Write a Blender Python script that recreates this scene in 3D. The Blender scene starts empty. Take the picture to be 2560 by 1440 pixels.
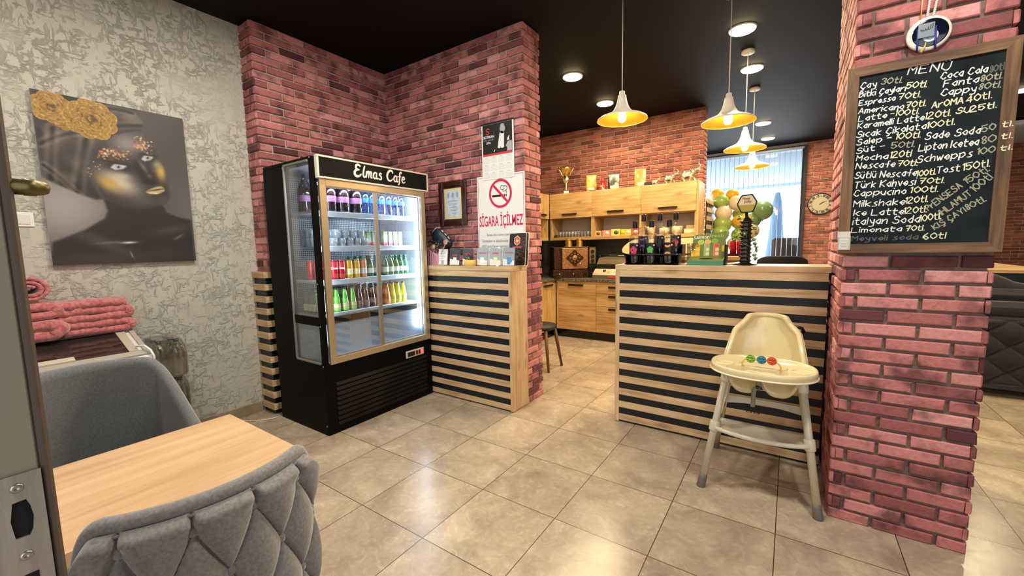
import bpy, bmesh, math, random
import numpy as np
from mathutils import Matrix, Vector, Euler
SC = bpy.context.scene
COL = SC.collection
PI = math.pi
random.seed(7)
rng = np.random.default_rng(7)

# ---------------------------------------------------------------- camera
cam_d = bpy.data.cameras.new('camera')
cam = bpy.data.objects.new('camera', cam_d)
COL.objects.link(cam)
_R = Vector((0.82637, 0.56277, -0.01990)); _D = Vector((0.04073, -0.09498, -0.99465)); _F = Vector((-0.56165, 0.82114, -0.10141))
_m = Matrix((( _R.x, -_D.x, -_F.x, 1.35829), (_R.y, -_D.y, -_F.y, -1.21014), (_R.z, -_D.z, -_F.z, 1.33602), (0, 0, 0, 1)))
cam.matrix_world = _m
cam_d.sensor_width = 36.0
cam_d.lens = 36.0 * 1020.55 / 2560.0
cam_d.clip_start = 0.02
SC.camera = cam

# ---------------------------------------------------------------- world, daylight, exposure
SC.view_settings.view_transform = 'Standard'
SC.view_settings.look = 'None'
SC.view_settings.gamma = 1.0
SC.view_settings.exposure = 0.0
SC.view_settings.use_curve_mapping = False
SC.cycles.use_denoising = True
SC.cycles.max_bounces = 8
SC.cycles.diffuse_bounces = 4
SC.cycles.glossy_bounces = 3
SC.cycles.transmission_bounces = 6
SC.cycles.transparent_max_bounces = 40
SC.cycles.sample_clamp_indirect = 6.0
SC.cycles.caustics_reflective = False
SC.cycles.caustics_refractive = False

W = bpy.data.worlds.new('daylight'); SC.world = W; W.use_nodes = True
W.node_tree.nodes['Background'].inputs[0].default_value = (0.93, 0.96, 1.0, 1)
W.node_tree.nodes['Background'].inputs[1].default_value = 5.5

def area(name, loc, target, sx, sy, power, color, shape='RECTANGLE', spread=PI):
    d = bpy.data.lights.new(name, 'AREA'); d.shape = shape; d.size = sx; d.size_y = sy
    d.energy = power; d.color = color; d.spread = spread
    o = bpy.data.objects.new(name, d); COL.objects.link(o); o.location = loc
    v = Vector(target) - Vector(loc)
    o.rotation_euler = v.to_track_quat('-Z', 'Y').to_euler()
    return o
# daylight through the shop front behind the camera, and through the far window
area('storefront_daylight', (1.6, -3.1, 1.7), (-0.6, 2.0, 1.5), 6.5, 2.6, 95, (0.93, 0.96, 1.0))
area('window_daylight', (0.7, 7.86, 1.9), (0.9, 0.0, 0.8), 1.5, 2.0, 40, (0.90, 0.95, 1.0))
WARM = (1.0, 0.81, 0.51)
NEUTRAL = (1.0, 0.93, 0.84)

# ---------------------------------------------------------------- helpers
def S(h, a=1.0):
    h = h.lstrip('#'); c = [int(h[i:i+2], 16) / 255 for i in (0, 2, 4)]
    c = [x / 12.92 if x <= 0.04045 else ((x + 0.055) / 1.055) ** 2.4 for x in c]
    return (c[0], c[1], c[2], a)

def tag(o, label=None, cat=None, group=None, kind=None):
    if label: o['label'] = label
    if cat: o['category'] = cat
    if group: o['group'] = group
    if kind: o['kind'] = kind
    return o

def thing(name, label, cat, loc=(0, 0, 0), rz=0.0, group=None):
    o = bpy.data.objects.new(name, None); COL.objects.link(o)
    o.empty_display_size = 0.05
    o.location = loc; o.rotation_euler = (0, 0, rz)
    return tag(o, label, cat, group)

KIDS = {}
def put(o, parent):
    COL.objects.link(o)
    if parent is not None:
        o.parent = parent; KIDS.setdefault(parent.name, []).append(o)
    return o

def copy_tree(src, loc=None, rz=None, label=None, group=None, parent=None):
    c = src.copy(); put(c, parent)
    if loc is not None: c.location = loc
    if rz is not None: c.rotation_euler = (0, 0, rz)
    if label: c['label'] = label
    if group: c['group'] = group
    for k in KIDS.get(src.name, []): copy_tree(k, parent=c)
    return c

ORD = ['first', 'second', 'third', 'fourth', 'fifth', 'sixth', 'seventh', 'eighth', 'ninth', 'tenth']
NUM = ['zero', 'one', 'two', 'three', 'four', 'five', 'six', 'seven', 'eight', 'nine', 'ten', 'eleven', 'twelve']
def nth(i, n):
    if i == 0: return 'leftmost'
    if i == n - 1: return 'rightmost'
    return ORD[i] + ' from left'

class MB:
    """collects geometry for ONE mesh object; T moves what is added next"""
    def __init__(s): s.v = []; s.f = []; s.mi = []; s.sm = []; s.T = Matrix.Identity(4); s.m = 0; s.smooth = False; s.uvs = None
    def add(s, vs, fs, smooth=None):
        b = len(s.v); T = s.T
        s.v += [tuple(T @ Vector(p)) for p in vs]
        s.f += [tuple(i + b for i in f) for f in fs]
        s.mi += [s.m] * len(fs); s.sm += [s.smooth if smooth is None else smooth] * len(fs)
        return s
    def box(s, a, b, bev=0.0):
        x0, x1 = sorted((a[0], b[0])); y0, y1 = sorted((a[1], b[1])); z0, z1 = sorted((a[2], b[2]))
        if bev <= 0:
            v = [(x, y, z) for x in (x0, x1) for y in (y0, y1) for z in (z0, z1)]
            return s.add(v, [(0, 1, 3, 2), (4, 6, 7, 5), (0, 4, 5, 1), (2, 3, 7, 6), (0, 2, 6, 4), (1, 5, 7, 3)], False)
        c = min(bev, (x1-x0)/2.01, (y1-y0)/2.01, (z1-z0)/2.01)
        v = []; idx = {}
        for i, sx in enumerate((x0, x1)):
            for j, sy in enumerate((y0, y1)):
                for k, sz in enumerate((z0, z1)):
                    dx = c if i == 0 else -c; dy = c if j == 0 else -c; dz = c if k == 0 else -c
                    idx[i, j, k] = len(v)
                    v += [(sx, sy+dy, sz+dz), (sx+dx, sy, sz+dz), (sx+dx, sy+dy, sz)]
        F = []
        for i in (0, 1):
            q = [idx[i, 0, 0], idx[i, 1, 0], idx[i, 1, 1], idx[i, 0, 1]]; F.append(q if i else q[::-1])
            q = [idx[0, i, 0]+1, idx[0, i, 1]+1, idx[1, i, 1]+1, idx[1, i, 0]+1]; F.append(q if i else q[::-1])
            q = [idx[0, 0, i]+2, idx[1, 0, i]+2, idx[1, 1, i]+2, idx[0, 1, i]+2]; F.append(q if i else q[::-1])
        for i in (0, 1):
            for j in (0, 1):
                p, q = idx[i, j, 0], idx[i, j, 1]; F.append((p, p+1, q+1, q))
                p, q = idx[i, 0, j], idx[i, 1, j]; F.append((p, p+2, q+2, q))
                p, q = idx[0, i, j], idx[1, i, j]; F.append((p+1, p+2, q+2, q+1))
        for (i, j, k), p in idx.items(): F.append((p, p+1, p+2))
        return s.add(v, F, False)
    def lathe(s, prof, n=24, smooth=True, cap=True):
        """prof: list of (r, z) bottom to top"""
        v = []; F = []
        for r, z in prof:
            for i in range(n):
                a = 2*PI*i/n; v.append((r*math.cos(a), r*math.sin(a), z))
        for k in range(len(prof)-1):
            for i in range(n):
                j = (i+1) % n; F.append((k*n+i, k*n+j, (k+1)*n+j, (k+1)*n+i))
        s.add(v, F, smooth)
        if cap:
            b = len(s.v) - len(v)
            for k, fl in ((0, True), (len(prof)-1, False)):
                if prof[k][0] > 1e-6:
                    r = [b + k*n + i for i in range(n)]
                    s.f.append(tuple(r[::-1] if fl else r)); s.mi.append(s.m); s.sm.append(False)
        return s
    def cyl(s, p, q, r, r2=None, n=16, smooth=True):
        p = Vector(p); q = Vector(q); d = q-p
        if d.length < 1e-9: return s
        r2 = r if r2 is None else r2
        rot = d.to_track_quat('Z', 'Y').to_matrix()
        v = []
        for c, rr in ((p, r), (q, r2)):
            for i in range(n):
                a = 2*PI*i/n; v.append(tuple(c + rot @ Vector((rr*math.cos(a), rr*math.sin(a), 0))))
        F = [(i, (i+1) % n, n+(i+1) % n, n+i) for i in range(n)]
        s.add(v, F, smooth)
        b = len(s.v)-2*n
        s.f += [tuple(b+i for i in range(n))[::-1], tuple(b+n+i for i in range(n))]; s.mi += [s.m]*2; s.sm += [False]*2
        return s
    def tube(s, pts, r, n=10, closed=False, smooth=True):
        pts = [Vector(p) for p in pts]; m = len(pts)
        rr = r if isinstance(r, (list, tuple)) else [r]*m
        v = []; up = None
        for i, p in enumerate(pts):
            t = (pts[(i+1) % m]-pts[i-1]) if closed else (pts[min(i+1, m-1)]-pts[max(i-1, 0)])
            t.normalize()
            if up is None:
                up = Vector((0, 0, 1)) if abs(t.z) < 0.9 else Vector((1, 0, 0))
            a = t.cross(up)
            if a.length < 1e-6: a = t.cross(Vector((0, 1, 0)))
            a.normalize(); up = a.cross(t).normalized()
            for k in range(n):
                w = 2*PI*k/n; v.append(tuple(p + (a*math.cos(w)+up*math.sin(w))*rr[i]))
        F = []
        for i in range(m if closed else m-1):
            j = (i+1) % m
            for k in range(n):
                l = (k+1) % n; F.append((i*n+k, i*n+l, j*n+l, j*n+k))
        s.add(v, F, smooth)
        if not closed:
            b = len(s.v)-len(v)
            s.f += [tuple(b+k for k in range(n))[::-1], tuple(b+(m-1)*n+k for k in range(n))]; s.mi += [s.m]*2; s.sm += [False]*2
        return s
    def prism(s, poly, h0, h1, axis='z'):
        """poly: 2D outline; extruded along axis from h0 to h1"""
        def P(u, w, h): return {'z': (u, w, h), 'y': (u, h, w), 'x': (h, u, w)}[axis]
        n = len(poly)
        v = [P(u, w, h0) for u, w in poly] + [P(u, w, h1) for u, w in poly]
        F = [tuple(range(n))[::-1], tuple(range(n, 2*n))] + [(i, (i+1) % n, n+(i+1) % n, n+i) for i in range(n)]
        return s.add(v, F, False)
    def ball(s, c, r, n=16, m=10, sc=(1, 1, 1)):
        v = []; F = []
        for k in range(m+1):
            ph = PI*k/m
            for i in range(n):
                a = 2*PI*i/n
                v.append((c[0]+sc[0]*r*math.sin(ph)*math.cos(a), c[1]+sc[1]*r*math.sin(ph)*math.sin(a), c[2]-sc[2]*r*math.cos(ph)))
        for k in range(m):
            for i in range(n):
                j = (i+1) % n; F.append((k*n+i, k*n+j, (k+1)*n+j, (k+1)*n+i))
        return s.add(v, F, True)
    def grid(s, P, nu, nv, smooth=True, closed_u=False):
        """P[j][i] rows"""
        v = [p for row in P for p in row]; F = []
        for j in range(nv-1):
            for i in range(nu if closed_u else nu-1):
                k = (i+1) % nu
                F.append((j*nu+i, j*nu+k, (j+1)*nu+k, (j+1)*nu+i))
        return s.add(v, F, smooth)
    def build(s, name, mats, parent=None, loc=None, rz=None, weld=False, mods=None):
        me = bpy.data.meshes.new(name)
        me.from_pydata(s.v, [], s.f)
        for m in (mats if isinstance(mats, (list, tuple)) else [mats]): me.materials.append(m)
        me.polygons.foreach_set('material_index', s.mi)
        me.polygons.foreach_set('use_smooth', s.sm)
        bm = bmesh.new(); bm.from_mesh(me)
        if weld: bmesh.ops.remove_doubles(bm, verts=bm.verts, dist=weld if weld is not True else 1e-5)
        bmesh.ops.recalc_face_normals(bm, faces=bm.faces)
        bm.to_mesh(me); bm.free()
        me.update()
        o = bpy.data.objects.new(name, me); put(o, parent)
        if loc is not None: o.location = loc
        if rz is not None: o.rotation_euler = (0, 0, rz)
        return o

def struct(o):
    o['kind'] = 'structure'; return o

def rrect(w, h, r, n=5, cx=0, cy=0):
    pts = []
    for sx, sy, a0 in ((1, 1, 0), (-1, 1, 90), (-1, -1, 180), (1, -1, 270)):
        for i in range(n+1):
            a = math.radians(a0 + 90*i/n)
            pts.append((cx+sx*(w/2-r)+r*math.cos(a), cy+sy*(h/2-r)+r*math.sin(a)))
    return pts

# ---- flat lettering as mesh
def text_mesh(body, name, mat, parent, origin, u, w, width=None, height=None, align='C', shear=0.0, off=0.0, ext=0.0006, extra=None):
    """built-in font; u: reading direction, w: up direction (unit vectors); origin: centre (C) or left baseline (L)"""
    cu = bpy.data.curves.new('t', 'FONT'); cu.body = body; cu.size = 1.0; cu.shear = shear; cu.offset = off; cu.extrude = 0.0
    cu.resolution_u = 3
    ob = bpy.data.objects.new('t', cu); COL.objects.link(ob)
    dg = bpy.context.evaluated_depsgraph_get(); dg.update()
    me = bpy.data.meshes.new_from_object(ob.evaluated_get(dg))
    bpy.data.objects.remove(ob); bpy.data.curves.remove(cu)
    n = len(me.vertices)
    co = np.zeros(n*3); me.vertices.foreach_get('co', co); co = co.reshape(-1, 3)
    if n == 0: return None
    mn = co.min(0); mx = co.max(0); sx = sy = None
    if width: sx = width/max(mx[0]-mn[0], 1e-6)
    if height: sy = height/max(mx[1]-mn[1], 1e-6)
    sx = sx or sy; sy = sy or sx
    if align == 'C': co[:, 0] -= (mx[0]+mn[0])/2; co[:, 1] -= (mx[1]+mn[1])/2
    else: co[:, 0] -= mn[0]
    u = np.array(u, float); w = np.array(w, float); nrm = np.cross(u, w)
    P = np.array(origin)+np.outer(co[:, 0]*sx, u)+np.outer(co[:, 1]*sy, w)+np.outer(np.full(n, ext), nrm)
    me.vertices.foreach_set('co', P.ravel()); me.update()
    me.materials.clear(); me.materials.append(mat)
    me.name = name
    o = bpy.data.objects.new(name, me); put(o, parent)
    return o

# ---- materials
MATS = {}
def nodes(name):
    m = bpy.data.materials.new(name); m.use_nodes = True
    nt = m.node_tree; return m, nt, nt.nodes['Principled BSDF']
def N(nt, t, **kw):
    n = nt.nodes.new(t)
    for k, v in kw.items():
        if hasattr(n, k): setattr(n, k, v)
    return n
def P_(name, col, rough=0.5, metal=0.0, spec=0.5, trans=0.0, alpha=1.0, emis=None, es=0.0, coat=0.0, sheen=0.0):
    if name in MATS: return MATS[name]
    m, nt, b = nodes(name)
    b.inputs['Base Color'].default_value = S(col) if isinstance(col, str) else col
    b.inputs['Roughness'].default_value = rough; b.inputs['Metallic'].default_value = metal
    b.inputs['Specular IOR Level'].default_value = spec
    b.inputs['Transmission Weight'].default_value = trans; b.inputs['Alpha'].default_value = alpha
    b.inputs['Coat Weight'].default_value = coat; b.inputs['Sheen Weight'].default_value = sheen
    if emis:
        b.inputs['Emission Color'].default_value = S(emis) if isinstance(emis, str) else emis
        b.inputs['Emission Strength'].default_value = es
    MATS[name] = m; return m
def thin_glass(name, col='#ffffff', gl=0.08, rough=0.02):
    """thin clear sheet: mostly transparent with a glossy coat"""
    if name in MATS: return MATS[name]
    m = bpy.data.materials.new(name); m.use_nodes = True; nt = m.node_tree; nt.nodes.clear()
    o = N(nt, 'ShaderNodeOutputMaterial'); mx = N(nt, 'ShaderNodeMixShader'); tr = N(nt, 'ShaderNodeBsdfTransparent'); g = N(nt, 'ShaderNodeBsdfGlossy')
    lw = N(nt, 'ShaderNodeLayerWeight'); lw.inputs[0].default_value = 0.25
    mr = N(nt, 'ShaderNodeMapRange'); mr.inputs['To Min'].default_value = gl; mr.inputs['To Max'].default_value = min(1, gl+0.55)
    tr.inputs[0].default_value = S(col); g.inputs['Roughness'].default_value = rough
    nt.links.new(lw.outputs['Facing'], mr.inputs['Value']); nt.links.new(mr.outputs[0], mx.inputs[0])
    nt.links.new(tr.outputs[0], mx.inputs[1]); nt.links.new(g.outputs[0], mx.inputs[2]); nt.links.new(mx.outputs[0], o.inputs[0])
    MATS[name] = m; return m
def white_glass(name, col='#f4f7fa', white=0.22, gl=0.12):
    """clear pressed glass that catches light: transparent, glossy, and a little scattering"""
    if name in MATS: return MATS[name]
    m = thin_glass(name, col, gl, 0.05); nt = m.node_tree; out = [n for n in nt.nodes if n.type == 'OUTPUT_MATERIAL'][0]; src = out.inputs[0].links[0].from_socket
    d = N(nt, 'ShaderNodeBsdfTranslucent'); d.inputs[0].default_value = S(col); d2 = N(nt, 'ShaderNodeBsdfDiffuse'); d2.inputs[0].default_value = S(col)
    a = N(nt, 'ShaderNodeMixShader'); a.inputs[0].default_value = 0.5; nt.links.new(d.outputs[0], a.inputs[1]); nt.links.new(d2.outputs[0], a.inputs[2])
    x = N(nt, 'ShaderNodeMixShader'); x.inputs[0].default_value = white; nt.links.new(src, x.inputs[1]); nt.links.new(a.outputs[0], x.inputs[2]); nt.links.new(x.outputs[0], out.inputs[0])
    return m
def noise_mat(name, c1, c2, scale=8.0, rough=0.6, bump=0.0, bscale=None, detail=6, metal=0.0, stretch=(1, 1, 1), lo=0.35, hi=0.65, coord='Object', sheen=0.0, spec=0.5, bdist=0.01):
    if name in MATS: return MATS[name]
    m, nt, b = nodes(name)
    tc = N(nt, 'ShaderNodeTexCoord'); mp = N(nt, 'ShaderNodeMapping'); mp.inputs['Scale'].default_value = stretch
    nz = N(nt, 'ShaderNodeTexNoise'); nz.inputs['Scale'].default_value = scale; nz.inputs['Detail'].default_value = detail
    cr = N(nt, 'ShaderNodeValToRGB'); cr.color_ramp.elements[0].position = lo; cr.color_ramp.elements[1].position = hi
    cr.color_ramp.elements[0].color = S(c1); cr.color_ramp.elements[1].color = S(c2)
    L = nt.links.new
    L(tc.outputs[coord], mp.inputs[0]); L(mp.outputs[0], nz.inputs['Vector']); L(nz.outputs['Fac'], cr.inputs[0]); L(cr.outputs[0], b.inputs['Base Color'])
    b.inputs['Roughness'].default_value = rough; b.inputs['Metallic'].default_value = metal; b.inputs['Sheen Weight'].default_value = sheen
    b.inputs['Specular IOR Level'].default_value = spec
    if bump:
        n2 = N(nt, 'ShaderNodeTexNoise'); n2.inputs['Scale'].default_value = bscale or scale*4; n2.inputs['Detail'].default_value = 4
        bp = N(nt, 'ShaderNodeBump'); bp.inputs['Strength'].default_value = bump; bp.inputs['Distance'].default_value = bdist
        L(mp.outputs[0], n2.inputs['Vector']); L(n2.outputs['Fac'], bp.inputs['Height']); L(bp.outputs[0], b.inputs['Normal'])
    MATS[name] = m; return m
# ---------------------------------------------------------------- surface materials
def wood(name, c_dark, c_mid, c_light, axis='x', rough=0.45, scale=1.0, bump=0.05):
    """oak-look laminate: long grain, soft cloudy tone and a few knots"""
    if name in MATS: return MATS[name]
    m, nt, b = nodes(name); L = nt.links.new
    tc = N(nt, 'ShaderNodeTexCoord'); mp = N(nt, 'ShaderNodeMapping')
    s = {'x': (1.2, 22, 22), 'y': (22, 1.2, 22), 'z': (22, 22, 1.2)}[axis]
    mp.inputs['Scale'].default_value = tuple(k*scale for k in s)
    n1 = N(nt, 'ShaderNodeTexNoise'); n1.inputs['Scale'].default_value = 2.0; n1.inputs['Detail'].default_value = 8; n1.inputs['Distortion'].default_value = 0.6
    mp2 = N(nt, 'ShaderNodeMapping'); s2 = {'x': (1.5, 5, 5), 'y': (5, 1.5, 5), 'z': (5, 5, 1.5)}[axis]
    mp2.inputs['Scale'].default_value = tuple(k*scale for k in s2)
    n2 = N(nt, 'ShaderNodeTexNoise'); n2.inputs['Scale'].default_value = 1.6; n2.inputs['Detail'].default_value = 5
    add = N(nt, 'ShaderNodeMath', operation='MULTIPLY_ADD'); add.inputs[1].default_value = 0.55; 
    cr = N(nt, 'ShaderNodeValToRGB'); e = cr.color_ramp.elements
    e[0].position = 0.40; e[0].color = S(c_dark); e[1].position = 0.72; e[1].color = S(c_light)
    x = e.new(0.54); x.color = S(c_mid)
    half = N(nt, 'ShaderNodeMath', operation='MULTIPLY'); half.inputs[1].default_value = 0.5
    L(tc.outputs['Object'], mp.inputs[0]); L(tc.outputs['Object'], mp2.inputs[0]); L(mp.outputs[0], n1.inputs['Vector']); L(mp2.outputs[0], n2.inputs['Vector'])
    L(n2.outputs['Fac'], half.inputs[0]); L(n1.outputs['Fac'], add.inputs[0]); L(half.outputs[0], add.inputs[2])
    L(add.outputs[0], cr.inputs[0])
    # knots
    vo = N(nt, 'ShaderNodeTexVoronoi'); vo.inputs['Scale'].default_value = 1.0
    mp3 = N(nt, 'ShaderNodeMapping'); s3 = {'x': (2.2, 7, 7), 'y': (7, 2.2, 7), 'z': (7, 7, 2.2)}[axis]; mp3.inputs['Scale'].default_value = tuple(k*scale for k in s3)
    kr = N(nt, 'ShaderNodeValToRGB'); kr.color_ramp.elements[0].position = 0.05; kr.color_ramp.elements[1].position = 0.17
    kr.color_ramp.elements[0].color = (0.30, 0.2, 0.12, 1); kr.color_ramp.elements[1].color = (1, 1, 1, 1)
    mul = N(nt, 'ShaderNodeMixRGB', blend_type='MULTIPLY'); mul.inputs[0].default_value = 0.55
    L(tc.outputs['Object'], mp3.inputs[0]); L(mp3.outputs[0], vo.inputs['Vector']); L(vo.outputs['Distance'], kr.inputs[0])
    L(cr.outputs[0], mul.inputs[1]); L(kr.outputs[0], mul.inputs[2]); L(mul.outputs[0], b.inputs['Base Color'])
    b.inputs['Roughness'].default_value = rough
    bp = N(nt, 'ShaderNodeBump'); bp.inputs['Strength'].default_value = bump; bp.inputs['Distance'].default_value = 0.002
    L(n1.outputs['Fac'], bp.inputs['Height']); L(bp.outputs[0], b.inputs['Normal'])
    MATS[name] = m; return m
OAK_X = wood('oak_x', '#b3936c', '#d0b088', '#e2c8a2', 'x')
OAK_Z = wood('oak_z', '#b3936c', '#d0b088', '#e2c8a2', 'z')
OAK_Y = wood('oak_y', '#b3936c', '#d0b088', '#e2c8a2', 'y')
KOAK_X = wood('warm_lit_oak_x', '#a9834f', '#c69e66', '#d9b884', 'x')  # same oak, with the kitchen's warm light put into the colours
KOAK_Z = wood('warm_lit_oak_z', '#a9834f', '#c69e66', '#d9b884', 'z')
TABLE_W = wood('table_oak', '#bd9a72', '#ceaa82', '#dab992', 'y', rough=0.35, scale=0.8)
FRAME_W = wood('walnut_stain', '#4a3320', '#6e4f32', '#8a6a48', 'x', rough=0.55, scale=1.5)
FRAME_WZ = wood('walnut_stain_z', '#4a3320', '#6e4f32', '#8a6a48', 'z', rough=0.55, scale=1.5)
BLACK_LAM = noise_mat('black_laminate', '#0a1016', '#121b24', 14, 0.42, 0.05, stretch=(1, 6, 6))
BLACK = P_('black_paint', '#0b0c0f', 0.35)
BLACK_GLOSS = P_('black_gloss', '#08080a', 0.12)
BLACK_PL = P_('black_plastic', '#101113', 0.45)
WHITE_P = P_('white_plastic', '#e9e9e6', 0.35)
WHITE_PAPER = P_('white_paper', '#eeeeec', 0.7)
CHROME = P_('chrome', '#d8d8d8', 0.15, 1.0)
STEEL = P_('brushed_steel', '#b9b6b0', 0.35, 1.0)
ALU_CHAMP = P_('champagne_aluminium', '#cdbd9c', 0.38, 0.75)
ALU_GREY = P_('grey_aluminium', '#a9a6a0', 0.4, 0.8)
GOLD = P_('gold', '#e8c15a', 0.18, 1.0)
CLEAR = thin_glass('clear_glass', '#f4f8fa', 0.05)
CLEAR_B = thin_glass('bottle_glass', '#f2f5f4', 0.10)

def brick_mat(name, ramp, burnt, amount=0.55, rough=0.82):
    m, nt, b = nodes(name); L = nt.links.new
    at = N(nt, 'ShaderNodeAttribute'); at.attribute_name = 'tone'
    cr = N(nt, 'ShaderNodeValToRGB'); el = cr.color_ramp.elements
    for i, (p, c) in enumerate(ramp):
        e = el[i] if i < 2 else el.new(p)
        e.position = p; e.color = S(c)
    tc = N(nt, 'ShaderNodeTexCoord'); nz = N(nt, 'ShaderNodeTexNoise'); nz.inputs['Scale'].default_value = 9; nz.inputs['Detail'].default_value = 6
    n3 = N(nt, 'ShaderNodeTexNoise'); n3.inputs['Scale'].default_value = 60; n3.inputs['Detail'].default_value = 5
    mr = N(nt, 'ShaderNodeMapRange'); mr.inputs['From Min'].default_value = 0.48; mr.inputs['From Max'].default_value = 0.66; mr.inputs['To Max'].default_value = amount
    mx = N(nt, 'ShaderNodeMixRGB'); mx.inputs[2].default_value = S(burnt)
    L(tc.outputs['Object'], nz.inputs['Vector']); L(tc.outputs['Object'], n3.inputs['Vector']); L(at.outputs['Fac'], cr.inputs[0]); L(nz.outputs['Fac'], mr.inputs['Value'])
    L(mr.outputs[0], mx.inputs[0]); L(cr.outputs[0], mx.inputs[1])
    m2 = N(nt, 'ShaderNodeMixRGB', blend_type='OVERLAY'); m2.inputs[0].default_value = 0.35
    L(mx.outputs[0], m2.inputs[1]); L(n3.outputs['Fac'], m2.inputs[2]); L(m2.outputs[0], b.inputs['Base Color'])
    bp = N(nt, 'ShaderNodeBump'); bp.inputs['Strength'].default_value = 0.5; bp.inputs['Distance'].default_value = 0.006
    n4 = N(nt, 'ShaderNodeTexNoise'); n4.inputs['Scale'].default_value = 40; n4.inputs['Detail'].default_value = 6; n4.inputs['Distortion'].default_value = 1.2
    L(tc.outputs['Object'], n4.inputs['Vector']); L(n4.outputs['Fac'], bp.inputs['Height']); L(bp.outputs[0], b.inputs['Normal'])
    b.inputs['Roughness'].default_value = rough
    return m
BRICK = brick_mat('red_brick', [(0.0, '#5f3236'), (1.0, '#dc9a98'), (0.35, '#a25f60'), (0.7, '#c67d7b')], '#4f2a30', 0.75)
BRICK_F = brick_mat('red_brick_far', [(0.0, '#7c4238'), (1.0, '#c27a62'), (0.5, '#a65f4e')], '#5e3028', 0.6)
MORTAR = noise_mat('mortar', '#a8988f', '#c6b7ae', 30, 0.9, 0.4, 80)
MORTAR_SHADE = noise_mat('mortar_shaded', '#6e5d55', '#84736a', 30, 0.9, 0.4, 80)  # pillar mortar: its shade is put into the darker brown

def brick_face(mb, tones, o, u, n, length, z0, z1, par=0, left_ext=(0, 0), right_ext=(0, 0), bl=0.199, bh=0.0478, j=0.0129, d=0.014, start=0.0, jit=0.0016, closed_l=False, closed_r=False):
    """bricks on one wall face. o: origin corner on the mortar plane, u: direction along it, n: outward normal.
    left_ext/right_ext: how far the bricks of (even, odd) courses reach past the two ends (corner bonding)"""
    o = Vector(o); u = Vector(u); n = Vector(n); zc = z0; k = 0
    while zc < z1 - 0.008:
        h = min(bh, z1 - zc)
        le = left_ext[k % 2]; re = right_ext[k % 2]
        off = ((k+par) % 2)*(bl+j)/2 + start
        x = -((off) % (bl+j))
        segs = []
        while x < length:
            a = max(x, 0.0); e = min(x+bl, length)
            if e-a > 0.018: segs.append([a, e])
            x += bl+j
        if segs:
            if segs[0][0] < 0.03: segs[0][0] = -le
            if length-segs[-1][1] < 0.03: segs[-1][1] = length+re
        for a, e in segs:
            q = [random.uniform(-jit, jit) for _ in range(10)]
            dd = d + random.uniform(-0.0015, 0.0022); b = 0.0045
            base = [o+u*a+Vector((0, 0, zc)), o+u*e+Vector((0, 0, zc)), o+u*e+Vector((0, 0, zc+h)), o+u*a+Vector((0, 0, zc+h))]
            base = [p+u*q[i]+Vector((0, 0, q[i+4])) for i, p in enumerate(base)]
            c = sum((Vector(p) for p in base), Vector())/4
            mid = [p+n*(dd-b) for p in base]; top = []
            for i, p in enumerate(base):
                su = 1 if i in (1, 2) else -1; sz = 1 if i > 1 else -1
                top.append(p - u*su*b - Vector((0, 0, sz*b)) + n*(dd+q[8]*0.5))
            mb.add(base+mid+top, [(0, 1, 5, 4), (1, 2, 6, 5), (2, 3, 7, 6), (3, 0, 4, 7), (4, 5, 9, 8), (5, 6, 10, 9), (6, 7, 11, 10), (7, 4, 8, 11), (8, 9, 10, 11)], False)
            t = min(1, max(0, random.gauss(0.55, 0.26)))
            tones += [t]*12
        zc += bh+j; k += 1

def brick_obj(name, mb, tones, parent, mat):
    me = bpy.data.meshes.new(name); me.from_pydata(mb.v, [], mb.f); me.materials.append(mat)
    a = me.attributes.new('tone', 'FLOAT', 'POINT'); a.data.foreach_set('value', np.array(tones, dtype=np.float32))
    me.polygons.foreach_set('use_smooth', [False]*len(me.polygons)); me.update()
    o = bpy.data.objects.new(name, me); put(o, parent); return o

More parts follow.
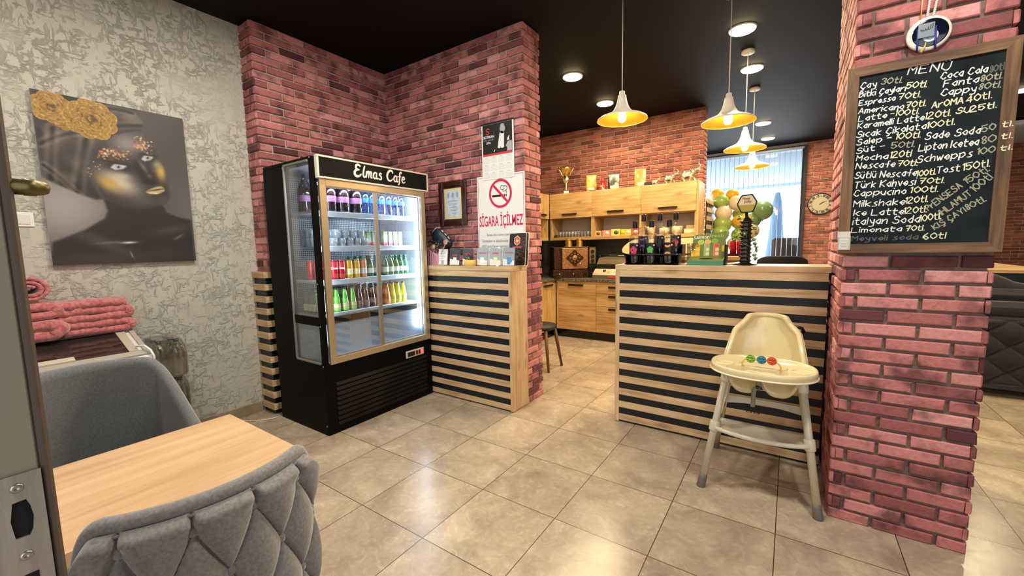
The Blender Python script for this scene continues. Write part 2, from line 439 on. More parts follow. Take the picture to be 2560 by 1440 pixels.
def tile_mat():
    m, nt, b = nodes('floor_tile'); L = nt.links.new
    tc = N(nt, 'ShaderNodeTexCoord'); sp = N(nt, 'ShaderNodeSeparateXYZ'); L(tc.outputs['Object'], sp.inputs[0])
    def M(op, a, bb=None, c=None):
        n = N(nt, 'ShaderNodeMath', operation=op)
        for i, v in enumerate((a, bb, c)):
            if v is None: continue
            if isinstance(v, (int, float)): n.inputs[i].default_value = v
            else: L(v, n.inputs[i])
        return n.outputs[0]
    T = 0.45
    edges = []; cells = []
    for ax in ('X', 'Y'):
        q = M('DIVIDE', sp.outputs[ax], T); f = M('FRACT', q); cells.append(M('FLOOR', q))
        e = M('MINIMUM', f, M('SUBTRACT', 1.0, f)); edges.append(e)
    e = M('MINIMUM', edges[0], edges[1])
    g = M('LESS_THAN', e, 0.0042)
    cx = N(nt, 'ShaderNodeCombineXYZ'); L(cells[0], cx.inputs[0]); L(cells[1], cx.inputs[1])
    wn = N(nt, 'ShaderNodeTexWhiteNoise', noise_dimensions='2D'); L(cx.outputs[0], wn.inputs['Vector'])
    off = N(nt, 'ShaderNodeVectorMath', operation='MULTIPLY_ADD'); L(wn.outputs['Color'], off.inputs[0]); off.inputs[1].default_value = (7, 7, 7); L(tc.outputs['Object'], off.inputs[2])
    n1 = N(nt, 'ShaderNodeTexNoise'); n1.inputs['Scale'].default_value = 3.2; n1.inputs['Detail'].default_value = 9; n1.inputs['Roughness'].default_value = 0.62; n1.inputs['Distortion'].default_value = 0.9
    n2 = N(nt, 'ShaderNodeTexNoise'); n2.inputs['Scale'].default_value = 14; n2.inputs['Detail'].default_value = 8; n2.inputs['Distortion'].default_value = 2.5
    L(off.outputs[0], n1.inputs['Vector']); L(off.outputs[0], n2.inputs['Vector'])
    cr = N(nt, 'ShaderNodeValToRGB'); el = cr.color_ramp.elements
    el[0].position = 0.28; el[0].color = S('#8d7d6b'); el[1].position = 0.75; el[1].color = S('#c6b59c')
    x = el.new(0.5); x.color = S('#ab9a85')
    L(n1.outputs['Fac'], cr.inputs[0])
    v = N(nt, 'ShaderNodeValToRGB'); v.color_ramp.elements[0].position = 0.46; v.color_ramp.elements[1].position = 0.54
    vv = N(nt, 'ShaderNodeMath', operation='ABSOLUTE')
    mx = N(nt, 'ShaderNodeMixRGB', blend_type='OVERLAY'); mx.inputs[0].default_value = 0.3; L(cr.outputs[0], mx.inputs[1]); L(n2.outputs['Fac'], mx.inputs[2])
    hs = N(nt, 'ShaderNodeHueSaturation'); L(mx.outputs[0], hs.inputs['Color']); L(M('MULTIPLY_ADD', wn.outputs['Value'], 0.16, 0.92), hs.inputs['Value'])
    gm = N(nt, 'ShaderNodeMixRGB'); L(g, gm.inputs[0]); L(hs.outputs[0], gm.inputs[1]); gm.inputs[2].default_value = S('#3a3028')
    L(gm.outputs[0], b.inputs['Base Color'])
    L(M('MULTIPLY_ADD', n2.outputs['Fac'], 0.12, 0.20), b.inputs['Roughness'])
    bp = N(nt, 'ShaderNodeBump'); bp.inputs['Strength'].default_value = 0.25; bp.inputs['Distance'].default_value = 0.002
    L(M('MULTIPLY_ADD', M('SUBTRACT', 1.0, g), 0.8, M('MULTIPLY', n2.outputs['Fac'], 0.35)), bp.inputs['Height']); L(bp.outputs[0], b.inputs['Normal'])
    return m
TILE = tile_mat()

def stucco_mat():
    """troweled plaster: torn plateaus and scratchy ridges over a fine sand grain"""
    m, nt, b = nodes('troweled_stucco'); L = nt.links.new
    tc = N(nt, 'ShaderNodeTexCoord')
    def noise(sc, det=4, dist=0.0, src=None, rough=0.55):
        n = N(nt, 'ShaderNodeTexNoise'); n.inputs['Scale'].default_value = sc; n.inputs['Detail'].default_value = det; n.inputs['Distortion'].default_value = dist; n.inputs['Roughness'].default_value = rough
        L(src or tc.outputs['Object'], n.inputs['Vector']); return n
    def ramp(src, a, c):
        r = N(nt, 'ShaderNodeMapRange'); r.interpolation_type = 'SMOOTHSTEP'; r.inputs['From Min'].default_value = a; r.inputs['From Max'].default_value = c; L(src, r.inputs['Value']); return r.outputs[0]
    def mth(op, x, y, z=None):
        n = N(nt, 'ShaderNodeMath', operation=op)
        for i, v in enumerate((x, y, z)):
            if v is None: continue
            if isinstance(v, (int, float)): n.inputs[i].default_value = v
            else: L(v, n.inputs[i])
        return n.outputs[0]
    mp = N(nt, 'ShaderNodeMapping'); mp.inputs['Scale'].default_value = (1, 1.0, 1.7); mp.inputs['Rotation'].default_value = (0.7, 0, 0); L(tc.outputs['Object'], mp.inputs[0])
    n1 = noise(13, 9, 0.25, mp.outputs[0], 0.62); p1 = ramp(n1.outputs['Fac'], 0.50, 0.62)
    mp2 = N(nt, 'ShaderNodeMapping'); mp2.inputs['Scale'].default_value = (1, 2.6, 0.9); mp2.inputs['Rotation'].default_value = (-0.6, 0, 0); L(tc.outputs['Object'], mp2.inputs[0])
    n2 = noise(11, 8, 0.4, mp2.outputs[0], 0.6); p2 = ramp(n2.outputs['Fac'], 0.52, 0.64)
    big = noise(2.6, 3); k = ramp(big.outputs['Fac'], 0.38, 0.58)
    sand = noise(70, 4)
    h = mth('MAXIMUM', p1, mth('MULTIPLY', p2, 0.8)); h = mth('MULTIPLY', h, mth('MULTIPLY_ADD', k, 0.75, 0.25)); h = mth('MULTIPLY_ADD', sand.outputs['Fac'], 0.12, h)
    bp = N(nt, 'ShaderNodeBump'); bp.inputs['Strength'].default_value = 0.75; bp.inputs['Distance'].default_value = 0.010
    L(h, bp.inputs['Height']); L(bp.outputs[0], b.inputs['Normal'])
    cr = N(nt, 'ShaderNodeValToRGB'); cr.color_ramp.elements[0].color = S('#b5b2a8'); cr.color_ramp.elements[1].color = S('#cbc8be')
    L(big.outputs['Fac'], cr.inputs[0]); L(cr.outputs[0], b.inputs['Base Color']); b.inputs['Roughness'].default_value = 0.5
    return m
STUCCO = stucco_mat()
CEIL = P_('black_ceiling_paint', '#0d0d10', 0.7, spec=0.18)
STONE = noise_mat('dark_stone', '#3b3732', '#5b554c', 5, 0.4, 0.05, detail=10)
WORKTOP = noise_mat('worktop_stone', '#4c463c', '#78705f', 40, 0.3, 0.0, detail=6, lo=0.4, hi=0.6)
# ---------------------------------------------------------------- the setting
CZ = 3.09
struct(MB().box((-2.6, -3.2, -0.06), (7.4, 8.1, 0)).box((2.95, 8.1, -0.06), (7.4, 10.4, 0)).build('floor', TILE))
struct(MB().box((-2.6, -3.2, CZ), (7.4, 8.1, CZ+0.1)).box((2.95, 8.1, CZ), (7.4, 10.4, CZ+0.1)).build('ceiling', CEIL))
struct(MB().box((-2.42, -3.2, 0), (-2.28, 0.404, CZ)).build('wall_left', STUCCO))
struct(MB().box((-2.28, -3.2, 0), (-2.268, 0.343, 0.085), 0.003).build('baseboard_left', noise_mat('skirting_tile', '#8d7d68', '#a5947c', 6, 0.3)))
struct(MB().box((-2.42, -3.34, 0), (7.42, -3.2, CZ)).build('wall_front_sky_block', P_('pale_sky_block', '#b9b4aa', 0.8)))  # unseen opaque wall, added to shut out sky light at the glass front
struct(MB().box((7.3, -3.2, 0), (7.42, 10.4, CZ)).build('wall_right', P_('plain_dark_wall', '#5a4a42', 0.8)))  # unseen wall, added to block sky light from the open right side

# corner of two brick walls behind the fridge
wc = struct(MB().box((-2.42, 0.404, 0), (-2.115, 1.655, CZ)).box((-2.42, 1.655, 0), (-0.46, 1.89, CZ)).build('wall_corner', MORTAR))
mb = MB(); tn = []; E = 0.014
brick_face(mb, tn, (-2.115, 0.404, 0), (0, 1, 0), (1, 0, 0), 1.251, 0, CZ, 0, (E, 0), (0, 0))
brick_face(mb, tn, (-2.28, 0.404, 0), (1, 0, 0), (0, -1, 0), 0.165, 0, CZ, 1, (0, 0), (0, E))
brick_face(mb, tn, (-2.101, 1.655, 0), (1, 0, 0), (0, -1, 0), 1.641, 0, CZ, 0, (0, 0), (E, 0), start=0.07)
brick_face(mb, tn, (-0.46, 1.655, 0), (0, 1, 0), (1, 0, 0), 0.235, 0, CZ, 1, (0, E), (E, 0), start=0.03)
brick_obj('brickwork', mb, tn, wc, BRICK)

# pillar that carries the menu board
pl = struct(MB().box((1.569, 1.194, 0), (2.006, 2.08, CZ)).build('wall_pillar', MORTAR_SHADE))
mb = MB(); tn = []
brick_face(mb, tn, (1.569, 1.194, 0), (1, 0, 0), (0, -1, 0), 0.437, 0, CZ, 0, (E, 0), (E, 0), start=0.06)
brick_face(mb, tn, (1.569, 2.08, 0), (0, -1, 0), (-1, 0, 0), 0.886, 0, CZ, 1, (0, 0), (0, E), d=0.017)
brick_face(mb, tn, (2.006, 1.194, 0), (0, 1, 0), (1, 0, 0), 0.886, 0, CZ, 1, (0, E), (0, 0), d=0.018)
brick_obj('brickwork', mb, tn, pl, BRICK)

# kitchen: brick back wall and plain side wall
wk = struct(MB().box((-2.3, 4.764, 0), (0.356, 4.95, CZ)).box((-2.3, 1.89, 0), (-2.12, 4.764, CZ)).build('wall_kitchen', MORTAR))
mb = MB(); tn = []
brick_face(mb, tn, (-2.12, 4.764, 0), (1, 0, 0), (0, -1, 0), 2.476, 1.95, CZ, 0, (0, 0), (E, 0))
brick_face(mb, tn, (0.356, 4.764, 0), (0, 1, 0), (1, 0, 0), 0.186, 0, CZ, 1, (0, E), (0, 0), start=0.03)
brick_obj('brickwork', mb, tn, wk, BRICK_F)

# far walls of the dining room
wf = struct(MB().box((1.525, 8.014, 0), (3.0, 8.2, CZ)).box((3.0, 8.014, 0), (3.1, 10.2, CZ)).box((3.0, 10.164, 0), (7.4, 10.3, CZ)).box((-2.6, 8.014, 0), (-0.9, 8.2, CZ)).box((-0.9, 8.014, 3.04), (1.525, 8.2, CZ)).build('wall_far', MORTAR))
mb = MB(); tn = []
brick_face(mb, tn, (1.525, 8.014, 0), (1, 0, 0), (0, -1, 0), 1.475, 0, CZ, 0, (0, 0), (0, 0))
brick_face(mb, tn, (3.1, 10.164, 0), (1, 0, 0), (0, -1, 0), 4.2, 0.6, CZ, 0, (0, 0), (0, 0))
brick_obj('brickwork', mb, tn, wf, BRICK_F)

# window with dark frame, pane, and vertical blind
DKF = P_('anthracite_frame', '#3c3f44', 0.45)
mb = MB()
for a, b in (((1.455, 7.97, 0.0), (1.523, 8.06, 3.04)), ((-0.95, 7.97, 2.985), (1.455, 8.06, 3.04)), ((-0.95, 7.97, 0), (1.455, 8.06, 0.14)), ((-0.95, 7.97, 0.14), (-0.9, 8.06, 2.985))):
    mb.box(a, b, 0.004)
w1 = struct(mb.build('window_1', DKF))
MB().box((-0.9, 8.015, 0.14), (1.455, 8.021, 2.985)).build('pane', CLEAR, w1)

# outside: pale paving, pale blue soffit of the terrace
struct(MB().box((-9, 8.25, -0.12), (12, 34, -0.04)).build('ground', noise_mat('pale_paving', '#cfcfcb', '#dedcd6', 3, 0.8)))
struct(MB().box((-8, 8.3, 3.0), (10, 13.4, 3.06)).box((-8, 13.3, 2.93), (10, 13.45, 3.08)).build('trim_1', P_('pale_blue_soffit', '#cfe4f8', 0.7)))

# door jamb the photographer stands in: aluminium profile, rubber seal, strike plate
DOOR = P_('grey_aluminium_profile', '#948b7e', 0.35, 0.2)
d1 = struct(MB().box((0.76, -1.30, 0.0), (0.858, -1.1668, CZ), 0.002).build('door_1', DOOR))
MB().box((0.822, -1.1668, 0), (0.8595, -1.1605, CZ), 0.002).build('seal', P_('brown_rubber', '#54443a', 0.6), d1)
PLT = noise_mat('scratched_steel', '#9d9690', '#b8b2aa', 60, 0.4, 0.05, metal=0.6, stretch=(1, 1, 0.2))
hole = [(-1.1885, 1.139), (-1.1835, 1.1405), (-1.1805, 1.134), (-1.1795, 1.124), (-1.1805, 1.112), (-1.1835, 1.108), (-1.1885, 1.110), (-1.1905, 1.124)]
plate = MB()
yA, yB, zA, zB = -1.215, -1.1672, 0.90, 1.1645
# plate built as a frame round the torn latch opening
n = len(hole)
out = [(yA, zB), (-1.182, zB), (yB, zB), (yB, 1.124), (yB, 1.092), (-1.182, 1.092), (yA, 1.092), (yA, 1.124)]
order = [(-1.1840, 1.1422), (-1.1768, 1.1428), (-1.1750, 1.1365), (-1.1740, 1.127), (-1.1752, 1.117), (-1.1772, 1.1125), (-1.1847, 1.1127), (-1.1860, 1.128)]
v = [(0.8605, y, z) for y, z in out] + [(0.8605, y, z) for y, z in order] + [(0.858, y, z) for y, z in order]
plate.add(v, [(i, (i+1) % 8, 8+(i+1) % 8, 8+i) for i in range(8)] + [(8+i, 8+(i+1) % 8, 16+(i+1) % 8, 16+i) for i in range(8)])
plate.box((0.858, yA, zA), (0.8605, yB, 1.092)).box((0.8575, yA, zA), (0.8604, yA+0.004, zB))
sp_ = plate.build('strike_plate', PLT, d1)
MB().prism([(y, z) for y, z in order], 0.8581, 0.8586, 'x').build('latch_hole', P_('hole_black', '#050505', 0.9), sp_)
MB().box((0.8604, -1.1850, 1.060), (0.8609, -1.1755, 1.081)).build('deadbolt_hole', P_('hole_black', '#050505', 0.9), sp_)
for zz in (1.1537, 1.0968):
    q = MB(); T0 = Matrix.Translation((0.8605, -1.1806, zz)) @ Matrix.Rotation(PI/2, 4, 'Y'); q.T = T0
    q.lathe([(0.0036, 0), (0.0036, 0.0005), (0.0026, 0.0010), (0.0012, 0.0008), (0.0, 0.0003)], 16)
    q.build('screw', STEEL, sp_)
# brass-coloured bolt that sticks out of the seal
q = MB(); q.T = Matrix.Translation((0.853, -1.163, 1.3905)) @ Matrix.Rotation(-PI/2, 4, 'X')
q.lathe([(0.0062, 0), (0.0062, 0.0075), (0.0068, 0.008), (0.0068, 0.0145), (0.0062, 0.015), (0.0056, 0.0185), (0.004, 0.0215), (0.0, 0.023)], 20)
q.build('bolt', P_('olive_brass', '#6b5f38', 0.4, 0.7), d1)

# ---------------------------------------------------------------- slatted counters
def slat_rows(z_top, n, wd=0.0496, gp=0.0489):
    r = []; z = z_top
    for _ in range(n): r.append((z-wd, z)); z -= wd+gp
    return r
# slats round the foot of the brick corner
mb = MB()
for za, zb in slat_rows(1.172, 12):
    mb.box((-2.28, 0.345, max(0.004, za)), (-2.080, 0.389, zb), 0.0015).box((-2.10, 0.389, max(0.004, za)), (-2.080, 1.36, zb), 0.0015)
t2 = struct(mb.build('trim_2', OAK_X))
MB().box((-2.279, 0.362, 0.004), (-2.094, 0.389, 1.16)).box((-2.098, 0.37, 0.004), (-2.093, 1.36, 1.16)).build('backing', BLACK_LAM, t2)

# left counter
cl_ = thing('service_counter', 'oak and black slatted counter between black fridge and brick wall end', 'counter', (-1.0, 1.52, 0))
o = Vector((-1.0, 1.52, 0))
def rel(mb, o): mb.T = Matrix.Translation(-o); return mb
ZL = 1.178
rel(MB(), o).box((-2.06, 1.402, ZL-0.037), (-0.436, 1.638, ZL), 0.002).build('top', OAK_X, cl_)
rel(MB(), o).box((-2.05, 1.4085, 0.012), (-0.475, 1.634, ZL-0.04)).build('backing', BLACK_LAM, cl_)
rel(MB(), o).box((-0.466, 1.404, 0.004), (-0.438, 1.637, ZL-0.037), 0.0015).build('end_panel', OAK_Z, cl_)
for za, zb in slat_rows(ZL-0.037, 12):
    rel(MB(), o).box((-2.05, 1.405, max(0.012, za)), (-0.466, 1.4083, zb), 0.0008).build('slat', OAK_X, cl_)

# right counter
cr_ = thing('service_counter', 'long oak and black slatted counter between kitchen doorway and menu pillar', 'counter', (0.92, 1.84, 0))
o = Vector((0.92, 1.84, 0))
ZR = 1.187
rel(MB(), o).box((0.296, 1.687, ZR-0.037), (1.552, 1.99, ZR), 0.002).build('top', OAK_X, cr_)
rel(MB(), o).box((0.33, 1.6945, 0.012), (1.54, 1.97, ZR-0.04)).build('backing', BLACK_LAM, cr_)
rel(MB(), o).box((0.298, 1.690, 0.004), (0.329, 1.985, ZR-0.037), 0.0015).build('end_panel', OAK_Z, cr_)
for za, zb in slat_rows(ZR-0.037, 12):
    rel(MB(), o).box((0.329, 1.691, max(0.012, za)), (1.54, 1.6943, zb), 0.0008).build('slat', OAK_X, cr_)
# ---------------------------------------------------------------- ceiling lights and pendants
EM_W = P_('lamp_diffuser', '#fff3d8', 0.5, emis=(1.0, 0.80, 0.46, 1), es=60)
RING = P_('white_lamp_ring', '#efe9dc', 0.4)
def add_light(name, kind, parent, loc, power, color, size=0.1, spread=PI, down=True):
    d = bpy.data.lights.new(name, kind); d.energy = power; d.color = color
    if kind == 'AREA': d.shape = 'DISK'; d.size = size; d.spread = spread
    else: d.shadow_soft_size = size
    o = bpy.data.objects.new(name, d); put(o, parent); o.location = loc
    return o
def downlight(x, y, label, power=48, color=WARM):
    t = thing('downlight', label, 'ceiling light', (x, y, CZ), 0, 'round panel lights on the black ceiling')
    MB().lathe([(0.100, -0.001), (0.102, -0.010), (0.098, -0.012), (0.095, -0.011)], 40, cap=False).lathe([(0.104, -0.001), (0.0, -0.001)], 40, cap=False).build('ring', RING, t)
    MB().lathe([(0.0, -0.024), (0.06, -0.0235), (0.088, -0.021), (0.0965, -0.016), (0.0975, -0.008)], 40, cap=False).build('diffuser', EM_W, t)
    add_light('downlight_lamp', 'AREA', t, (0, 0, -0.045), power, color, 0.19)
    return t
for x, y, lab in ((0.95, 2.84, 'round ceiling light nearest the menu pillar, largest of the lit discs'), (0.953, 3.78, 'round ceiling light just above the second white pendant canopy pair'),
                  (-0.60, 2.85, 'round ceiling light over the kitchen, nearest the end of brick wall'), (-0.63, 3.83, 'round ceiling light beside the kitchen pendant with widest shade'),
                  (0.936, 6.11, 'round ceiling light in the dining room, nearer of the far pair'), (0.951, 7.22, 'round ceiling light closest to the far blind window')):
    downlight(x, y, lab, 27 if x < 0 else 40)
for x, y, pw, cc in ((-0.75, 0.15, 30, NEUTRAL), (-0.9, -1.1, 20, NEUTRAL), (0.55, 0.05, 18, NEUTRAL), (1.75, 0.15, 26, NEUTRAL), (3.6, 3.0, 42, WARM), (3.6, 6.5, 42, WARM)):
    downlight(x, y, 'round ceiling light over the front of the room', pw, cc)

SHADE = P_('ivory_enamel', '#eee6d6', 0.35)
SHADE_IN = P_('gold_inner_shade', '#c07a20', 0.35, 0.4)
BULB = P_('lit_bulb', '#ffd98a', 0.3, emis=(1.0, 0.66, 0.28, 1), es=14)
CORD = P_('white_cord', '#e6e2da', 0.5)
def pendant():
    t = thing('pendant_lamp', '', 'pendant lamp', (0, 0, 0), 0, 'trumpet pendants with gold insides')
    H = CZ-2.215
    MB().lathe([(0.0, H), (0.055, H), (0.056, H-0.022), (0.05, H-0.026), (0.0, H-0.027)], 32).build('canopy', CORD, t)
    MB().cyl((0, 0, 0.19), (0, 0, H-0.02), 0.0035, n=10).build('cord', CORD, t)
    prof = [(0.016, 0.192), (0.019, 0.185), (0.020, 0.166), (0.028, 0.162), (0.030, 0.145), (0.036, 0.115), (0.046, 0.085), (0.062, 0.058), (0.085, 0.040), (0.120, 0.026), (0.155, 0.012), (0.177, -0.002), (0.179, -0.010)]
    MB().lathe(prof, 48, cap=False).build('shade', SHADE, t)
    ins = [(0.1775, -0.0095), (0.1755, -0.002), (0.153, 0.009), (0.118, 0.0225), (0.083, 0.036), (0.060, 0.053), (0.043, 0.082), (0.033, 0.115), (0.0, 0.118)]
    MB().lathe(ins, 48, cap=False).build('inner_shade', SHADE_IN, t)
    MB().cyl((0, 0, 0.116), (0, 0, 0.065), 0.018, n=20).build('socket', WHITE_P, t)
    MB().lathe([(0.013, 0.066), (0.016, 0.055), (0.026, 0.035), (0.031, 0.014), (0.029, -0.006), (0.020, -0.021), (0.0, -0.028)], 24, cap=False).build('bulb', BULB, t)
    add_light('pendant_bulb', 'POINT', t, (0, 0, -0.045), 8, (1.0, 0.68, 0.32), 0.03)
    return t
pp = pendant(); pp.location = (0.30, 1.80, 2.245); pp['label'] = 'white trumpet pendant hanging alone at the left, over the kitchen doorway'
for (x, y, z), lab in (((0.942, 2.21, 2.207), 'large white trumpet pendant nearest the menu pillar, right of the doorway one'),
                    ((0.955, 3.31, 2.212), 'cream trumpet pendant in the middle of the row of three'),
                    ((0.938, 4.42, 2.212), 'smallest cream trumpet pendant, in front of the blind window')):
    copy_tree(pp, (x, y, z), 0, lab)
# ---------------------------------------------------------------- glass-door fridge
FX0, FX1, FY0, FY1, FH = -2.0, -1.335, 0.362, 1.398, 1.972
fr = thing('display_fridge', 'black upright display fridge with lit shelves and a name sign on top', 'fridge', (-1.66, 0.88, 0))
fo = Vector((-1.66, 0.88, 0))
FB = P_('fridge_black', '#030405', 0.55, spec=0.12)
mb = rel(MB(), fo)
mb.box((FX0, FY0, 0.0), (FX1, FY1, 0.525), 0.006)                      # plinth with the motor
mb.box((FX0, FY0, 1.945), (FX1, FY1, FH), 0.005)                       # roof
mb.box((FX0, FY0, 0.525), (-1.69, FY0+0.03, 1.945))                    # left side, rear blind part
mb.box((FX0, FY1-0.03, 0.525), (FX1, FY1, 1.945), 0.003)               # right side
mb.box((FX0, FY0+0.03, 0.525), (FX0+0.02, FY1-0.03, 1.945))            # back
mb.box((-1.372, FY0, 0.525), (FX1, FY0+0.036, 1.945), 0.003)           # corner post
mb.box((-1.69, FY0, 0.80), (-1.372, FY0+0.02, 0.862))                  # dark band in the side window
mb.box((FX1-0.03, FY0+0.036, 1.83), (FX1, FY1-0.03, 1.945))            # behind the sign
cab = mb.build('cabinet', FB, fr)
rel(MB(), fo).box((-1.966, FY0+0.03, 0.53), (-1.96, FY1-0.03, 1.94)).box((-1.96, FY1-0.036, 0.53), (-1.345, FY1-0.03, 1.94)).box((-1.96, FY0+0.03, 1.925), (-1.345, FY1-0.03, 1.944)).box((-1.96, FY0+0.03, 0.527), (-1.345, FY1-0.03, 0.535)).build('inner_lining', P_('fridge_lining', '#c9d3dc', 0.4), fr)
# perforated rear panel
def perf_mat():
    m, nt, b = nodes('perforated_panel'); L = nt.links.new
    tc = N(nt, 'ShaderNodeTexCoord'); sp = N(nt, 'ShaderNodeSeparateXYZ'); L(tc.outputs['Object'], sp.inputs[0]); outs = []
    for ax in ('Y', 'Z'):
        d = N(nt, 'ShaderNodeMath', operation='MULTIPLY'); d.inputs[1].default_value = 1/0.0165; L(sp.outputs[ax], d.inputs[0])
        f = N(nt, 'ShaderNodeMath', operation='FRACT'); L(d.outputs[0], f.inputs[0])
        s = N(nt, 'ShaderNodeMath', operation='SUBTRACT'); L(f.outputs[0], s.inputs[0]); s.inputs[1].default_value = 0.5
        a = N(nt, 'ShaderNodeMath', operation='ABSOLUTE'); L(s.outputs[0], a.inputs[0])
        c = N(nt, 'ShaderNodeMath', operation='LESS_THAN'); L(a.outputs[0], c.inputs[0]); c.inputs[1].default_value = 0.29; outs.append(c)
    mu = N(nt, 'ShaderNodeMath', operation='MULTIPLY'); L(outs[0].outputs[0], mu.inputs[0]); L(outs[1].outputs[0], mu.inputs[1])
    mx = N(nt, 'ShaderNodeMixRGB'); L(mu.outputs[0], mx.inputs[0]); mx.inputs[1].default_value = S('#dfe5ea'); mx.inputs[2].default_value = S('#1b2230')
    L(mx.outputs[0], b.inputs['Base Color']); b.inputs['Roughness'].default_value = 0.45
    return m
rel(MB(), fo).box((-1.958, FY0+0.032, 0.87), (-1.954, FY1-0.038, 1.90)).build('perforated_panel', perf_mat(), fr)
# louvred grille at the foot
mb = rel(MB(), fo)
for k in range(9):
    z = 0.055+k*0.037
    mb.add([tuple(Vector(p)) for p in ((FX1, 0.44, z), (FX1, 1.33, z), (FX1+0.010, 1.33, z+0.004), (FX1+0.010, 0.44, z+0.004), (FX1, 0.44, z+0.026), (FX1, 1.33, z+0.026))], [(0, 1, 2, 3), (3, 2, 5, 4), (0, 3, 4), (1, 5, 2)], False)
mb.build('grille', P_('grille_black', '#07090c', 0.3, spec=0.35), fr)
# shelves with bright price rails
SHZ = [1.612, 1.36, 1.113, 0.865]
SHELF = P_('shelf_steel', '#c3cdd6', 0.3, 0.3)
for z in SHZ:
    rel(MB(), fo).box((-1.945, FY0+0.033, z-0.014), (-1.432, FY1-0.04, z)).box((-1.434, FY0+0.034, z-0.034), (-1.428, FY1-0.05, z+0.004), 0.001).build('shelf', SHELF, fr)
rel(MB(), fo).box((-1.43, FY0+0.034, 0.80), (-1.39, FY1-0.032, 0.848)).build('front_rail', BLACK, fr)
FROST = P_('frosted_panel', '#b9cbe4', 0.25, spec=0.6)
rel(MB(), fo).box((-1.41, FY0+0.036, 0.54), (-1.402, FY1-0.034, 0.80)).box((-1.69, FY0+0.026, 0.535), (-1.372, FY0+0.030, 0.80)).build('lower_panel', FROST, fr)
# sliding doors in a champagne frame
def frame(mb, x0, x1, ya, yb, za, zb, w):
    for a, b in (((x0, ya, za), (x1, ya+w, zb)), ((x0, yb-w, za), (x1, yb, zb)), ((x0, ya+w, za), (x1, yb-w, za+w)), ((x0, ya+w, zb-w), (x1, yb-w, zb))): mb.box(a, b, 0.0015)
    return mb
frame(rel(MB(), fo), -1.345, -1.320, 0.404, 1.376, 0.518, 1.826, 0.046).build('door_frame', ALU_CHAMP, fr)
dl = frame(rel(MB(), fo), -1.345, -1.333, 0.452, 0.880, 0.566, 1.778, 0.008).box((-1.345, 0.846, 0.566), (-1.330, 0.882, 1.778), 0.002).build('sliding_door', ALU_GREY, fr)
rel(MB(), fo).box((-1.341, 0.458, 0.572), (-1.338, 0.848, 1.774)).build('glass', CLEAR, dl)
dr = frame(rel(MB(), fo), -1.362, -1.350, 0.876, 1.332, 0.566, 1.778, 0.010).build('sliding_door', ALU_GREY, fr)
rel(MB(), fo).box((-1.358, 0.884, 0.572), (-1.355, 1.324, 1.774)).build('glass', CLEAR, dr)
# side window
sw = MB(); rel(sw, fo)
for a, b in (((-1.697, 0.352, 0.522), (-1.684, 0.366, 1.95)), ((-1.697, 0.352, 1.936), (-1.372, 0.366, 1.95)), ((-1.697, 0.352, 0.522), (-1.372, 0.366, 0.536))): sw.box(a, b, 0.002)
swo = sw.build('side_window', ALU_GREY, fr)
rel(MB(), fo).box((-1.688, 0.364, 0.53), (-1.372, 0.367, 1.94)).build('glass', CLEAR, swo)
for x, z in ((-1.71, 1.93), (-1.71, 1.30), (-1.71, 0.75), (-1.35, 1.96), (-1.352, 1.1), (-1.352, 0.80), (-1.352, 0.51), (-1.352, 0.07)): rel(MB(), fo).ball((x, 0.361, z), 0.005, 8, 6).build('screw_head', STEEL, fr)

# sign
sg = rel(MB(), fo)
for a, b in (((-1.335, 0.385, 1.826), (-1.300, 1.404, 1.838)), ((-1.335, 0.385, 1.968), (-1.300, 1.404, 1.980)), ((-1.335, 0.385, 1.838), (-1.300, 0.398, 1.968)), ((-1.335, 1.391, 1.838), (-1.300, 1.404, 1.968))): sg.box(a, b, 0.0015)
sgo = sg.build('sign_frame', P_('cream_frame', '#e6dcc8', 0.4), fr)
rel(MB(), fo).box((-1.33, 0.397, 1.837), (-1.304, 1.392, 1.969)).build('sign_board', P_('sign_black', '#0c0c0d', 0.5, spec=0.2), sgo)
# control panel
cp = rel(MB(), fo).box((-1.335, 1.095, 0.395), (-1.329, 1.300, 0.457), 0.002).build('control_panel', P_('cream_panel', '#d9d0bb', 0.4), fr)
rel(MB(), fo).box((-1.330, 1.112, 0.406), (-1.3265, 1.192, 0.444), 0.001).build('display', P_('dark_display', '#1a1c1c', 0.2), cp)
for k, c in enumerate(('#7a1722', '#7a1722', '#c8323a')):
    rel(MB(), fo).box((-1.330, 1.203+k*0.031, 0.408), (-1.3245, 1.227+k*0.031, 0.444), 0.002).build('switch', P_('red_switch%d' % (k == 2), c, 0.3, emis=('#ff6a5a' if k == 2 else None), es=1.2), cp)
# lamp tubes inside
TUBE = P_('fridge_tube', '#ffffff', 0.4, emis=(0.80, 0.90, 1.0, 1), es=22)
rel(MB(), fo).cyl((-1.395, 1.338, 0.63), (-1.395, 1.338, 1.80), 0.013, n=12).build('light_tube', TUBE, fr)
rel(MB(), fo).cyl((-1.40, 0.42, 1.80), (-1.40, 1.30, 1.80), 0.009, n=12).build('light_tube', TUBE, fr)
for (lx, ly, lz), tgt, sx, sy, pw in (((-1.40, 1.32, 1.2), (-1.75, 0.6, 1.2), 1.1, 0.04, 17), ((-1.41, 0.42, 1.2), (-1.72, 1.1, 1.2), 1.1, 0.03, 8), ((-1.41, 0.88, 1.80), (-1.6, 0.88, 1.0), 0.8, 0.03, 9)):
    a = area('fridge_lamp', (0, 0, 0), (0, 0, -1), sx, sy, pw, (0.78, 0.89, 1.0))
    a.parent = fr; a.location = Vector((lx, ly, lz))-fo
    dirv = (Vector(tgt)-Vector((lx, ly, lz))).normalized()
    zc = -dirv; xc = Vector((0, 0, 1)) if sx > 1 else Vector((0, 1, 0)); yc = zc.cross(xc).normalized(); xc = yc.cross(zc)
    a.rotation_euler = Matrix((xc, yc, zc)).transposed().to_euler()

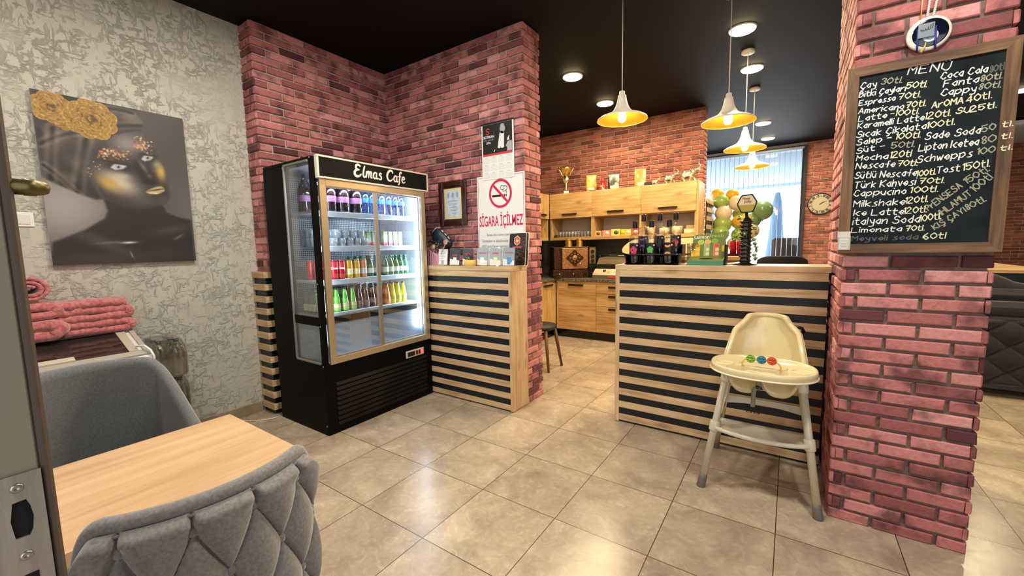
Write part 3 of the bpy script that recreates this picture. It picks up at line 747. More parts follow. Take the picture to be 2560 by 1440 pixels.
# ---- brush lettering on the sign, drawn as tapering strokes
def smooth_pts(p, k=5):
    p = [np.array(q, float) for q in p]
    if len(p) < 3: return p
    o = []
    for i in range(len(p)-1):
        a = p[max(i-1, 0)]; b = p[i]; c = p[i+1]; d = p[min(i+2, len(p)-1)]
        for t in range(k):
            t /= k; o.append(0.5*((2*b)+(-a+c)*t+(2*a-5*b+4*c-d)*t*t+(-a+3*b-3*c+d)*t**3))
    o.append(p[-1]); return o
RIB = [0]
def ribbon(mb, pts, w, o, u, v, lift=0.0, th=0.0):
    """pts in 2D -> flat ribbon on the plane o + x*u + y*v; w: width or function of 0..1"""
    o = np.array(o, float); u = np.array(u, float); v = np.array(v, float); n = np.cross(u, v)
    m = len(pts); L = []; R = []
    if m == 1: pts = [pts[0], pts[0]+1e-4]; m = 2
    for i in range(m):
        t = pts[min(i+1, m-1)]-pts[max(i-1, 0)]; l = math.hypot(*t) or 1; t = t/l
        nn = np.array((-t[1], t[0])); ww = (w(i/(m-1)) if callable(w) else w)/2
        e = t*(ww*0.6)*(-1 if i == 0 else 1 if i == m-1 else 0)
        L.append(pts[i]+nn*ww+e); R.append(pts[i]-nn*ww+e)
    RIB[0] = (RIB[0]+1) % 9; lift += RIB[0]*4e-5
    P = [tuple(o+u*q[0]+v*q[1]+n*(lift+i*1.2e-5)) for i, q in list(enumerate(L))+list(enumerate(R))]
    return mb.add(P, [(i, i+1, m+i+1, m+i) for i in range(m-1)], False)
SIGN = [  # Elmas Cafe: strokes in letter units (x-height 1, cap 1.75)
 ([(1.15, 1.55), (0.85, 1.75), (0.45, 1.6), (0.42, 1.2), (0.75, 1.02), (0.95, 1.05)], .3), ([(0.75, 1.02), (0.25, 0.8), (0.1, 0.35), (0.4, 0.02), (0.9, 0.1), (1.25, 0.4)], .34),
 ([(1.95, 1.7), (1.72, 1.0), (1.62, 0.3), (1.78, 0.03), (2.0, 0.18)], .27),
 ([(2.25, 0.95), (2.2, 0.5), (2.1, 0.0)], .26), ([(2.2, 0.5), (2.5, 0.95), (2.68, 0.85), (2.6, 0.4), (2.54, 0.0)], .24), ([(2.6, 0.4), (2.92, 0.95), (3.1, 0.85), (3.0, 0.35), (3.06, 0.05), (3.25, 0.15)], .24),
 ([(4.1, 0.85), (3.8, 0.98), (3.5, 0.65), (3.5, 0.2), (3.75, 0.03), (4.02, 0.35)], .24), ([(4.14, 0.95), (4.02, 0.4), (4.12, 0.05), (4.32, 0.15)], .25),
 ([(5.05, 0.9), (4.78, 0.98), (4.66, 0.72), (4.95, 0.45), (4.92, 0.1), (4.6, 0.02), (4.42, 0.15)], .25),
 ([(7.3, 1.35), (7.2, 1.65), (6.8, 1.7), (6.35, 1.3), (6.15, 0.7), (6.35, 0.15), (6.8, 0.05), (7.25, 0.4)], .31),
 ([(8.15, 0.85), (7.85, 0.98), (7.55, 0.65), (7.55, 0.2), (7.8, 0.03), (8.07, 0.35)], .24), ([(8.2, 0.95), (8.07, 0.4), (8.17, 0.05), (8.36, 0.15)], .25),
 ([(9.2, 1.55), (9.0, 1.72), (8.8, 1.4), (8.7, 0.6), (8.55, -0.25), (8.35, -0.4)], .26), ([(8.45, 0.92), (9.05, 0.98)], .2),
 ([(9.28, 0.5), (9.7, 0.62), (9.72, 0.9), (9.45, 0.95), (9.2, 0.55), (9.3, 0.1), (9.6, 0.03), (9.88, 0.22)], .24)]
mb = MB(); k = 0.0485
for st, wd in SIGN:
    ribbon(mb, [q*k for q in smooth_pts(st, 6)], lambda t, wd=wd: k*wd*(0.55+0.6*math.sin(PI*min(1, t*0.9+0.1))), Vector((-1.3032, 0.668, 1.872))-fo, (0, 1, 0), (0, 0, 1))
mb.build('lettering', P_('sign_white', '#f4efe2', 0.5), sgo)

# ---------------------------------------------------------------- what stands in the fridge
def bottle(name, cat, mats, prof, cap, label=None, liquid=None, n=18):
    """profile bottle: body > label_band ; cap"""
    t = thing(name, '', cat)
    b = MB().lathe(prof, n, cap=True).build('body', mats[0], t)
    if label: MB().lathe([(label[0]+0.0006, label[1]), (label[0]+0.0006, label[2])], n, cap=False).build('label_band', mats[1], b)
    if liquid: MB().lathe(liquid, n).build('drink', mats[3], b)
    MB().lathe([(cap[0], cap[1]), (cap[0], cap[2]-0.002), (cap[0]-0.002, cap[2]), (0, cap[2])], 14, cap=False).build('cap', mats[2], t)
    return t
DARKG = P_('dark_cola', '#1d0f16', 0.08, coat=0.5)
VIOLET = P_('violet_label', '#8d5a86', 0.5)
BLKCAP = P_('black_cap', '#141416', 0.4)
cola = bottle('soda_bottle', 'bottle', (DARKG, VIOLET, BLKCAP), [(0.036, 0), (0.046, 0.012), (0.046, 0.05), (0.043, 0.062), (0.046, 0.075), (0.047, 0.12), (0.046, 0.16), (0.030, 0.215), (0.0145, 0.248), (0.0145, 0.262)], (0.0155, 0.258, 0.275), (0.0468, 0.078, 0.122))
G = 'dark bottles on the top fridge shelf'
sp = [(-1.50, 0.585), (-1.50, 0.692), (-1.50, 0.805), (-1.61, 0.46), (-1.61, 0.575), (-1.61, 0.69), (-1.72, 0.52), (-1.72, 0.64)]
for i, (x, y) in enumerate(sp):
    lab = '%s dark bottle with violet label in front row of the top fridge shelf' % nth(i, 3) if i < 3 else 'dark bottle with violet label behind the front row on the top fridge shelf'
    if i == 0: cola.location = (x, y, SHZ[0]+0.001); cola['label'] = lab; cola['group'] = G
    else: copy_tree(cola, (x, y, SHZ[0]+0.001), random.uniform(-1, 1), lab, G if i < 3 else 'dark bottles behind on the top fridge shelf')
WATER = thin_glass('water_plastic', '#cfe4fb', 0.12); BLUEL = P_('blue_label', '#2f6fd0', 0.4); WHCAP = P_('white_cap', '#e8eef5', 0.4)
wat = bottle('water_bottle', 'bottle', (WATER, BLUEL, WHCAP), [(0.027, 0), (0.032, 0.008), (0.032, 0.04), (0.030, 0.045), (0.032, 0.05), (0.032, 0.08), (0.0305, 0.084), (0.032, 0.09), (0.032, 0.145), (0.026, 0.175), (0.013, 0.198), (0.013, 0.208)], (0.0145, 0.206, 0.222), (0.032, 0.095, 0.13))
ys = [0.888, 0.955, 1.048, 1.118, 1.188, 1.258]
for i, y in enumerate(ys):
    lab = '%s clear water bottle with blue band on the top fridge shelf' % nth(i, 6)
    if i == 0: wat.location = (-1.5, y, SHZ[0]+0.001); wat['label'] = lab; wat['group'] = 'water bottles on the top fridge shelf'
    else: copy_tree(wat, (-1.5, y, SHZ[0]+0.001), 0, lab, 'water bottles on the top fridge shelf')
    copy_tree(wat, (-1.575, y+0.006, SHZ[0]+0.001), 0.4, 'clear water bottle in back row of the top fridge shelf', 'water bottles behind on the top fridge shelf')
# tumblers, two tiers
TUM = white_glass('tumbler_glass', '#f2f6fa', 0.22, 0.14)
def tumbler(r0=0.026, r1=0.032, h=0.064, nm='tumbler'):
    return MB().lathe([(0.0, 0.004), (r0-0.003, 0.004), (r1-0.0025, h), (r1, h), (r0, 0.0), (0, 0)], 18, cap=False).build(nm, TUM)
tb = tumbler()
first = True; c = 0
for tier in (0, 1):
    for row, x in enumerate((-1.475, -1.545, -1.615, -1.685)):
        for i in range(4 if tier else 5):
            y = (0.58 if row == 0 else 0.475)+i*0.0675 + (0.03 if tier and row == 0 else 0)
            if row and i > 2 and tier: continue
            lab = ('%s tumbler in front row of the %s tier on the glass shelf' % (nth(i, 4 if tier else 5), 'upper' if tier else 'lower')) if row == 0 else 'small clear tumbler behind front row of the stacked fridge glasses'
            g = 'stacked tumblers in the fridge' if row == 0 else 'tumblers behind in the fridge'
            if first: o_ = tb; first = False; tag(o_, lab, 'glass', g); o_.location = (x, y, SHZ[1]+0.001)
            else: copy_tree(tb, (x, y, SHZ[1]+0.001+tier*0.0655), 0, lab, g)
# juice cartons
def carton_mat():
    m, nt, b = nodes('juice_carton'); L = nt.links.new
    tc = N(nt, 'ShaderNodeTexCoord'); sp = N(nt, 'ShaderNodeSeparateXYZ'); L(tc.outputs['Object'], sp.inputs[0])
    nz = N(nt, 'ShaderNodeTexNoise'); nz.inputs['Scale'].default_value = 45; L(tc.outputs['Object'], nz.inputs['Vector'])
    ad = N(nt, 'ShaderNodeMath', operation='MULTIPLY_ADD'); L(nz.outputs['Fac'], ad.inputs[0]); ad.inputs[1].default_value = 0.05; L(sp.outputs['Z'], ad.inputs[2])
    cr = N(nt, 'ShaderNodeValToRGB'); mr = N(nt, 'ShaderNodeMath', operation='DIVIDE'); mr.inputs[1].default_value = 0.15; L(ad.outputs[0], mr.inputs[0]); L(mr.outputs[0], cr.inputs[0])
    e = cr.color_ramp.elements; e[0].position = 0.1; e[0].color = S('#5b86c9'); e[1].position = 0.95; e[1].color = S('#6ea35a')
    for p, cc in ((0.28, '#d2504c'), (0.42, '#e7e3da'), (0.66, '#cfe0c4')):
        x = e.new(p); x.color = S(cc)
    L(cr.outputs[0], b.inputs['Base Color']); b.inputs['Roughness'].default_value = 0.4
    return m
CART = carton_mat()
ct = thing('juice_carton', '', 'carton'); MB().box((-0.02, -0.0215, 0), (0.02, 0.0215, 0.117), 0.002).build('body', CART, ct)
MB().box((-0.02, -0.0215, 0.117), (0.02, 0.0215, 0.1205), 0.001).build('top_fold', P_('carton_top', '#dfe6dc', 0.5), ct)
MB().cyl((-0.002, 0.01, 0.06), (0.0216, 0.014, 0.118), 0.0018, n=6).build('straw', WHITE_P, ct)
for i, y in enumerate((0.845, 0.898, 0.952, 1.062, 1.115, 1.168, 1.22)):
    lab = '%s small fruit juice carton on the shelf beside the tumblers' % nth(i, 7)
    if i == 0: ct.location = (-1.5, y, SHZ[1]+0.001); tag(ct, lab, None, 'juice cartons in the fridge')
    else: copy_tree(ct, (-1.5, y, SHZ[1]+0.001), 0, lab, 'juice cartons in the fridge')
# cans
def can(cat, col, band, script):
    t = thing('drink_can', '', cat)
    b = MB().lathe([(0.022, 0), (0.0285, 0.006), (0.0285, 0.132), (0.024, 0.141)], 22).build('body', P_('can_'+col, col, 0.25, 0.4), t)
    if band: MB().lathe([(0.0288, 0.03), (0.0288, 0.075)], 22, cap=False).build('print_band', P_('canband_'+band, band, 0.4), b)
    MB().lathe([(0.024, 0.141), (0.0245, 0.1435), (0.022, 0.1435), (0.021, 0.141), (0, 0.141)], 22, cap=False).build('lid', STEEL, t)
    if script:
        text_mesh(script, 'print', P_('can_white', '#f3f1ee', 0.4), b, (0.0292, 0, 0.085), (0, 1, 0), (0, 0, 1), width=0.046, shear=0.35, off=0.012)
    return t
cz = SHZ[2]+0.001
red = can('can', '#c2152b', None, 'Coca')
tag(red, 'red cola can at the left end of the can shelf front row', None, 'red cans in the fridge'); red.location = (-1.5, 0.585, cz); red.rotation_euler.z = -0.5
copy_tree(red, (-1.5, 0.645, cz), -0.5, 'red cola can next to the yellow cans in the fridge', 'red cans in the fridge')
for x, y in ((-1.575, 0.50), (-1.60, 0.565), (-1.66, 0.49)): copy_tree(red, (x, y, cz), 0.6, 'red can behind the front row, seen through the fridge side window', 'red cans behind in the fridge')
yel = can('can', '#d8a02a', '#e9d9a0', None); tag(yel, 'left of two yellow fruit soda cans in the fridge', None, 'yellow cans in the fridge'); yel.location = (-1.5, 0.71, cz)
copy_tree(yel, (-1.5, 0.775, cz), 0.3, 'right of two yellow fruit soda cans in the fridge', 'yellow cans in the fridge')
pea = can('can', '#d58a68', '#cfc9c4', None); tag(pea, 'peach coloured can between yellow can and green bottles'); pea.location = (-1.5, 0.84, cz)
GREEN = P_('green_glass', '#2f8f5f', 0.06, trans=0.55, coat=0.4); GLAB = P_('green_label', '#cfe3d2', 0.5); GCAP = P_('green_cap', '#2b6b45', 0.35)
gb = bottle('soda_bottle', 'bottle', (GREEN, GLAB, GCAP), [(0.026, 0), (0.0285, 0.006), (0.0285, 0.085), (0.024, 0.108), (0.0125, 0.14), (0.0115, 0.162)], (0.0135, 0.158, 0.170), (0.0285, 0.03, 0.07))
sp = [(-1.5, 0.905), (-1.5, 0.963), (-1.5, 1.058), (-1.5, 1.115), (-1.5, 1.172), (-1.5, 1.225), (-1.5, 1.278)]
for i, (x, y) in enumerate(sp):
    lab = '%s green glass bottle in front row of the can shelf' % nth(i, 7)
    if i == 0: gb.location = (x, y, cz); tag(gb, lab, None, 'green bottles on the can shelf')
    else: copy_tree(gb, (x, y, cz), random.uniform(-0.5, 0.5), lab, 'green bottles on the can shelf')
for x, y in ((-1.575, 0.76), (-1.575, 0.82), (-1.575, 0.88), (-1.575, 0.94), (-1.575, 1.08), (-1.575, 1.14), (-1.575, 1.2), (-1.575, 1.26)):
    copy_tree(gb, (x, y, cz), 0, 'green glass bottle behind the front row of the can shelf', 'green bottles behind on the can shelf')
# juice bottles on the bottom shelf
def juice(key, liquid, lab):
    return bottle('juice_bottle', 'bottle', (P_('jb_'+key, liquid, 0.08, trans=0.12, coat=0.6), P_('jl_'+key, lab, 0.5), P_('jc_dark', '#2b2f2c', 0.4)), [(0.025, 0), (0.0285, 0.005), (0.029, 0.03), (0.026, 0.075), (0.019, 0.125), (0.0125, 0.155), (0.0125, 0.172)], (0.0145, 0.168, 0.180), (0.0283, 0.018, 0.062))
bz = SHZ[3]+0.001
kinds = {'lime': juice('lime', '#58b832', '#b9b183'), 'cherry': juice('cherry', '#3a1420', '#6d5960'), 'orange': juice('orange', '#f58a1e', '#c07a44'), 'lemon': juice('lemon', '#efe62a', '#c2b04c')}
front = [('lime', 0.59), ('lime', 0.660), ('lime', 0.728), ('cherry', 0.789), ('cherry', 0.849), ('cherry', 0.909), ('orange', 0.962), ('orange', 1.062), ('lemon', 1.122), ('lemon', 1.182), ('lemon', 1.24)]
cnt = {k: sum(1 for q in front if q[0] == k) for k in kinds}; used = {k: 0 for k in kinds}
desc = {'lime': 'green lime soda bottle', 'cherry': 'dark cherry juice bottle', 'orange': 'orange juice bottle', 'lemon': 'yellow lemonade bottle'}
for k, y in front:
    i = used[k]; used[k] += 1; w = nth(i, cnt[k]) if cnt[k] > 1 else 'single'
    lab = '%s %s in front row of the bottom fridge shelf' % (w, desc[k])
    if i == 0: kinds[k].location = (-1.5, y, bz); tag(kinds[k], lab, None, desc[k]+'s in the fridge')
    else: copy_tree(kinds[k], (-1.5, y, bz), random.uniform(-0.4, 0.4), lab, desc[k]+'s in the fridge')
back = [('lime', 0.625), ('lime', 0.694), ('cherry', 0.758), ('cherry', 0.819), ('cherry', 0.88), ('cherry', 0.941), ('orange', 1.002), ('orange', 1.09), ('lemon', 1.152), ('lemon', 1.213)]
for x in (-1.565, -1.63):
    for k, y in back: copy_tree(kinds[k], (x, y, bz), 0.2, desc[k]+' behind the front row of the bottom fridge shelf', desc[k]+'s behind in the fridge')
CLG = thin_glass('pale_green_glass', '#b9d6b4', 0.12)
mw = bottle('soda_bottle', 'bottle', (CLG, P_('cream_label', '#d8d2b4', 0.6), P_('jc_green', '#2c5a3c', 0.4)), [(0.024, 0), (0.0255, 0.004), (0.0255, 0.085), (0.018, 0.12), (0.0115, 0.15), (0.0115, 0.172)], (0.0135, 0.168, 0.18), (0.0255, 0.025, 0.075))
sp = [(-1.45, 0.43), (-1.51, 0.43), (-1.57, 0.43), (-1.63, 0.43), (-1.48, 0.485), (-1.54, 0.49), (-1.60, 0.49), (-1.66, 0.49)]
for i, (x, y) in enumerate(sp):
    lab = '%s pale green mineral soda bottle close to the fridge side window' % (['rightmost', 'second from right', 'third from right', 'leftmost'][i]) if i < 4 else 'pale green mineral soda bottle in second row behind fridge side window'
    if i == 0: mw.location = (x, y, bz); tag(mw, lab, None, 'mineral sodas at the side window')
    else: copy_tree(mw, (x, y, bz), -1.5, lab, 'mineral sodas at the side window' if i < 4 else 'mineral sodas in second row')
# ---------------------------------------------------------------- kitchen units
HANDLE = P_('dark_bronze_handle', '#4a4038', 0.3, 0.8)
def handle(mb, xa, xb, y, z, drop=0.022):
    """cup-edge pull that stands off a front facing -y"""
    return mb.box((xa, y-0.022, z-0.004), (xb, y, z+0.004), 0.001).box((xa, y-0.022, z-drop), (xb, y-0.019, z+0.004), 0.001)
KY = 4.075
ORG = Vector((0, 0, 0))
def unit(name, label, cat, o, group=None):
    return thing(name, label, cat, o, 0, group), Vector(o)
def door_y(parent, o, xa, xb, za, zb, y, h=None, name='door', mat=None):
    """front panel facing -y with a pull at (xa, xb, z)"""
    d = rel(MB(), o).box((xa+0.0015, y-0.018, za+0.0015), (xb-0.0015, y, zb-0.0015), 0.0015).build(name, mat or KOAK_X, parent)
    if h: handle(rel(MB(), o), h[0], h[1], y-0.018, h[2]).build('handle', HANDLE, d)
    return d
# base run along the back wall
t, o = unit('base_cabinet', 'oak base cabinet with one wide door in the kitchen corner', 'cabinet', (-1.13, 4.36, 0))
rel(MB(), o).box((-1.455, KY, 0.12), (-0.845, 4.74, 0.825)).build('body', KOAK_Z, t)
rel(MB(), o).box((-1.455, KY+0.03, 0), (-0.845, KY+0.045, 0.12)).build('plinth', BLACK_GLOSS, t)
rel(MB(), o).box((-1.455, KY-0.016, 0.122), (-1.428, KY, 0.79), 0.001).build('filler', KOAK_Z, t)
door_y(t, o, -1.428, -0.845, 0.122, 0.79, KY, (-1.262, -1.03, 0.782))
rel(MB(), o).box((-1.455, KY-0.012, 0.792), (-0.845, KY, 0.824)).build('top_rail', KOAK_X, t)
t, o = unit('drawer_cabinet', 'oak cabinet with stacked drawers, half hidden by the counter end', 'cabinet', (-0.54, 4.36, 0))
rel(MB(), o).box((-0.843, KY, 0.12), (-0.24, 4.74, 0.825)).build('body', KOAK_Z, t)
rel(MB(), o).box((-0.843, KY+0.03, 0), (-0.24, KY+0.045, 0.12)).build('plinth', BLACK_GLOSS, t)
for za, zb in ((0.665, 0.79), (0.49, 0.662), (0.122, 0.487)): door_y(t, o, -0.843, -0.24, za, zb, KY, (-0.66, -0.42, zb-0.022), 'drawer')
rel(MB(), o).box((-0.843, KY-0.012, 0.792), (-0.24, KY, 0.824)).build('top_rail', KOAK_X, t)
t, o = unit('base_cabinet', 'oak base cabinet at right end of the kitchen run behind the counter', 'cabinet', (0.06, 4.36, 0))
rel(MB(), o).box((-0.238, KY, 0.12), (0.355, 4.74, 0.825)).build('body', KOAK_Z, t)
rel(MB(), o).box((-0.238, KY+0.03, 0), (0.355, KY+0.045, 0.12)).build('plinth', BLACK_GLOSS, t)
door_y(t, o, -0.238, 0.355, 0.122, 0.79, KY, (-0.06, 0.18, 0.782))
# left leg of the L, seen past the brick wall end
t, o = unit('base_cabinet', 'oak base cabinet on left leg, seen past the brick wall end', 'cabinet', (-1.79, 3.6, 0))
XF = -1.49
rel(MB(), o).box((-2.11, 3.15, 0.12), (XF, KY+0.66, 0.825)).build('body', KOAK_Z, t)
rel(MB(), o).box((XF-0.05, 3.15, 0), (XF-0.03, KY+0.06, 0.12)).build('plinth', BLACK_GLOSS, t)
d = rel(MB(), o).box((XF, 3.55, 0.122), (XF+0.018, KY-0.018, 0.79), 0.0015).build('door', KOAK_Z, t)
rel(MB(), o).box((XF+0.018, 3.70, 0.778), (XF+0.040, 3.95, 0.786), 0.001).box((XF+0.037, 3.70, 0.760), (XF+0.040, 3.95, 0.786), 0.001).build('handle', HANDLE, d)
rel(MB(), o).box((XF, 3.15, 0.122), (XF+0.018, 3.547, 0.79), 0.0015).build('door', KOAK_Z, t)
wt = MB().box((-2.11, KY-0.03, 0.827), (0.36, 4.745, 0.865), 0.003).box((-2.11, 3.12, 0.8275), (XF+0.03, KY-0.02, 0.8648), 0.003).build('worktop', WORKTOP)
tag(wt, 'dark mottled stone worktop running round the kitchen corner', 'worktop')
bs = MB().box((-2.1, 4.745, 0.866), (0.355, 4.758, 1.405)).box((-2.118, 3.12, 0.866), (-2.105, 4.745, 1.405)).build('backsplash', STONE)
tag(bs, 'dark veined stone backsplash between worktop and open shelves', 'backsplash'); struct(bs)

# wall cabinets: three lift-up doors over open shelves
UY = 4.36
for i, (xa, xb, hx, lab) in enumerate(((-1.715, -1.022, (-1.495, -1.26), 'oak wall cabinet with lift door, left of three, above the tumblers'), (-1.022, -0.328, (-0.794, -0.559), 'oak wall cabinet with lift door, middle of three, above tea boxes'), (-0.328, 0.362, (-0.096, 0.138), 'oak wall cabinet with lift door, right of three, under elephants'))):
    t, o = unit('wall_cabinet', lab, 'cabinet', ((xa+xb)/2, 4.55, 1.405), 'wall cabinets over the worktop')
    rel(MB(), o).box((xa, UY, 1.735), (xb, 4.745, 1.75)).box((xa, UY, 2.088), (xb, 4.745, 2.106)).box((xa, 4.73, 1.45), (xb, 4.745, 2.09)).build('carcass', KOAK_X, t)
    rel(MB(), o).box((xa, UY-0.01, 1.412), (xb, 4.745, 1.455), 0.001).build('shelf_board', KOAK_X, t)
    for a, b_, zl, zh in ((xa+0.002, xa+0.024, 1.455, 1.735), (xb-0.022, xb-0.001, 1.455, 1.735), (xa+0.002, xa+0.02, 1.75, 2.088), (xb-0.02, xb-0.001, 1.75, 2.088)):
        rel(MB(), o).box((a, UY, zl), (b_, 4.73, zh)).build('side_panel', KOAK_Z, t)
    rel(MB(), o).box((xa+0.024, 4.722, 1.456), (xb-0.022, 4.729, 1.734)).build('back_panel', P_('white_back_panel', '#cfc8be', 0.6), t)
    door_y(t, o, xa, xb, 1.738, 2.104, UY, (hx[0], hx[1], 1.800), 'lift_door')
o = Vector((0, 0, 0))
ep = MB().box((0.363, 4.335, 1.40), (0.385, 4.745, 2.106), 0.0015).build('cabinet_end_panel', KOAK_Z); tag(ep, 'oak end panel closing the wall cabinets at their right end', 'cabinet panel')
t, o = unit('wall_cabinet', 'oak corner wall cabinet beside the brick wall end', 'cabinet', (-1.95, 4.0, 1.405))
rel(MB(), o).box((-2.11, 3.3, 1.738), (-1.735, 4.33, 2.106)).build('carcass', KOAK_Z, t)
rel(MB(), o).box((-2.11, 3.3, 1.412), (-1.735, 4.33, 1.455)).box((-2.11, 4.31, 1.455), (-1.74, 4.33, 1.738)).box((-2.11, 3.3, 1.455), (-1.74, 3.32, 1.738)).box((-2.11, 3.32, 1.455), (-2.09, 4.31, 1.738)).build('shelf_frame', KOAK_Z, t)
d = rel(MB(), o).box((-1.735, 3.82, 1.740), (-1.717, 4.328, 2.104), 0.0015).build('door', KOAK_Z, t)
rel(MB(), o).box((-1.717, 3.98, 1.796), (-1.695, 4.22, 1.804)).box((-1.698, 3.98, 1.778), (-1.695, 4.22, 1.804)).build('handle', HANDLE, d)

# ---- on top of the wall cabinets
ZT = 2.1075
# trophy
GOLDL = P_('pale_gold', '#f2df9a', 0.22, 1.0)
t = thing('trophy_cup', 'gold trophy cup with two handles on a dark plinth atop wall cabinets', 'trophy', (-1.512, 4.50, ZT), 0.45)
b = MB().box((-0.048, -0.04, 0), (0.048, 0.04, 0.06), 0.003).build('plinth', P_('dark_marble', '#26211e', 0.25), t)
MB().box((-0.038, -0.0415, 0.008), (0.038, -0.040, 0.05)).build('plaque', P_('silver_plaque', '#d6d4cc', 0.4, 0.3), b)
MB().lathe([(0.024, 0.06), (0.016, 0.075), (0.012, 0.10), (0.014, 0.16), (0.010, 0.20)], 20).build('stem', GOLDL, t)
q = MB(); q.T = Matrix.Translation((0, -0.012, 0.222)) @ Matrix.Scale(1.3, 4, (0, 0, 1)) @ Matrix.Rotation(PI/2, 4, 'X'); q.lathe([(0.0, -0.008), (0.044, -0.008), (0.047, 0), (0.044, 0.008), (0.0, 0.008)], 28, cap=False)
q.build('medallion', GOLDL, t)
MB().lathe([(0.012, 0.27), (0.03, 0.285), (0.055, 0.32), (0.075, 0.37), (0.085, 0.405), (0.082, 0.405), (0.07, 0.37), (0.05, 0.322), (0.0, 0.295)], 28, cap=False).build('bowl', P_('bright_gold', '#e6c764', 0.25, 0.9), t)
for s in (-1, 1):
    MB().tube([(s*0.03, 0, 0.272), (s*0.062, 0, 0.29), (s*0.075, 0, 0.325), (s*0.098, 0, 0.36), (s*0.118, 0, 0.40), (s*0.112, 0, 0.412), (s*0.09, 0, 0.395)], [0.006, 0.008, 0.010, 0.011, 0.010, 0.007, 0.004], 8).build('handle', GOLDL, t)
# coffee bags
def bag(label, x, y, w, h, base, blotch, top, rz=0.0):
    m = noise_mat('bag_'+base[1:], base, blotch, 9, 0.35, 0.15, 12, stretch=(1, 1, 0.7), lo=0.47, hi=0.56)
    t = thing('coffee_bag', label, 'coffee bag', (x, y, ZT), rz, 'coffee bags on the wall cabinets')
    P = []; nu = 20
    for k in range(9):
        f = k/8; z = h*f*0.93
        dx = w/2*(0.96+0.05*math.sin(PI*f)); dy = 0.036*(1-f**2.2*0.9)+0.001
        row = []
        for i in range(nu):
            a = 2*PI*i/nu; cx = math.cos(a); cy = math.sin(a)
            row.append((dx*math.copysign(abs(cx)**0.35, cx)+random.uniform(-.001, .001), dy*math.copysign(abs(cy)**0.45, cy)+random.uniform(-.0015, .0015), z))
        P.append(row)
    mb = MB().grid(P, nu, 9, True, True); b0 = 0
    mb.f.append(tuple(range(nu))[::-1]); mb.mi.append(0); mb.sm.append(False)
    mb.build('body', m, t)
    MB().box((-w*0.48, -0.003, h*0.92), (w*0.48, 0.003, h), 0.001).build('top_seal', P_('bagtop_'+top[1:], top, 0.4), t)
    MB().prism(rrect(w*0.55, h*0.13, 0.006, 3, 0, h*0.17), -0.0385, -0.0368, 'y').build('label_patch', P_('baglabel_'+top[1:], '#e6dcb8', 0.6), t)
    return t
bag('yellow gold coffee bag between the trophy and red jar', -1.10, 4.5, 0.155, 0.24, '#d2a23a', '#8a5a1e', '#d9b050', 0.4)
bag('black and cream coffee bag right of the red bottle', -0.765, 4.5, 0.155, 0.23, '#2b2a26', '#d9d2b4', '#3a4a2c', 0.3)
bag('orange and white coffee bag left of the small dark box', -0.388, 4.5, 0.155, 0.245, '#d98a3c', '#d9c7a8', '#dba860', 0.45)
t = thing('sauce_bottle', 'red bottle with red cap between the yellow and black coffee bags', 'bottle', (-0.925, 4.5, ZT))
b = MB().lathe([(0.04, 0), (0.045, 0.01), (0.046, 0.07), (0.038, 0.105), (0.024, 0.125)], 22).build('body', P_('red_sauce', '#b92b1f', 0.15, coat=0.5), t)
MB().lathe([(0.0465, 0.015), (0.0468, 0.075)], 22, cap=False).build('label_band', noise_mat('red_label', '#c8362c', '#f0c7bd', 30, 0.5, lo=0.55, hi=0.62), b)
MB().lathe([(0.027, 0.122), (0.034, 0.128), (0.030, 0.155), (0.016, 0.175), (0.010, 0.205), (0, 0.205)], 22).build('cap', P_('red_cap', '#d02a3a', 0.35), t)
bx = MB().box((-0.045, -0.035, 0), (0.045, 0.035, 0.055), 0.003).build('small_box', P_('dark_plum_box', '#3b2226', 0.5)); bx.location = (-0.277, 4.5, ZT)
tag(bx, 'small dark plum box between orange coffee bag and smallest elephant', 'box')

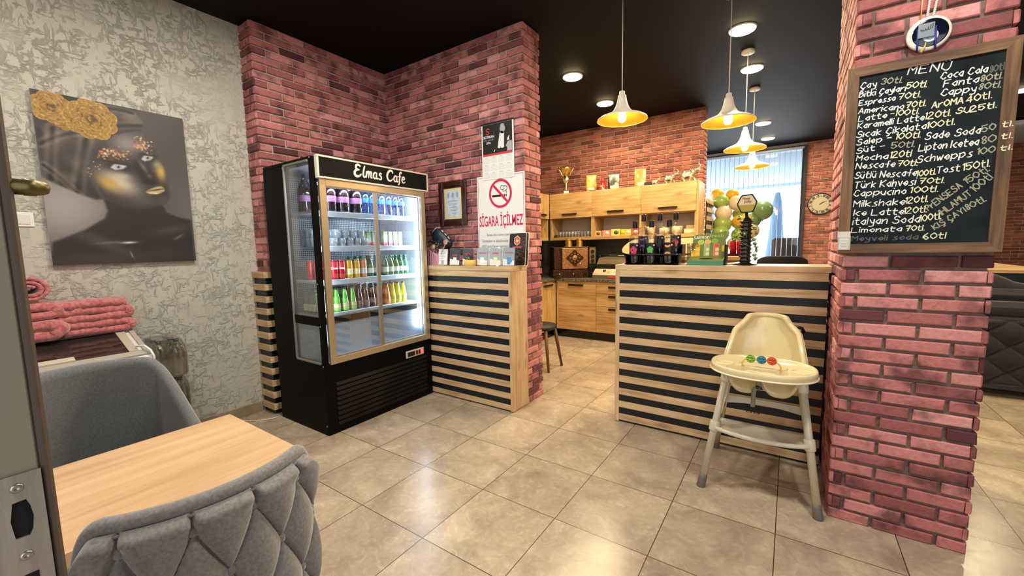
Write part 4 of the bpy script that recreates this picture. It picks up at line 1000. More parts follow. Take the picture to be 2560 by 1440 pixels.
# elephants: skinned bodies with raised trunks
def elephant(scale, x, y, label):
    t = thing('elephant_figurine', label, 'figurine', (x, y, ZT), -0.1, 'silver elephants on the wall cabinets')
    J = [(-0.20, 0, 0.30, .115), (0.0, 0, 0.31, .125), (0.16, 0, 0.345, .105), (0.25, 0, 0.41, .075), (0.325, 0, 0.47, .072), (0.40, 0, 0.485, .042), (0.445, 0, 0.54, .030), (0.44, 0, 0.60, .024), (0.40, 0, 0.645, .018), (0.385, 0, 0.69, .015)]
    E_ = [(i, i+1) for i in range(9)]
    def leg(root, pts):
        p = root
        for q in pts: J.append(q); E_.append((p, len(J)-1)); p = len(J)-1
    leg(0, [(-0.235, 0.06, 0.19, .058), (-0.27, 0.065, 0.09, .044), (-0.30, 0.065, 0.0, .046)])
    leg(0, [(-0.18, -0.06, 0.19, .058), (-0.12, -0.065, 0.09, .044), (-0.09, -0.065, 0.0, .046)])
    leg(2, [(0.17, 0.06, 0.20, .056), (0.22, 0.065, 0.10, .043), (0.27, 0.065, 0.0, .045)])
    leg(2, [(0.13, -0.06, 0.20, .056), (0.10, -0.065, 0.10, .043), (0.06, -0.065, 0.0, .045)])
    leg(0, [(-0.31, 0, 0.33, .014), (-0.345, 0, 0.25, .010), (-0.35, 0, 0.18, .009)])
    me = bpy.data.meshes.new('body'); me.from_pydata([(a*scale, b*scale, c*scale) for a, b, c, r in J], E_, [])
    me.update(); o = bpy.data.objects.new('body', me); put(o, t)
    o.modifiers.new('skin', 'SKIN'); sub = o.modifiers.new('sub', 'SUBSURF'); sub.levels = sub.render_levels = 2
    if not me.skin_vertices:
        bm = bmesh.new(); bm.from_mesh(me); bm.verts.layers.skin.verify(); bm.to_mesh(me); bm.free()
    for i, (a, b, c, r) in enumerate(J):
        s = me.skin_vertices[0].data[i]; s.radius = (r*scale, r*scale); s.use_root = (i == 1)
    me.materials.append(noise_mat('antique_silver', '#a89e84', '#cfc7ac', 25, 0.33, 0.2, 60, metal=0.8))
    for s in (-1, 1):
        MB().grid([[((0.255+0.05*math.cos(a)*f-0.03*f)*scale, s*(0.072+0.07*f*abs(math.sin(a/2)+0.15))*scale, (0.43+0.085*math.sin(a)*f)*scale) for a in [2*PI*i/14 for i in range(14)]] for f in (0.05, 0.55, 1.0)], 14, 3, True, True).build('ear', MATS['antique_silver'], t)
        MB().tube([(0.355*scale, s*0.04*scale, 0.445*scale), (0.41*scale, s*0.055*scale, 0.435*scale), (0.455*scale, s*0.05*scale, 0.465*scale)], [0.014*scale, 0.011*scale, 0.003*scale], 8).build('tusk', P_('tusk_ivory', '#e9e2c8', 0.3), t)
    return t
elephant(0.165, -0.195, 4.5, 'smallest of three silver elephants, beside the plum box')
elephant(0.265, -0.008, 4.5, 'middle-sized silver elephant between the other two elephants')
elephant(0.335, 0.222, 4.5, 'largest silver elephant at the right end of the wall cabinets')

# ---- on the open shelves
tg = tumbler(0.020, 0.026, 0.085, 'tea_glass'); k = 0
for row in range(3):
    for i in range(11):
        x = -1.58+i*0.051+(row % 2)*0.02
        if x > -1.06: continue
        lab = '%s tea glass in front row on the left open shelf' % nth(i, 11) if row == 0 else 'tea glass behind the front row on the left open shelf'
        g = 'tea glasses on the left shelf' if row == 0 else 'tea glasses behind on the left shelf'
        if k == 0: o_ = tg; tag(tg, lab, 'glass', g)
        else: o_ = copy_tree(tg, None, 0, lab, g)
        o_.location = (x, 4.44+row*0.056, 1.456); k += 1
sc_ = thing('saucer_stack', 'short stack of green glass saucers at left end of the tea glasses', 'saucers', (-1.64, 4.45, 1.456))
for k in range(4): MB().lathe([(0.0, 0.003), (0.03, 0.003), (0.052, 0.012), (0.053, 0.010), (0.03, 0.0), (0, 0)], 22, cap=False).build('saucer', thin_glass('green_saucer', '#9fb08a', 0.2), sc_, loc=(0, 0, k*0.0085))
sc_['group'] = 'saucers on the left shelf'
def teabox(x, w, h, col, spot, label, rz=0.0):
    t = thing('tea_box', label, 'tea box', (x, 4.43, 1.456), rz, 'tea boxes on the middle shelf')
    MB().box((-w/2, -0.03, 0), (w/2, 0.03, h), 0.002).build('body', P_('teabox_'+col[1:], col, 0.5), t)
    q = MB(); q.T = Matrix.Translation((w*0.1, -0.0302, h*0.5)) @ Matrix.Rotation(PI/2, 4, 'X') @ Matrix.Scale(1.3, 4, (1, 0, 0)); q.lathe([(0.0, 0.0008), (h*0.3, 0.0008), (h*0.3, 0.0)], 24, cap=False)
    q.build('print', P_('teaspot_'+spot[1:], spot, 0.5), t)
teabox(-0.962, 0.105, 0.075, '#d9a86a', '#5a4a2c', 'orange tea box beside the shelf divider, leftmost of the tea boxes')
teabox(-0.832, 0.12, 0.082, '#d9878a', '#f0dcae', 'pink tea box with a cream spot on the middle shelf')
teabox(-0.698, 0.13, 0.092, '#d9d26a', '#4c5a34', 'lime yellow tea box with dark green mark on the middle shelf')
teabox(-0.597, 0.05, 0.088, '#e8c21e', '#e8c21e', 'narrow bright yellow tea box, fourth from the left')
teabox(-0.52, 0.095, 0.085, '#e2b94a', '#f0e2b0', 'golden tea box left of the red tea box')
teabox(-0.42, 0.09, 0.088, '#d9603e', '#f2e4d0', 'red orange tea box at right end, behind the syrup bottles')
def bowl(x, r, h, label, col='#e9dcb4'):
    o_ = MB().lathe([(0.0, 0.0), (r*0.8, 0.0), (r, h), (r-0.004, h), (r*0.78, 0.006), (0, 0.006)], 28, cap=False).build('bowl', P_('bowl_'+col[1:], col, 0.35)); o_.location = (x, 4.47, 1.456)
    return tag(o_, label, 'bowl', 'cream bowls on the right shelf')
bowl(-0.22, 0.055, 0.11, 'tall cream bowl left behind the syrup bottle caps'); bowl(-0.05, 0.07, 0.085, 'cream bowl in the middle of the right open shelf'); bowl(0.11, 0.075, 0.10, 'large pale cream tub beside the butter dish')
t = thing('butter_dish', 'square cream dish with wooden lid on the right open shelf', 'dish', (0.275, 4.46, 1.456))
MB().box((-0.07, -0.05, 0), (0.07, 0.05, 0.06), 0.01).build('dish', P_('cream_ceramic', '#e6d5a6', 0.35), t); MB().box((-0.045, -0.04, 0.06), (0.06, 0.045, 0.105), 0.004).build('lid', KOAK_X, t)

# ---- engraved copper coffee oven in the kitchen corner
COP = noise_mat('engraved_copper', '#8a5c36', '#c2905c', 90, 0.4, 0.5, 170, metal=0.8, lo=0.4, hi=0.6, bdist=0.004)
COPD = noise_mat('dark_engraved_copper', '#2a1a12', '#5c3a26', 80, 0.42, 0.5, 150, metal=0.75, lo=0.42, hi=0.62, bdist=0.004)
RZ = math.radians(38)
t = thing('coffee_oven', 'engraved copper coffee oven with round ornament, standing in the worktop corner', 'coffee machine', (-1.36, 4.36, 0.866), RZ)
bz_ = MB().box((-0.32, -0.245, 0), (0.20, 0.2, 0.115), 0.004).build('base', COPD, t)
for x in (-0.23, -0.03, 0.16): MB().cyl((x, -0.247, 0.06), (x, -0.268, 0.06), 0.013, n=14).build('knob', STEEL if x < 0.1 else COPD, bz_)
MB().box((0.202, -0.24, 0.0), (0.315, 0.2, 0.19), 0.003).build('black_side', BLACK, t)
MB().cyl((0.255, -0.241, 0.06), (0.255, -0.252, 0.06), 0.012, n=14).build('red_light', P_('red_light', '#c0304e', 0.3), t)
bd = MB().box((-0.30, -0.19, 0.115), (0.20, 0.2, 0.44), 0.006).build('body', COPD, t)
dr_ = MB().box((-0.185, -0.225, 0.125), (0.195, -0.19, 0.43), 0.006).build('door', COP, t)
ro = []
for i in range(64):
    a = 2*PI*i/64; r = 0.085+0.03*abs(math.cos(2*a))**2+0.007*math.cos(8*a)
    ro.append((0.0+r*math.cos(a)*1.05, 0.285+r*math.sin(a)*0.98))
MB().prism(ro, -0.230, -0.224, 'y').build('ornament', COPD, dr_)
q = MB(); q.T = Matrix.Translation((0.0, -0.230, 0.285)) @ Matrix.Rotation(PI/2, 4, 'X')
q.lathe([(0.0, 0.010), (0.018, 0.009), (0.036, 0.004), (0.042, 0.0)], 24)
for i in range(8):
    a = 2*PI*i/8; q.ball((0.066*math.cos(a), 0.066*math.sin(a), 0.002), 0.012, 8, 6, (1, 1, 0.5))
q.build('rosette', COP, dr_)
MB().tube([(0.02, -0.226, 0.185), (0.03, -0.245, 0.175), (0.075, -0.25, 0.19), (0.085, -0.245, 0.215)], 0.006, 8).ball((0.07, -0.25, 0.20), 0.016).build('latch', STEEL, dr_)
kp = MB().box((0.212, -0.235, 0.195), (0.305, -0.16, 0.43), 0.005).build('knob_panel', P_('bronze_panel', '#8d7350', 0.4, 0.6), t)
for z in (0.375, 0.305, 0.24): MB().cyl((0.258, -0.236, z), (0.258, -0.256, z), 0.026, 0.022, 20).build('knob', P_('dark_knob', '#1c1a18', 0.3), kp)
MB().box((0.305, -0.14, 0.2), (0.32, 0.18, 0.42), 0.003).build('vent_panel', P_('vent_copper', '#8a5c3c', 0.4, 0.7), t)
MB().box((-0.31, -0.2, 0.44), (0.21, 0.205, 0.447), 0.002).build('top_plate', P_('top_bronze', '#6e5638', 0.35, 0.8), t)
def jug(x, y, label):
    t = thing('copper_jug', label, 'jug', (x, y, 1.3135), 0.6, 'jugs on the coffee oven')
    MB().lathe([(0.050, 0), (0.056, 0.004), (0.052, 0.02), (0.053, 0.06), (0.044, 0.085), (0.042, 0.10), (0.047, 0.112), (0.045, 0.112), (0.040, 0.10), (0.0, 0.095)], 26, cap=False).build('body', noise_mat('aged_brass', '#8a6430', '#c99a52', 20, 0.3, 0.1, metal=0.85), t)
    MB().lathe([(0.0535, 0.0), (0.058, 0.002), (0.058, 0.012), (0.054, 0.014)], 26, cap=False).build('base_ring', GOLDL, t)
    MB().tube([(0.043, -0.015, 0.096), (0.075, -0.026, 0.088), (0.083, -0.03, 0.06), (0.072, -0.025, 0.03), (0.052, -0.018, 0.02)], 0.0055, 8).build('handle', P_('dark_iron', '#1d1814', 0.4, 0.6), t)
jug(-1.345, 4.24, 'left of two brass jugs standing on the copper coffee oven'); jug(-1.215, 4.325, 'right of two brass jugs standing on the copper coffee oven')
# sandwich press
t = thing('sandwich_press', 'steel sandwich press with red dial beside the copper oven', 'sandwich press', (-0.71, 4.36, 0.866))
b = MB().add([(-0.23, -0.2, 0), (0.23, -0.2, 0), (0.23, 0.2, 0), (-0.23, 0.2, 0), (-0.23, -0.2, 0.05), (0.23, -0.2, 0.05), (0.22, -0.13, 0.13), (-0.22, -0.13, 0.13), (0.23, 0.2, 0.14), (-0.23, 0.2, 0.14)],
             [(0, 1, 2, 3), (0, 4, 5, 1), (4, 7, 6, 5), (7, 9, 8, 6), (2, 8, 9, 3), (1, 5, 6, 8, 2), (0, 3, 9, 7, 4)]).build('base', P_('cream_steel', '#cfc3a0', 0.4, 0.4), t)
MB().box((-0.231, -0.203, 0.002), (0.231, -0.199, 0.05)).build('front_strip', P_('bronze_strip', '#6a5a48', 0.45), b)
MB().box((0.0, -0.205, 0.012), (0.19, -0.2025, 0.036), 0.001).build('red_badge', P_('red_badge', '#d8413c', 0.4), b)
q = MB(); q.T = Matrix.Translation((0.13, -0.166, 0.095)) @ Matrix.Rotation(math.radians(50), 4, 'X'); q.lathe([(0.03, 0), (0.028, 0.018), (0.0, 0.02)], 22, cap=False); q.build('dial', P_('dark_red_dial', '#7d1d1a', 0.3), b)
q = MB(); q.T = Matrix.Translation((0.0, -0.166, 0.092)) @ Matrix.Rotation(math.radians(50), 4, 'X'); q.lathe([(0.02, 0), (0.018, 0.004), (0.0, 0.005)], 18, cap=False); q.build('lamp', P_('peach_lamp', '#e8a884', 0.3), b)
q = MB(); q.T = Matrix.Translation((-0.07, -0.155, 0.108)) @ Matrix.Rotation(math.radians(50), 4, 'X'); q.box((-0.02, -0.015, 0), (0.02, 0.015, 0.004)); q.build('switch', BLACK_PL, b)
MB().box((-0.215, -0.11, 0.14), (0.215, 0.2, 0.19), 0.006).build('lower_plate', P_('press_black', '#15120f', 0.4), t)
lid = MB().add([(-0.2, -0.12, 0.195), (0.22, -0.12, 0.195), (0.22, 0.2, 0.195), (-0.2, 0.2, 0.195), (-0.17, -0.10, 0.285), (0.2, -0.10, 0.285), (0.2, 0.19, 0.30), (-0.17, 0.19, 0.30)], [(0, 1, 5, 4), (1, 2, 6, 5), (2, 3, 7, 6), (3, 0, 4, 7), (4, 5, 6, 7), (0, 3, 2, 1)]).build('lid', P_('press_steel', '#a89a80', 0.35, 0.7), t)
MB().tube([(-0.15, -0.09, 0.285), (-0.15, -0.14, 0.318), (0.2, -0.14, 0.318), (0.2, -0.09, 0.285)], 0.006, 8).build('handle', STEEL, lid)
MB().cyl((-0.13, -0.14, 0.318), (0.12, -0.14, 0.318), 0.013, n=14).build('grip', BLACK_PL, lid)
# cream rounded machine, mostly hidden by the syrup bottles
t = thing('drinks_machine', 'cream rounded machine on the worktop, half hidden behind syrup bottles', 'drinks machine', (-0.08, 4.42, 0.866))
pr_ = [(-0.46, 0.36), (-0.465, 0.40), (-0.44, 0.44), (-0.38, 0.49), (-0.31, 0.525), (-0.24, 0.535), (0.40, 0.535), (0.43, 0.52), (0.43, 0.34), (-0.40, 0.34)]
MB().prism(pr_, -0.18, 0.2, 'y').build('hood', P_('cream_hood', '#e6d29a', 0.35), t)
MB().box((-0.36, -0.13, 0), (0.42, 0.2, 0.34), 0.01).build('body', P_('machine_body', '#8a7f70', 0.45, 0.3), t)
# wooden stool leg seen past the brick wall
t = thing('bar_stool', 'wooden stool with dark seat half hidden by the brick wall end', 'stool', (-0.90, 2.62, 0))
for sx in (-1, 1):
    for sy in (-1, 1): MB().cyl((sx*0.19, sy*0.15, 0), (sx*0.13, sy*0.1, 0.43), 0.014, 0.02, 12).build('leg', wood('walnut_leg', '#4f2f1c', '#6b4228', '#825436', 'z'), t)
MB().lathe([(0, 0.43), (0.17, 0.43), (0.19, 0.45), (0.18, 0.475), (0, 0.48)], 28, cap=False).build('seat', P_('dark_seat', '#1c1a1c', 0.6), t)
# ---------------------------------------------------------------- on the right counter
# stepped rack with six syrup bottles
RX, RY = 0.548, 1.80
t = thing('bottle_rack', 'black stepped acrylic rack holding six syrup bottles on the counter', 'rack', (RX, RY, ZR))
RK = P_('black_acrylic', '#0c0d10', 0.1)
MB().box((-0.175, -0.10, 0), (0.185, 0.0, 0.006), 0.001).box((-0.175, -0.001, 0), (0.185, 0.10, 0.056), 0.001).build('step', RK, t)
MB().prism(rrect(0.37, 0.10, 0.03, 5, 0.005, -0.05), 0.072, 0.077, 'z').build('shelf', thin_glass('smoke_acrylic', '#3a3c42', 0.25), t)
MB().box((-0.177, -0.10, 0.006), (-0.173, -0.006, 0.077)).build('side_wall', RK, t)
MB().box((0.183, -0.10, 0.006), (0.187, -0.006, 0.077)).build('side_wall', RK, t)
MB().box((-0.177, 0.098, 0.056), (0.187, 0.102, 0.14)).build('back_wall', RK, t)
MB().box((0.183, -0.002, 0.056), (0.187, 0.10, 0.14)).build('side_wall', RK, t)
SYR = P_('dark_syrup', '#0e0a10', 0.06, coat=0.5)
def syrup(x, y, z, col, kind, label):
    t = thing('syrup_bottle', label, 'bottle', (x, y, z), 0, 'syrup bottles in the rack')
    b = MB().lathe([(0.0355, 0), (0.0375, 0.004), (0.0375, 0.195), (0.034, 0.206), (0.018, 0.214), (0.0155, 0.222), (0.0155, 0.262)], 28).build('glass', CLEAR_B, t)
    MB().lathe([(0.034, 0.003), (0.0362, 0.007), (0.0362, 0.148), (0.0, 0.148)], 28, cap=False).lathe([(0, 0.003), (0.034, 0.003)], 28, cap=False).build('syrup', SYR, b)
    lb = MB(); P = []
    for j in range(2): P.append([(0.0379*math.sin(a), -0.0379*math.cos(a), 0.055+j*0.09) for a in np.linspace(-1.25, 1.25, 15)])
    lb.grid(P, 15, 2).build('label', P_('black_label', '#15121a', 0.4), b)
    f = MB()
    def dot(a, z, r):
        f.add([(0.0384*math.sin(a+r*math.cos(w)/0.0375), -0.0384*math.cos(a+r*math.cos(w)/0.0375), z+r*math.sin(w)) for w in [2*PI*i/14 for i in range(14)]], [tuple(range(14))])
    if kind == 'berry':
        for a, zz, r in ((0, 0.115, .011), (-0.45, 0.10, .012), (0.42, 0.10, .012), (-0.2, 0.083, .011), (0.25, 0.083, .012), (0.0, 0.097, .014)): dot(a, zz, r)
    elif kind == 'leaf':
        for k in range(5):
            w = PI/2+2*PI*k/5; dot(0.36*math.cos(w), 0.10+0.0145*math.sin(w), .0105)
        dot(0, 0.10, .010)
    else:
        for zz, r in ((0.122, .006), (0.078, .006)):
            for a in (-0.38, -0.22, -0.05, 0.12, 0.3): dot(a, zz+(0.004 if abs(a) > .25 else 0)*(1 if zz > .1 else -1), r*1.2)
    f.build('print', P_('print_'+col[1:], col, 0.5), b)
    g = MB(); a0 = 0.72
    g.add([(0.0384*math.sin(a0+0.006*math.cos(w)/0.0375), -0.0384*math.cos(a0+0.006*math.cos(w)/0.0375), 0.131+0.006*math.sin(w)) for w in [2*PI*i/8 for i in range(8)]], [tuple(range(8))]).build('seal', WHITE_PAPER, b)
    MB().lathe([(0.0172, 0.256), (0.0172, 0.300), (0.016, 0.304), (0, 0.304)], 22, cap=False).build('cap', P_('cap_black', '#0d0d0f', 0.3), t)
zf = ZR+0.007; zb_ = ZR+0.057
for x, c, k, l in ((-0.128, '#d6406a', 'berry', 'front left syrup bottle with a pink berry print'), (-0.010, '#59b457', 'leaf', 'front middle syrup bottle with a green mint print'), (0.110, '#e0a050', 'slice', 'front right syrup bottle with an orange slice print')):
    syrup(RX+x, RY-0.052, zf, c, k, l+' in the rack')
for x, c, k, l in ((-0.095, '#7a5aa8', 'slice', 'back left syrup bottle on the raised step'), (0.020, '#2f2a34', 'berry', 'back middle syrup bottle on the raised step'), (0.130, '#cf5a4e', 'berry', 'back right syrup bottle on the raised step')):
    syrup(RX+x, RY+0.048, zb_, c, k, l+' of the rack')
nt_ = MB().box((-0.045, -0.04, 0), (0.045, 0.04, 0.006), 0.001).build('note_pad', P_('lilac_paper', '#e3d9ea', 0.6)); nt_.location = (0.352, 1.85, ZR); tag(nt_, 'small lilac note pad at the left end of the counter', 'note pad')
pn = MB().box((-0.02, -0.008, 0), (0.02, 0.008, 0.011), 0.003).build('clip', BLACK_PL); pn.location = (0.36, 1.765, ZR); pn.rotation_euler.z = 0.3; tag(pn, 'small black clip lying left of the syrup bottles', 'clip')

# stacked clear tumblers with spoons
t = thing('cutlery_holder', 'clear cup holder full of metal spoons between rack and green display', 'cutlery holder', (0.795, 1.86, ZR))
MB().lathe([(0.034, 0), (0.040, 0.002), (0.043, 0.145), (0.040, 0.145), (0.037, 0.008), (0, 0.008)], 26, cap=False).build('cup', CLEAR_B, t)
for k in range(9):
    a = 2*PI*k/9; r = 0.022
    MB().tube([(r*math.cos(a), r*math.sin(a), 0.012), (r*0.9*math.cos(a+.3), r*0.9*math.sin(a+.3), 0.09), (r*1.15*math.cos(a+.4), r*1.15*math.sin(a+.4), 0.125)], [0.0025, 0.003, 0.008], 6).build('spoon', STEEL, t)
# laimon fresh display
LX, LY = 0.893, 1.775
t = thing('drink_display', 'green card display for lime drinks standing on the counter', 'display stand', (LX, LY, ZR))
GR = P_('display_olive', '#6f8038', 0.45); TEAL = P_('display_teal', '#4f8a6c', 0.45); 
MB().add([(-0.107, -0.075, 0), (0.107, -0.075, 0), (0.107, 0.06, 0), (-0.107, 0.06, 0), (-0.107, -0.075, 0.03), (0.107, -0.075, 0.03), (0.107, 0.045, 0.055), (-0.107, 0.045, 0.055), (0.107, 0.06, 0.055), (-0.107, 0.06, 0.055)],
         [(0, 1, 2, 3), (0, 4, 5, 1), (7, 9, 8, 6), (2, 8, 9, 3), (1, 5, 6, 8, 2), (0, 3, 9, 7, 4)]).build('tray_front', TEAL, t)
tp = MB().add([(-0.107, -0.074, 0.0305), (0.107, -0.074, 0.0305), (0.107, 0.045, 0.0555), (-0.107, 0.045, 0.0555)], [(0, 1, 2, 3)]).build('tray_top', GR, t)
q = MB(); q.T = Matrix.Translation((0.0, -0.022, 0.0420)) @ Matrix.Rotation(math.atan2(0.025, 0.12), 4, 'X')
q.add([(0.042*math.cos(w), 0.02*math.sin(w), 0) for w in [2*PI*i/24 for i in range(24)]], [tuple(range(24))]).build('cup_hole', P_('hole_black', '#050505', 0.9), tp)
MB().box((0.107, -0.02, 0.0), (0.118, 0.075, 0.135), 0.003).build('side_board', BLACK_PL, t)
# back card leans a little
BU = np.array((1, 0, 0.0)); BW = np.array((0, 0.12, 0.993)); BO = np.array((0, 0.042, 0.052))
def bp(x, h, l=0.0): n = np.cross(BU, BW); return tuple(BO+BU*x+BW*h+n*l)
card = [(-0.104, 0), (0.100, 0), (0.106, 0.165), (0.112, 0.170), (-0.02, 0.158), (-0.085, 0.148), (-0.098, 0.12)]
card = [(-0.106, 0), (0.100, 0), (0.108, 0.172), (0.03, 0.158), (-0.080, 0.150), (-0.094, 0.146)]
c = MB(); n_ = len(card)
c.add([bp(x, h, 0.0) for x, h in card]+[bp(x, h, -0.004) for x, h in card], [tuple(range(n_)), tuple(range(n_, 2*n_))[::-1]]+[(i, (i+1) % n_, n_+(i+1) % n_, n_+i) for i in range(n_)])
cd = c.build('back_card', GR, t)
text_mesh('Laimon', 'lettering', P_('display_white', '#f4f2e2', 0.5), cd, bp(-0.088, 0.124), tuple(BU), tuple(BW), width=0.094, height=0.024, align='L', off=0.02, ext=0.0012)
text_mesh('fresh', 'lettering', P_('display_lime', '#b9c978', 0.5), cd, bp(0.008, 0.132), tuple(BU), tuple(BW), width=0.082, height=0.022, align='L', ext=0.0012)
def disc(parent, name, x, h, rx, ry, mat, l=0.001):
    MB().add([bp(x+rx*math.cos(w), h+ry*math.sin(w), l) for w in [2*PI*i/22 for i in range(22)]], [tuple(range(22))]).build(name, mat, parent)
for x, a, b_ in ((-0.045, '#dfe5a0', '#b4cc3c'), (-0.003, '#f0d9a0', '#e8b45c'), (0.040, '#a8c83e', '#7fae2c')):
    disc(cd, 'fruit_print', x, 0.103+x*0.08, 0.0195, 0.0155, P_('fr_'+a[1:], a, 0.5)); disc(cd, 'fruit_print', x, 0.103+x*0.08, 0.0155, 0.012, P_('fr_'+b_[1:], b_, 0.5), 0.0016)
for x, w, h, col, sp2 in ((-0.070, 0.042, 0.082, '#e9b22c', '#f0c95c'), (-0.008, 0.036, 0.088, '#a9b86a', '#dfe0a4'), (0.050, 0.038, 0.085, '#d97a5e', '#efd08c')):
    q = MB(); pts = rrect(w, h, 0.006, 3, x, h/2+0.004)
    q.add([bp(a, b_, 0.0012) for a, b_ in pts], [tuple(range(len(pts)))]).build('can_print', P_('cp_'+col[1:], col, 0.5), cd)
    for k in range(2): disc(cd, 'slice_print', x+w*0.15, 0.022+k*0.028, w*0.3, 0.0115, P_('sl_'+sp2[1:], sp2, 0.5), 0.0018)
    disc(cd, 'slice_print', x+w*0.1, 0.076, w*0.3, 0.009, P_('top_'+col[1:], {'#e9b22c': '#c97e1e', '#a9b86a': '#d08a78', '#d97a5e': '#d4404e'}[col], 0.5), 0.0018)
for x, h, w in ((-0.098, 0.02, 0.014), (0.092, 0.055, 0.018)):
    MB().add([bp(x-w/2, h-0.018, 0.0011), bp(x+w/2, h-0.018, 0.0011), bp(x+w/2, h+0.025, 0.0011), bp(x-w/2, h+0.02, 0.0011)], [(0, 1, 2, 3)]).build('yellow_print', P_('yellow_print', '#ecc12e', 0.5), cd)
# black ribbed tower with a sign and an ivy garland
TX, TY = 1.115, 1.80
t = thing('drink_tower', 'black ribbed drink tower with a six-sided sign on the counter', 'drink tower', (TX, TY, ZR))
TB = P_('tower_black', '#0c0c0f', 0.35)
prof = [(0.072, 0.0), (0.070, 0.004), (0.040, 0.010), (0.030, 0.016)]
z = 0.018
for k in range(11): prof += [(0.028, z), (0.030, z+0.006), (0.040, z+0.012), (0.030, z+0.016), (0.028, z+0.0235)]; z += 0.0245
prof += [(0.024, z+0.002), (0.020, z+0.010), (0.012, z+0.014), (0.0085, z+0.045), (0.0, z+0.046)]
MB().lathe(prof, 36).build('column', TB, t)
zc_ = z+0.098
hx = [(x, zc_+z_) for x, z_ in ((0.0575, 0.012), (0.030, 0.062), (-0.033, 0.058), (-0.0575, 0.0), (-0.032, -0.055), (0.036, -0.055))]
hx2 = []
for i in range(6):
    p0 = np.array(hx[i-1]); p1 = np.array(hx[i]); p2 = np.array(hx[(i+1) % 6])
    for q in (0.20, 0.09): hx2.append(tuple(p1+(p0-p1)*q))
    for q in (0.09, 0.20): hx2.append(tuple(p1+(p2-p1)*q))
MB().prism(hx2, -0.008, 0.012, 'y').build('sign_case', TB, t)
ctr = np.array((0, zc_)); inn = [tuple(ctr+(np.array(p)-ctr)*0.86) for p in hx2]
sf = MB().prism(inn, -0.0095, -0.008, 'y').build('sign_face', P_('sign_cream', '#d9c9a0', 0.4), t)
low = [p for p in inn if p[1] < zc_-0.004]; low = sorted(low, key=lambda p: math.atan2(p[1]-zc_, p[0]))
MB().prism([(-0.047, zc_-0.005)]+low+[(0.047, zc_-0.005)], -0.0101, -0.0095, 'y').build('field_print', P_('sign_olive', '#a8963c', 0.45), sf)
SGP = P_('sign_maroon', '#8c2f45', 0.5)
text_mesh('Happy', 'lettering', SGP, sf, (-0.004, -0.0101, zc_+0.033), (1, 0, 0), (0, 0, 1), width=0.044, height=0.019, off=0.02)
text_mesh('Jolly', 'lettering', SGP, sf, (0.004, -0.0101, zc_+0.013), (1, 0, 0), (0, 0, 1), width=0.042, height=0.019, off=0.02)
# ivy: stem and leaf clusters twined round the tower
LEAF = noise_mat('ivy_leaf', '#4f7a2c', '#a8c060', 30, 0.5); iv = thing('ivy_garland', 'artificial ivy garland hanging round the black drink tower', 'garland', (TX, TY, ZR))
path = [(0.044*math.cos(a)*1.15, 0.044*math.sin(a)*1.15, 0.27-0.030*(a-0.2)/1.0) for a in np.linspace(0.2, 7.2, 60)]
MB().tube(path, 0.0018, 6).build('stem', P_('ivy_stem', '#6b7a3a', 0.6), iv)
spots = [(-0.052, -0.012, 0.25), (-0.060, -0.01, 0.215), (-0.054, -0.02, 0.19), (-0.064, 0.0, 0.165), (-0.002, -0.046, 0.205), (0.050, -0.02, 0.235), (0.058, -0.015, 0.205), (0.046, -0.03, 0.165), (0.055, -0.02, 0.14), (0.060, -0.02, 0.115), (0.066, -0.01, 0.095), (0.055, -0.02, 0.07), (0.060, -0.01, 0.045), (-0.040, -0.03, 0.30)]
mbv = MB()
for sx, sy, sz in spots:
    for k in range(34):
        d = np.array([random.gauss(0, 1) for _ in range(3)]); d /= np.linalg.norm(d); c_ = np.array((sx, sy, sz))+d*random.uniform(0.002, 0.014)
        uu = np.cross(d, (0.3, 0.5, 0.8)); uu /= np.linalg.norm(uu); vv = np.cross(d, uu); s = random.uniform(0.008, 0.012)
        mbv.add([tuple(c_+uu*s*0.1), tuple(c_+uu*s*0.6+vv*s*0.5+d*.002), tuple(c_+vv*s*1.3), tuple(c_-uu*s*0.6+vv*s*0.5+d*.002)], [(0, 1, 2, 3)])
lf = mbv.build('leaves', LEAF, iv); lf['kind'] = 'stuff'
# folded paper at the right of the tower and open booklet
bk = MB().add([(-0.06, -0.05, 0.001), (0.0, -0.05, 0.006), (0.07, -0.045, 0.001), (-0.055, 0.05, 0.002), (0.005, 0.05, 0.012), (0.075, 0.05, 0.002)], [(0, 1, 4, 3), (1, 2, 5, 4)]).build('booklet', P_('booklet_paper', '#cfc6cf', 0.5)); bk.location = (1.06, 1.88, ZR)
bs_ = bk.modifiers.new('thick', 'SOLIDIFY'); bs_.thickness = 0.003; bs_.offset = 1; tag(bk, 'open booklet lying behind the foot of the black tower', 'booklet')
# red cans on a tray on the lower worktop behind
tt = thing('till_table', 'oak side counter behind the bar that carries the red cans', 'counter', (0.87, 2.62, 0))
MB().box((-0.28, -0.2, 1.19), (0.19, 0.25, 1.225), 0.003).build('top', KOAK_X, tt)
MB().box((-0.26, -0.18, 0.0), (0.17, 0.23, 1.19), 0.003).build('body', KOAK_X, tt)
tr = MB().box((-0.12, -0.08, 0), (0.12, 0.08, 0.006), 0.002).box((-0.12, -0.08, 0.006), (0.12, -0.075, 0.016)).box((-0.12, 0.075, 0.006), (0.12, 0.08, 0.016)).box((-0.12, -0.075, 0.006), (-0.115, 0.075, 0.016)).box((0.115, -0.075, 0.006), (0.12, 0.075, 0.016)).build('tray', P_('dark_maroon_tray', '#2e1216', 0.3)); tr.location = (0.965, 2.53, 1.225); tr.scale = (0.75, 1, 1)
tag(tr, 'dark tray under the red cans behind the ribbed tower', 'tray')
for i, x in enumerate((0.972, 1.022)):
    c_ = copy_tree(red, (x, 2.50, 1.232), 0.1, '%s red can on the dark tray behind the ribbed tower' % ('left', 'right')[i], 'red cans on the tray'); c_.scale = (0.8, 0.8, 0.8)
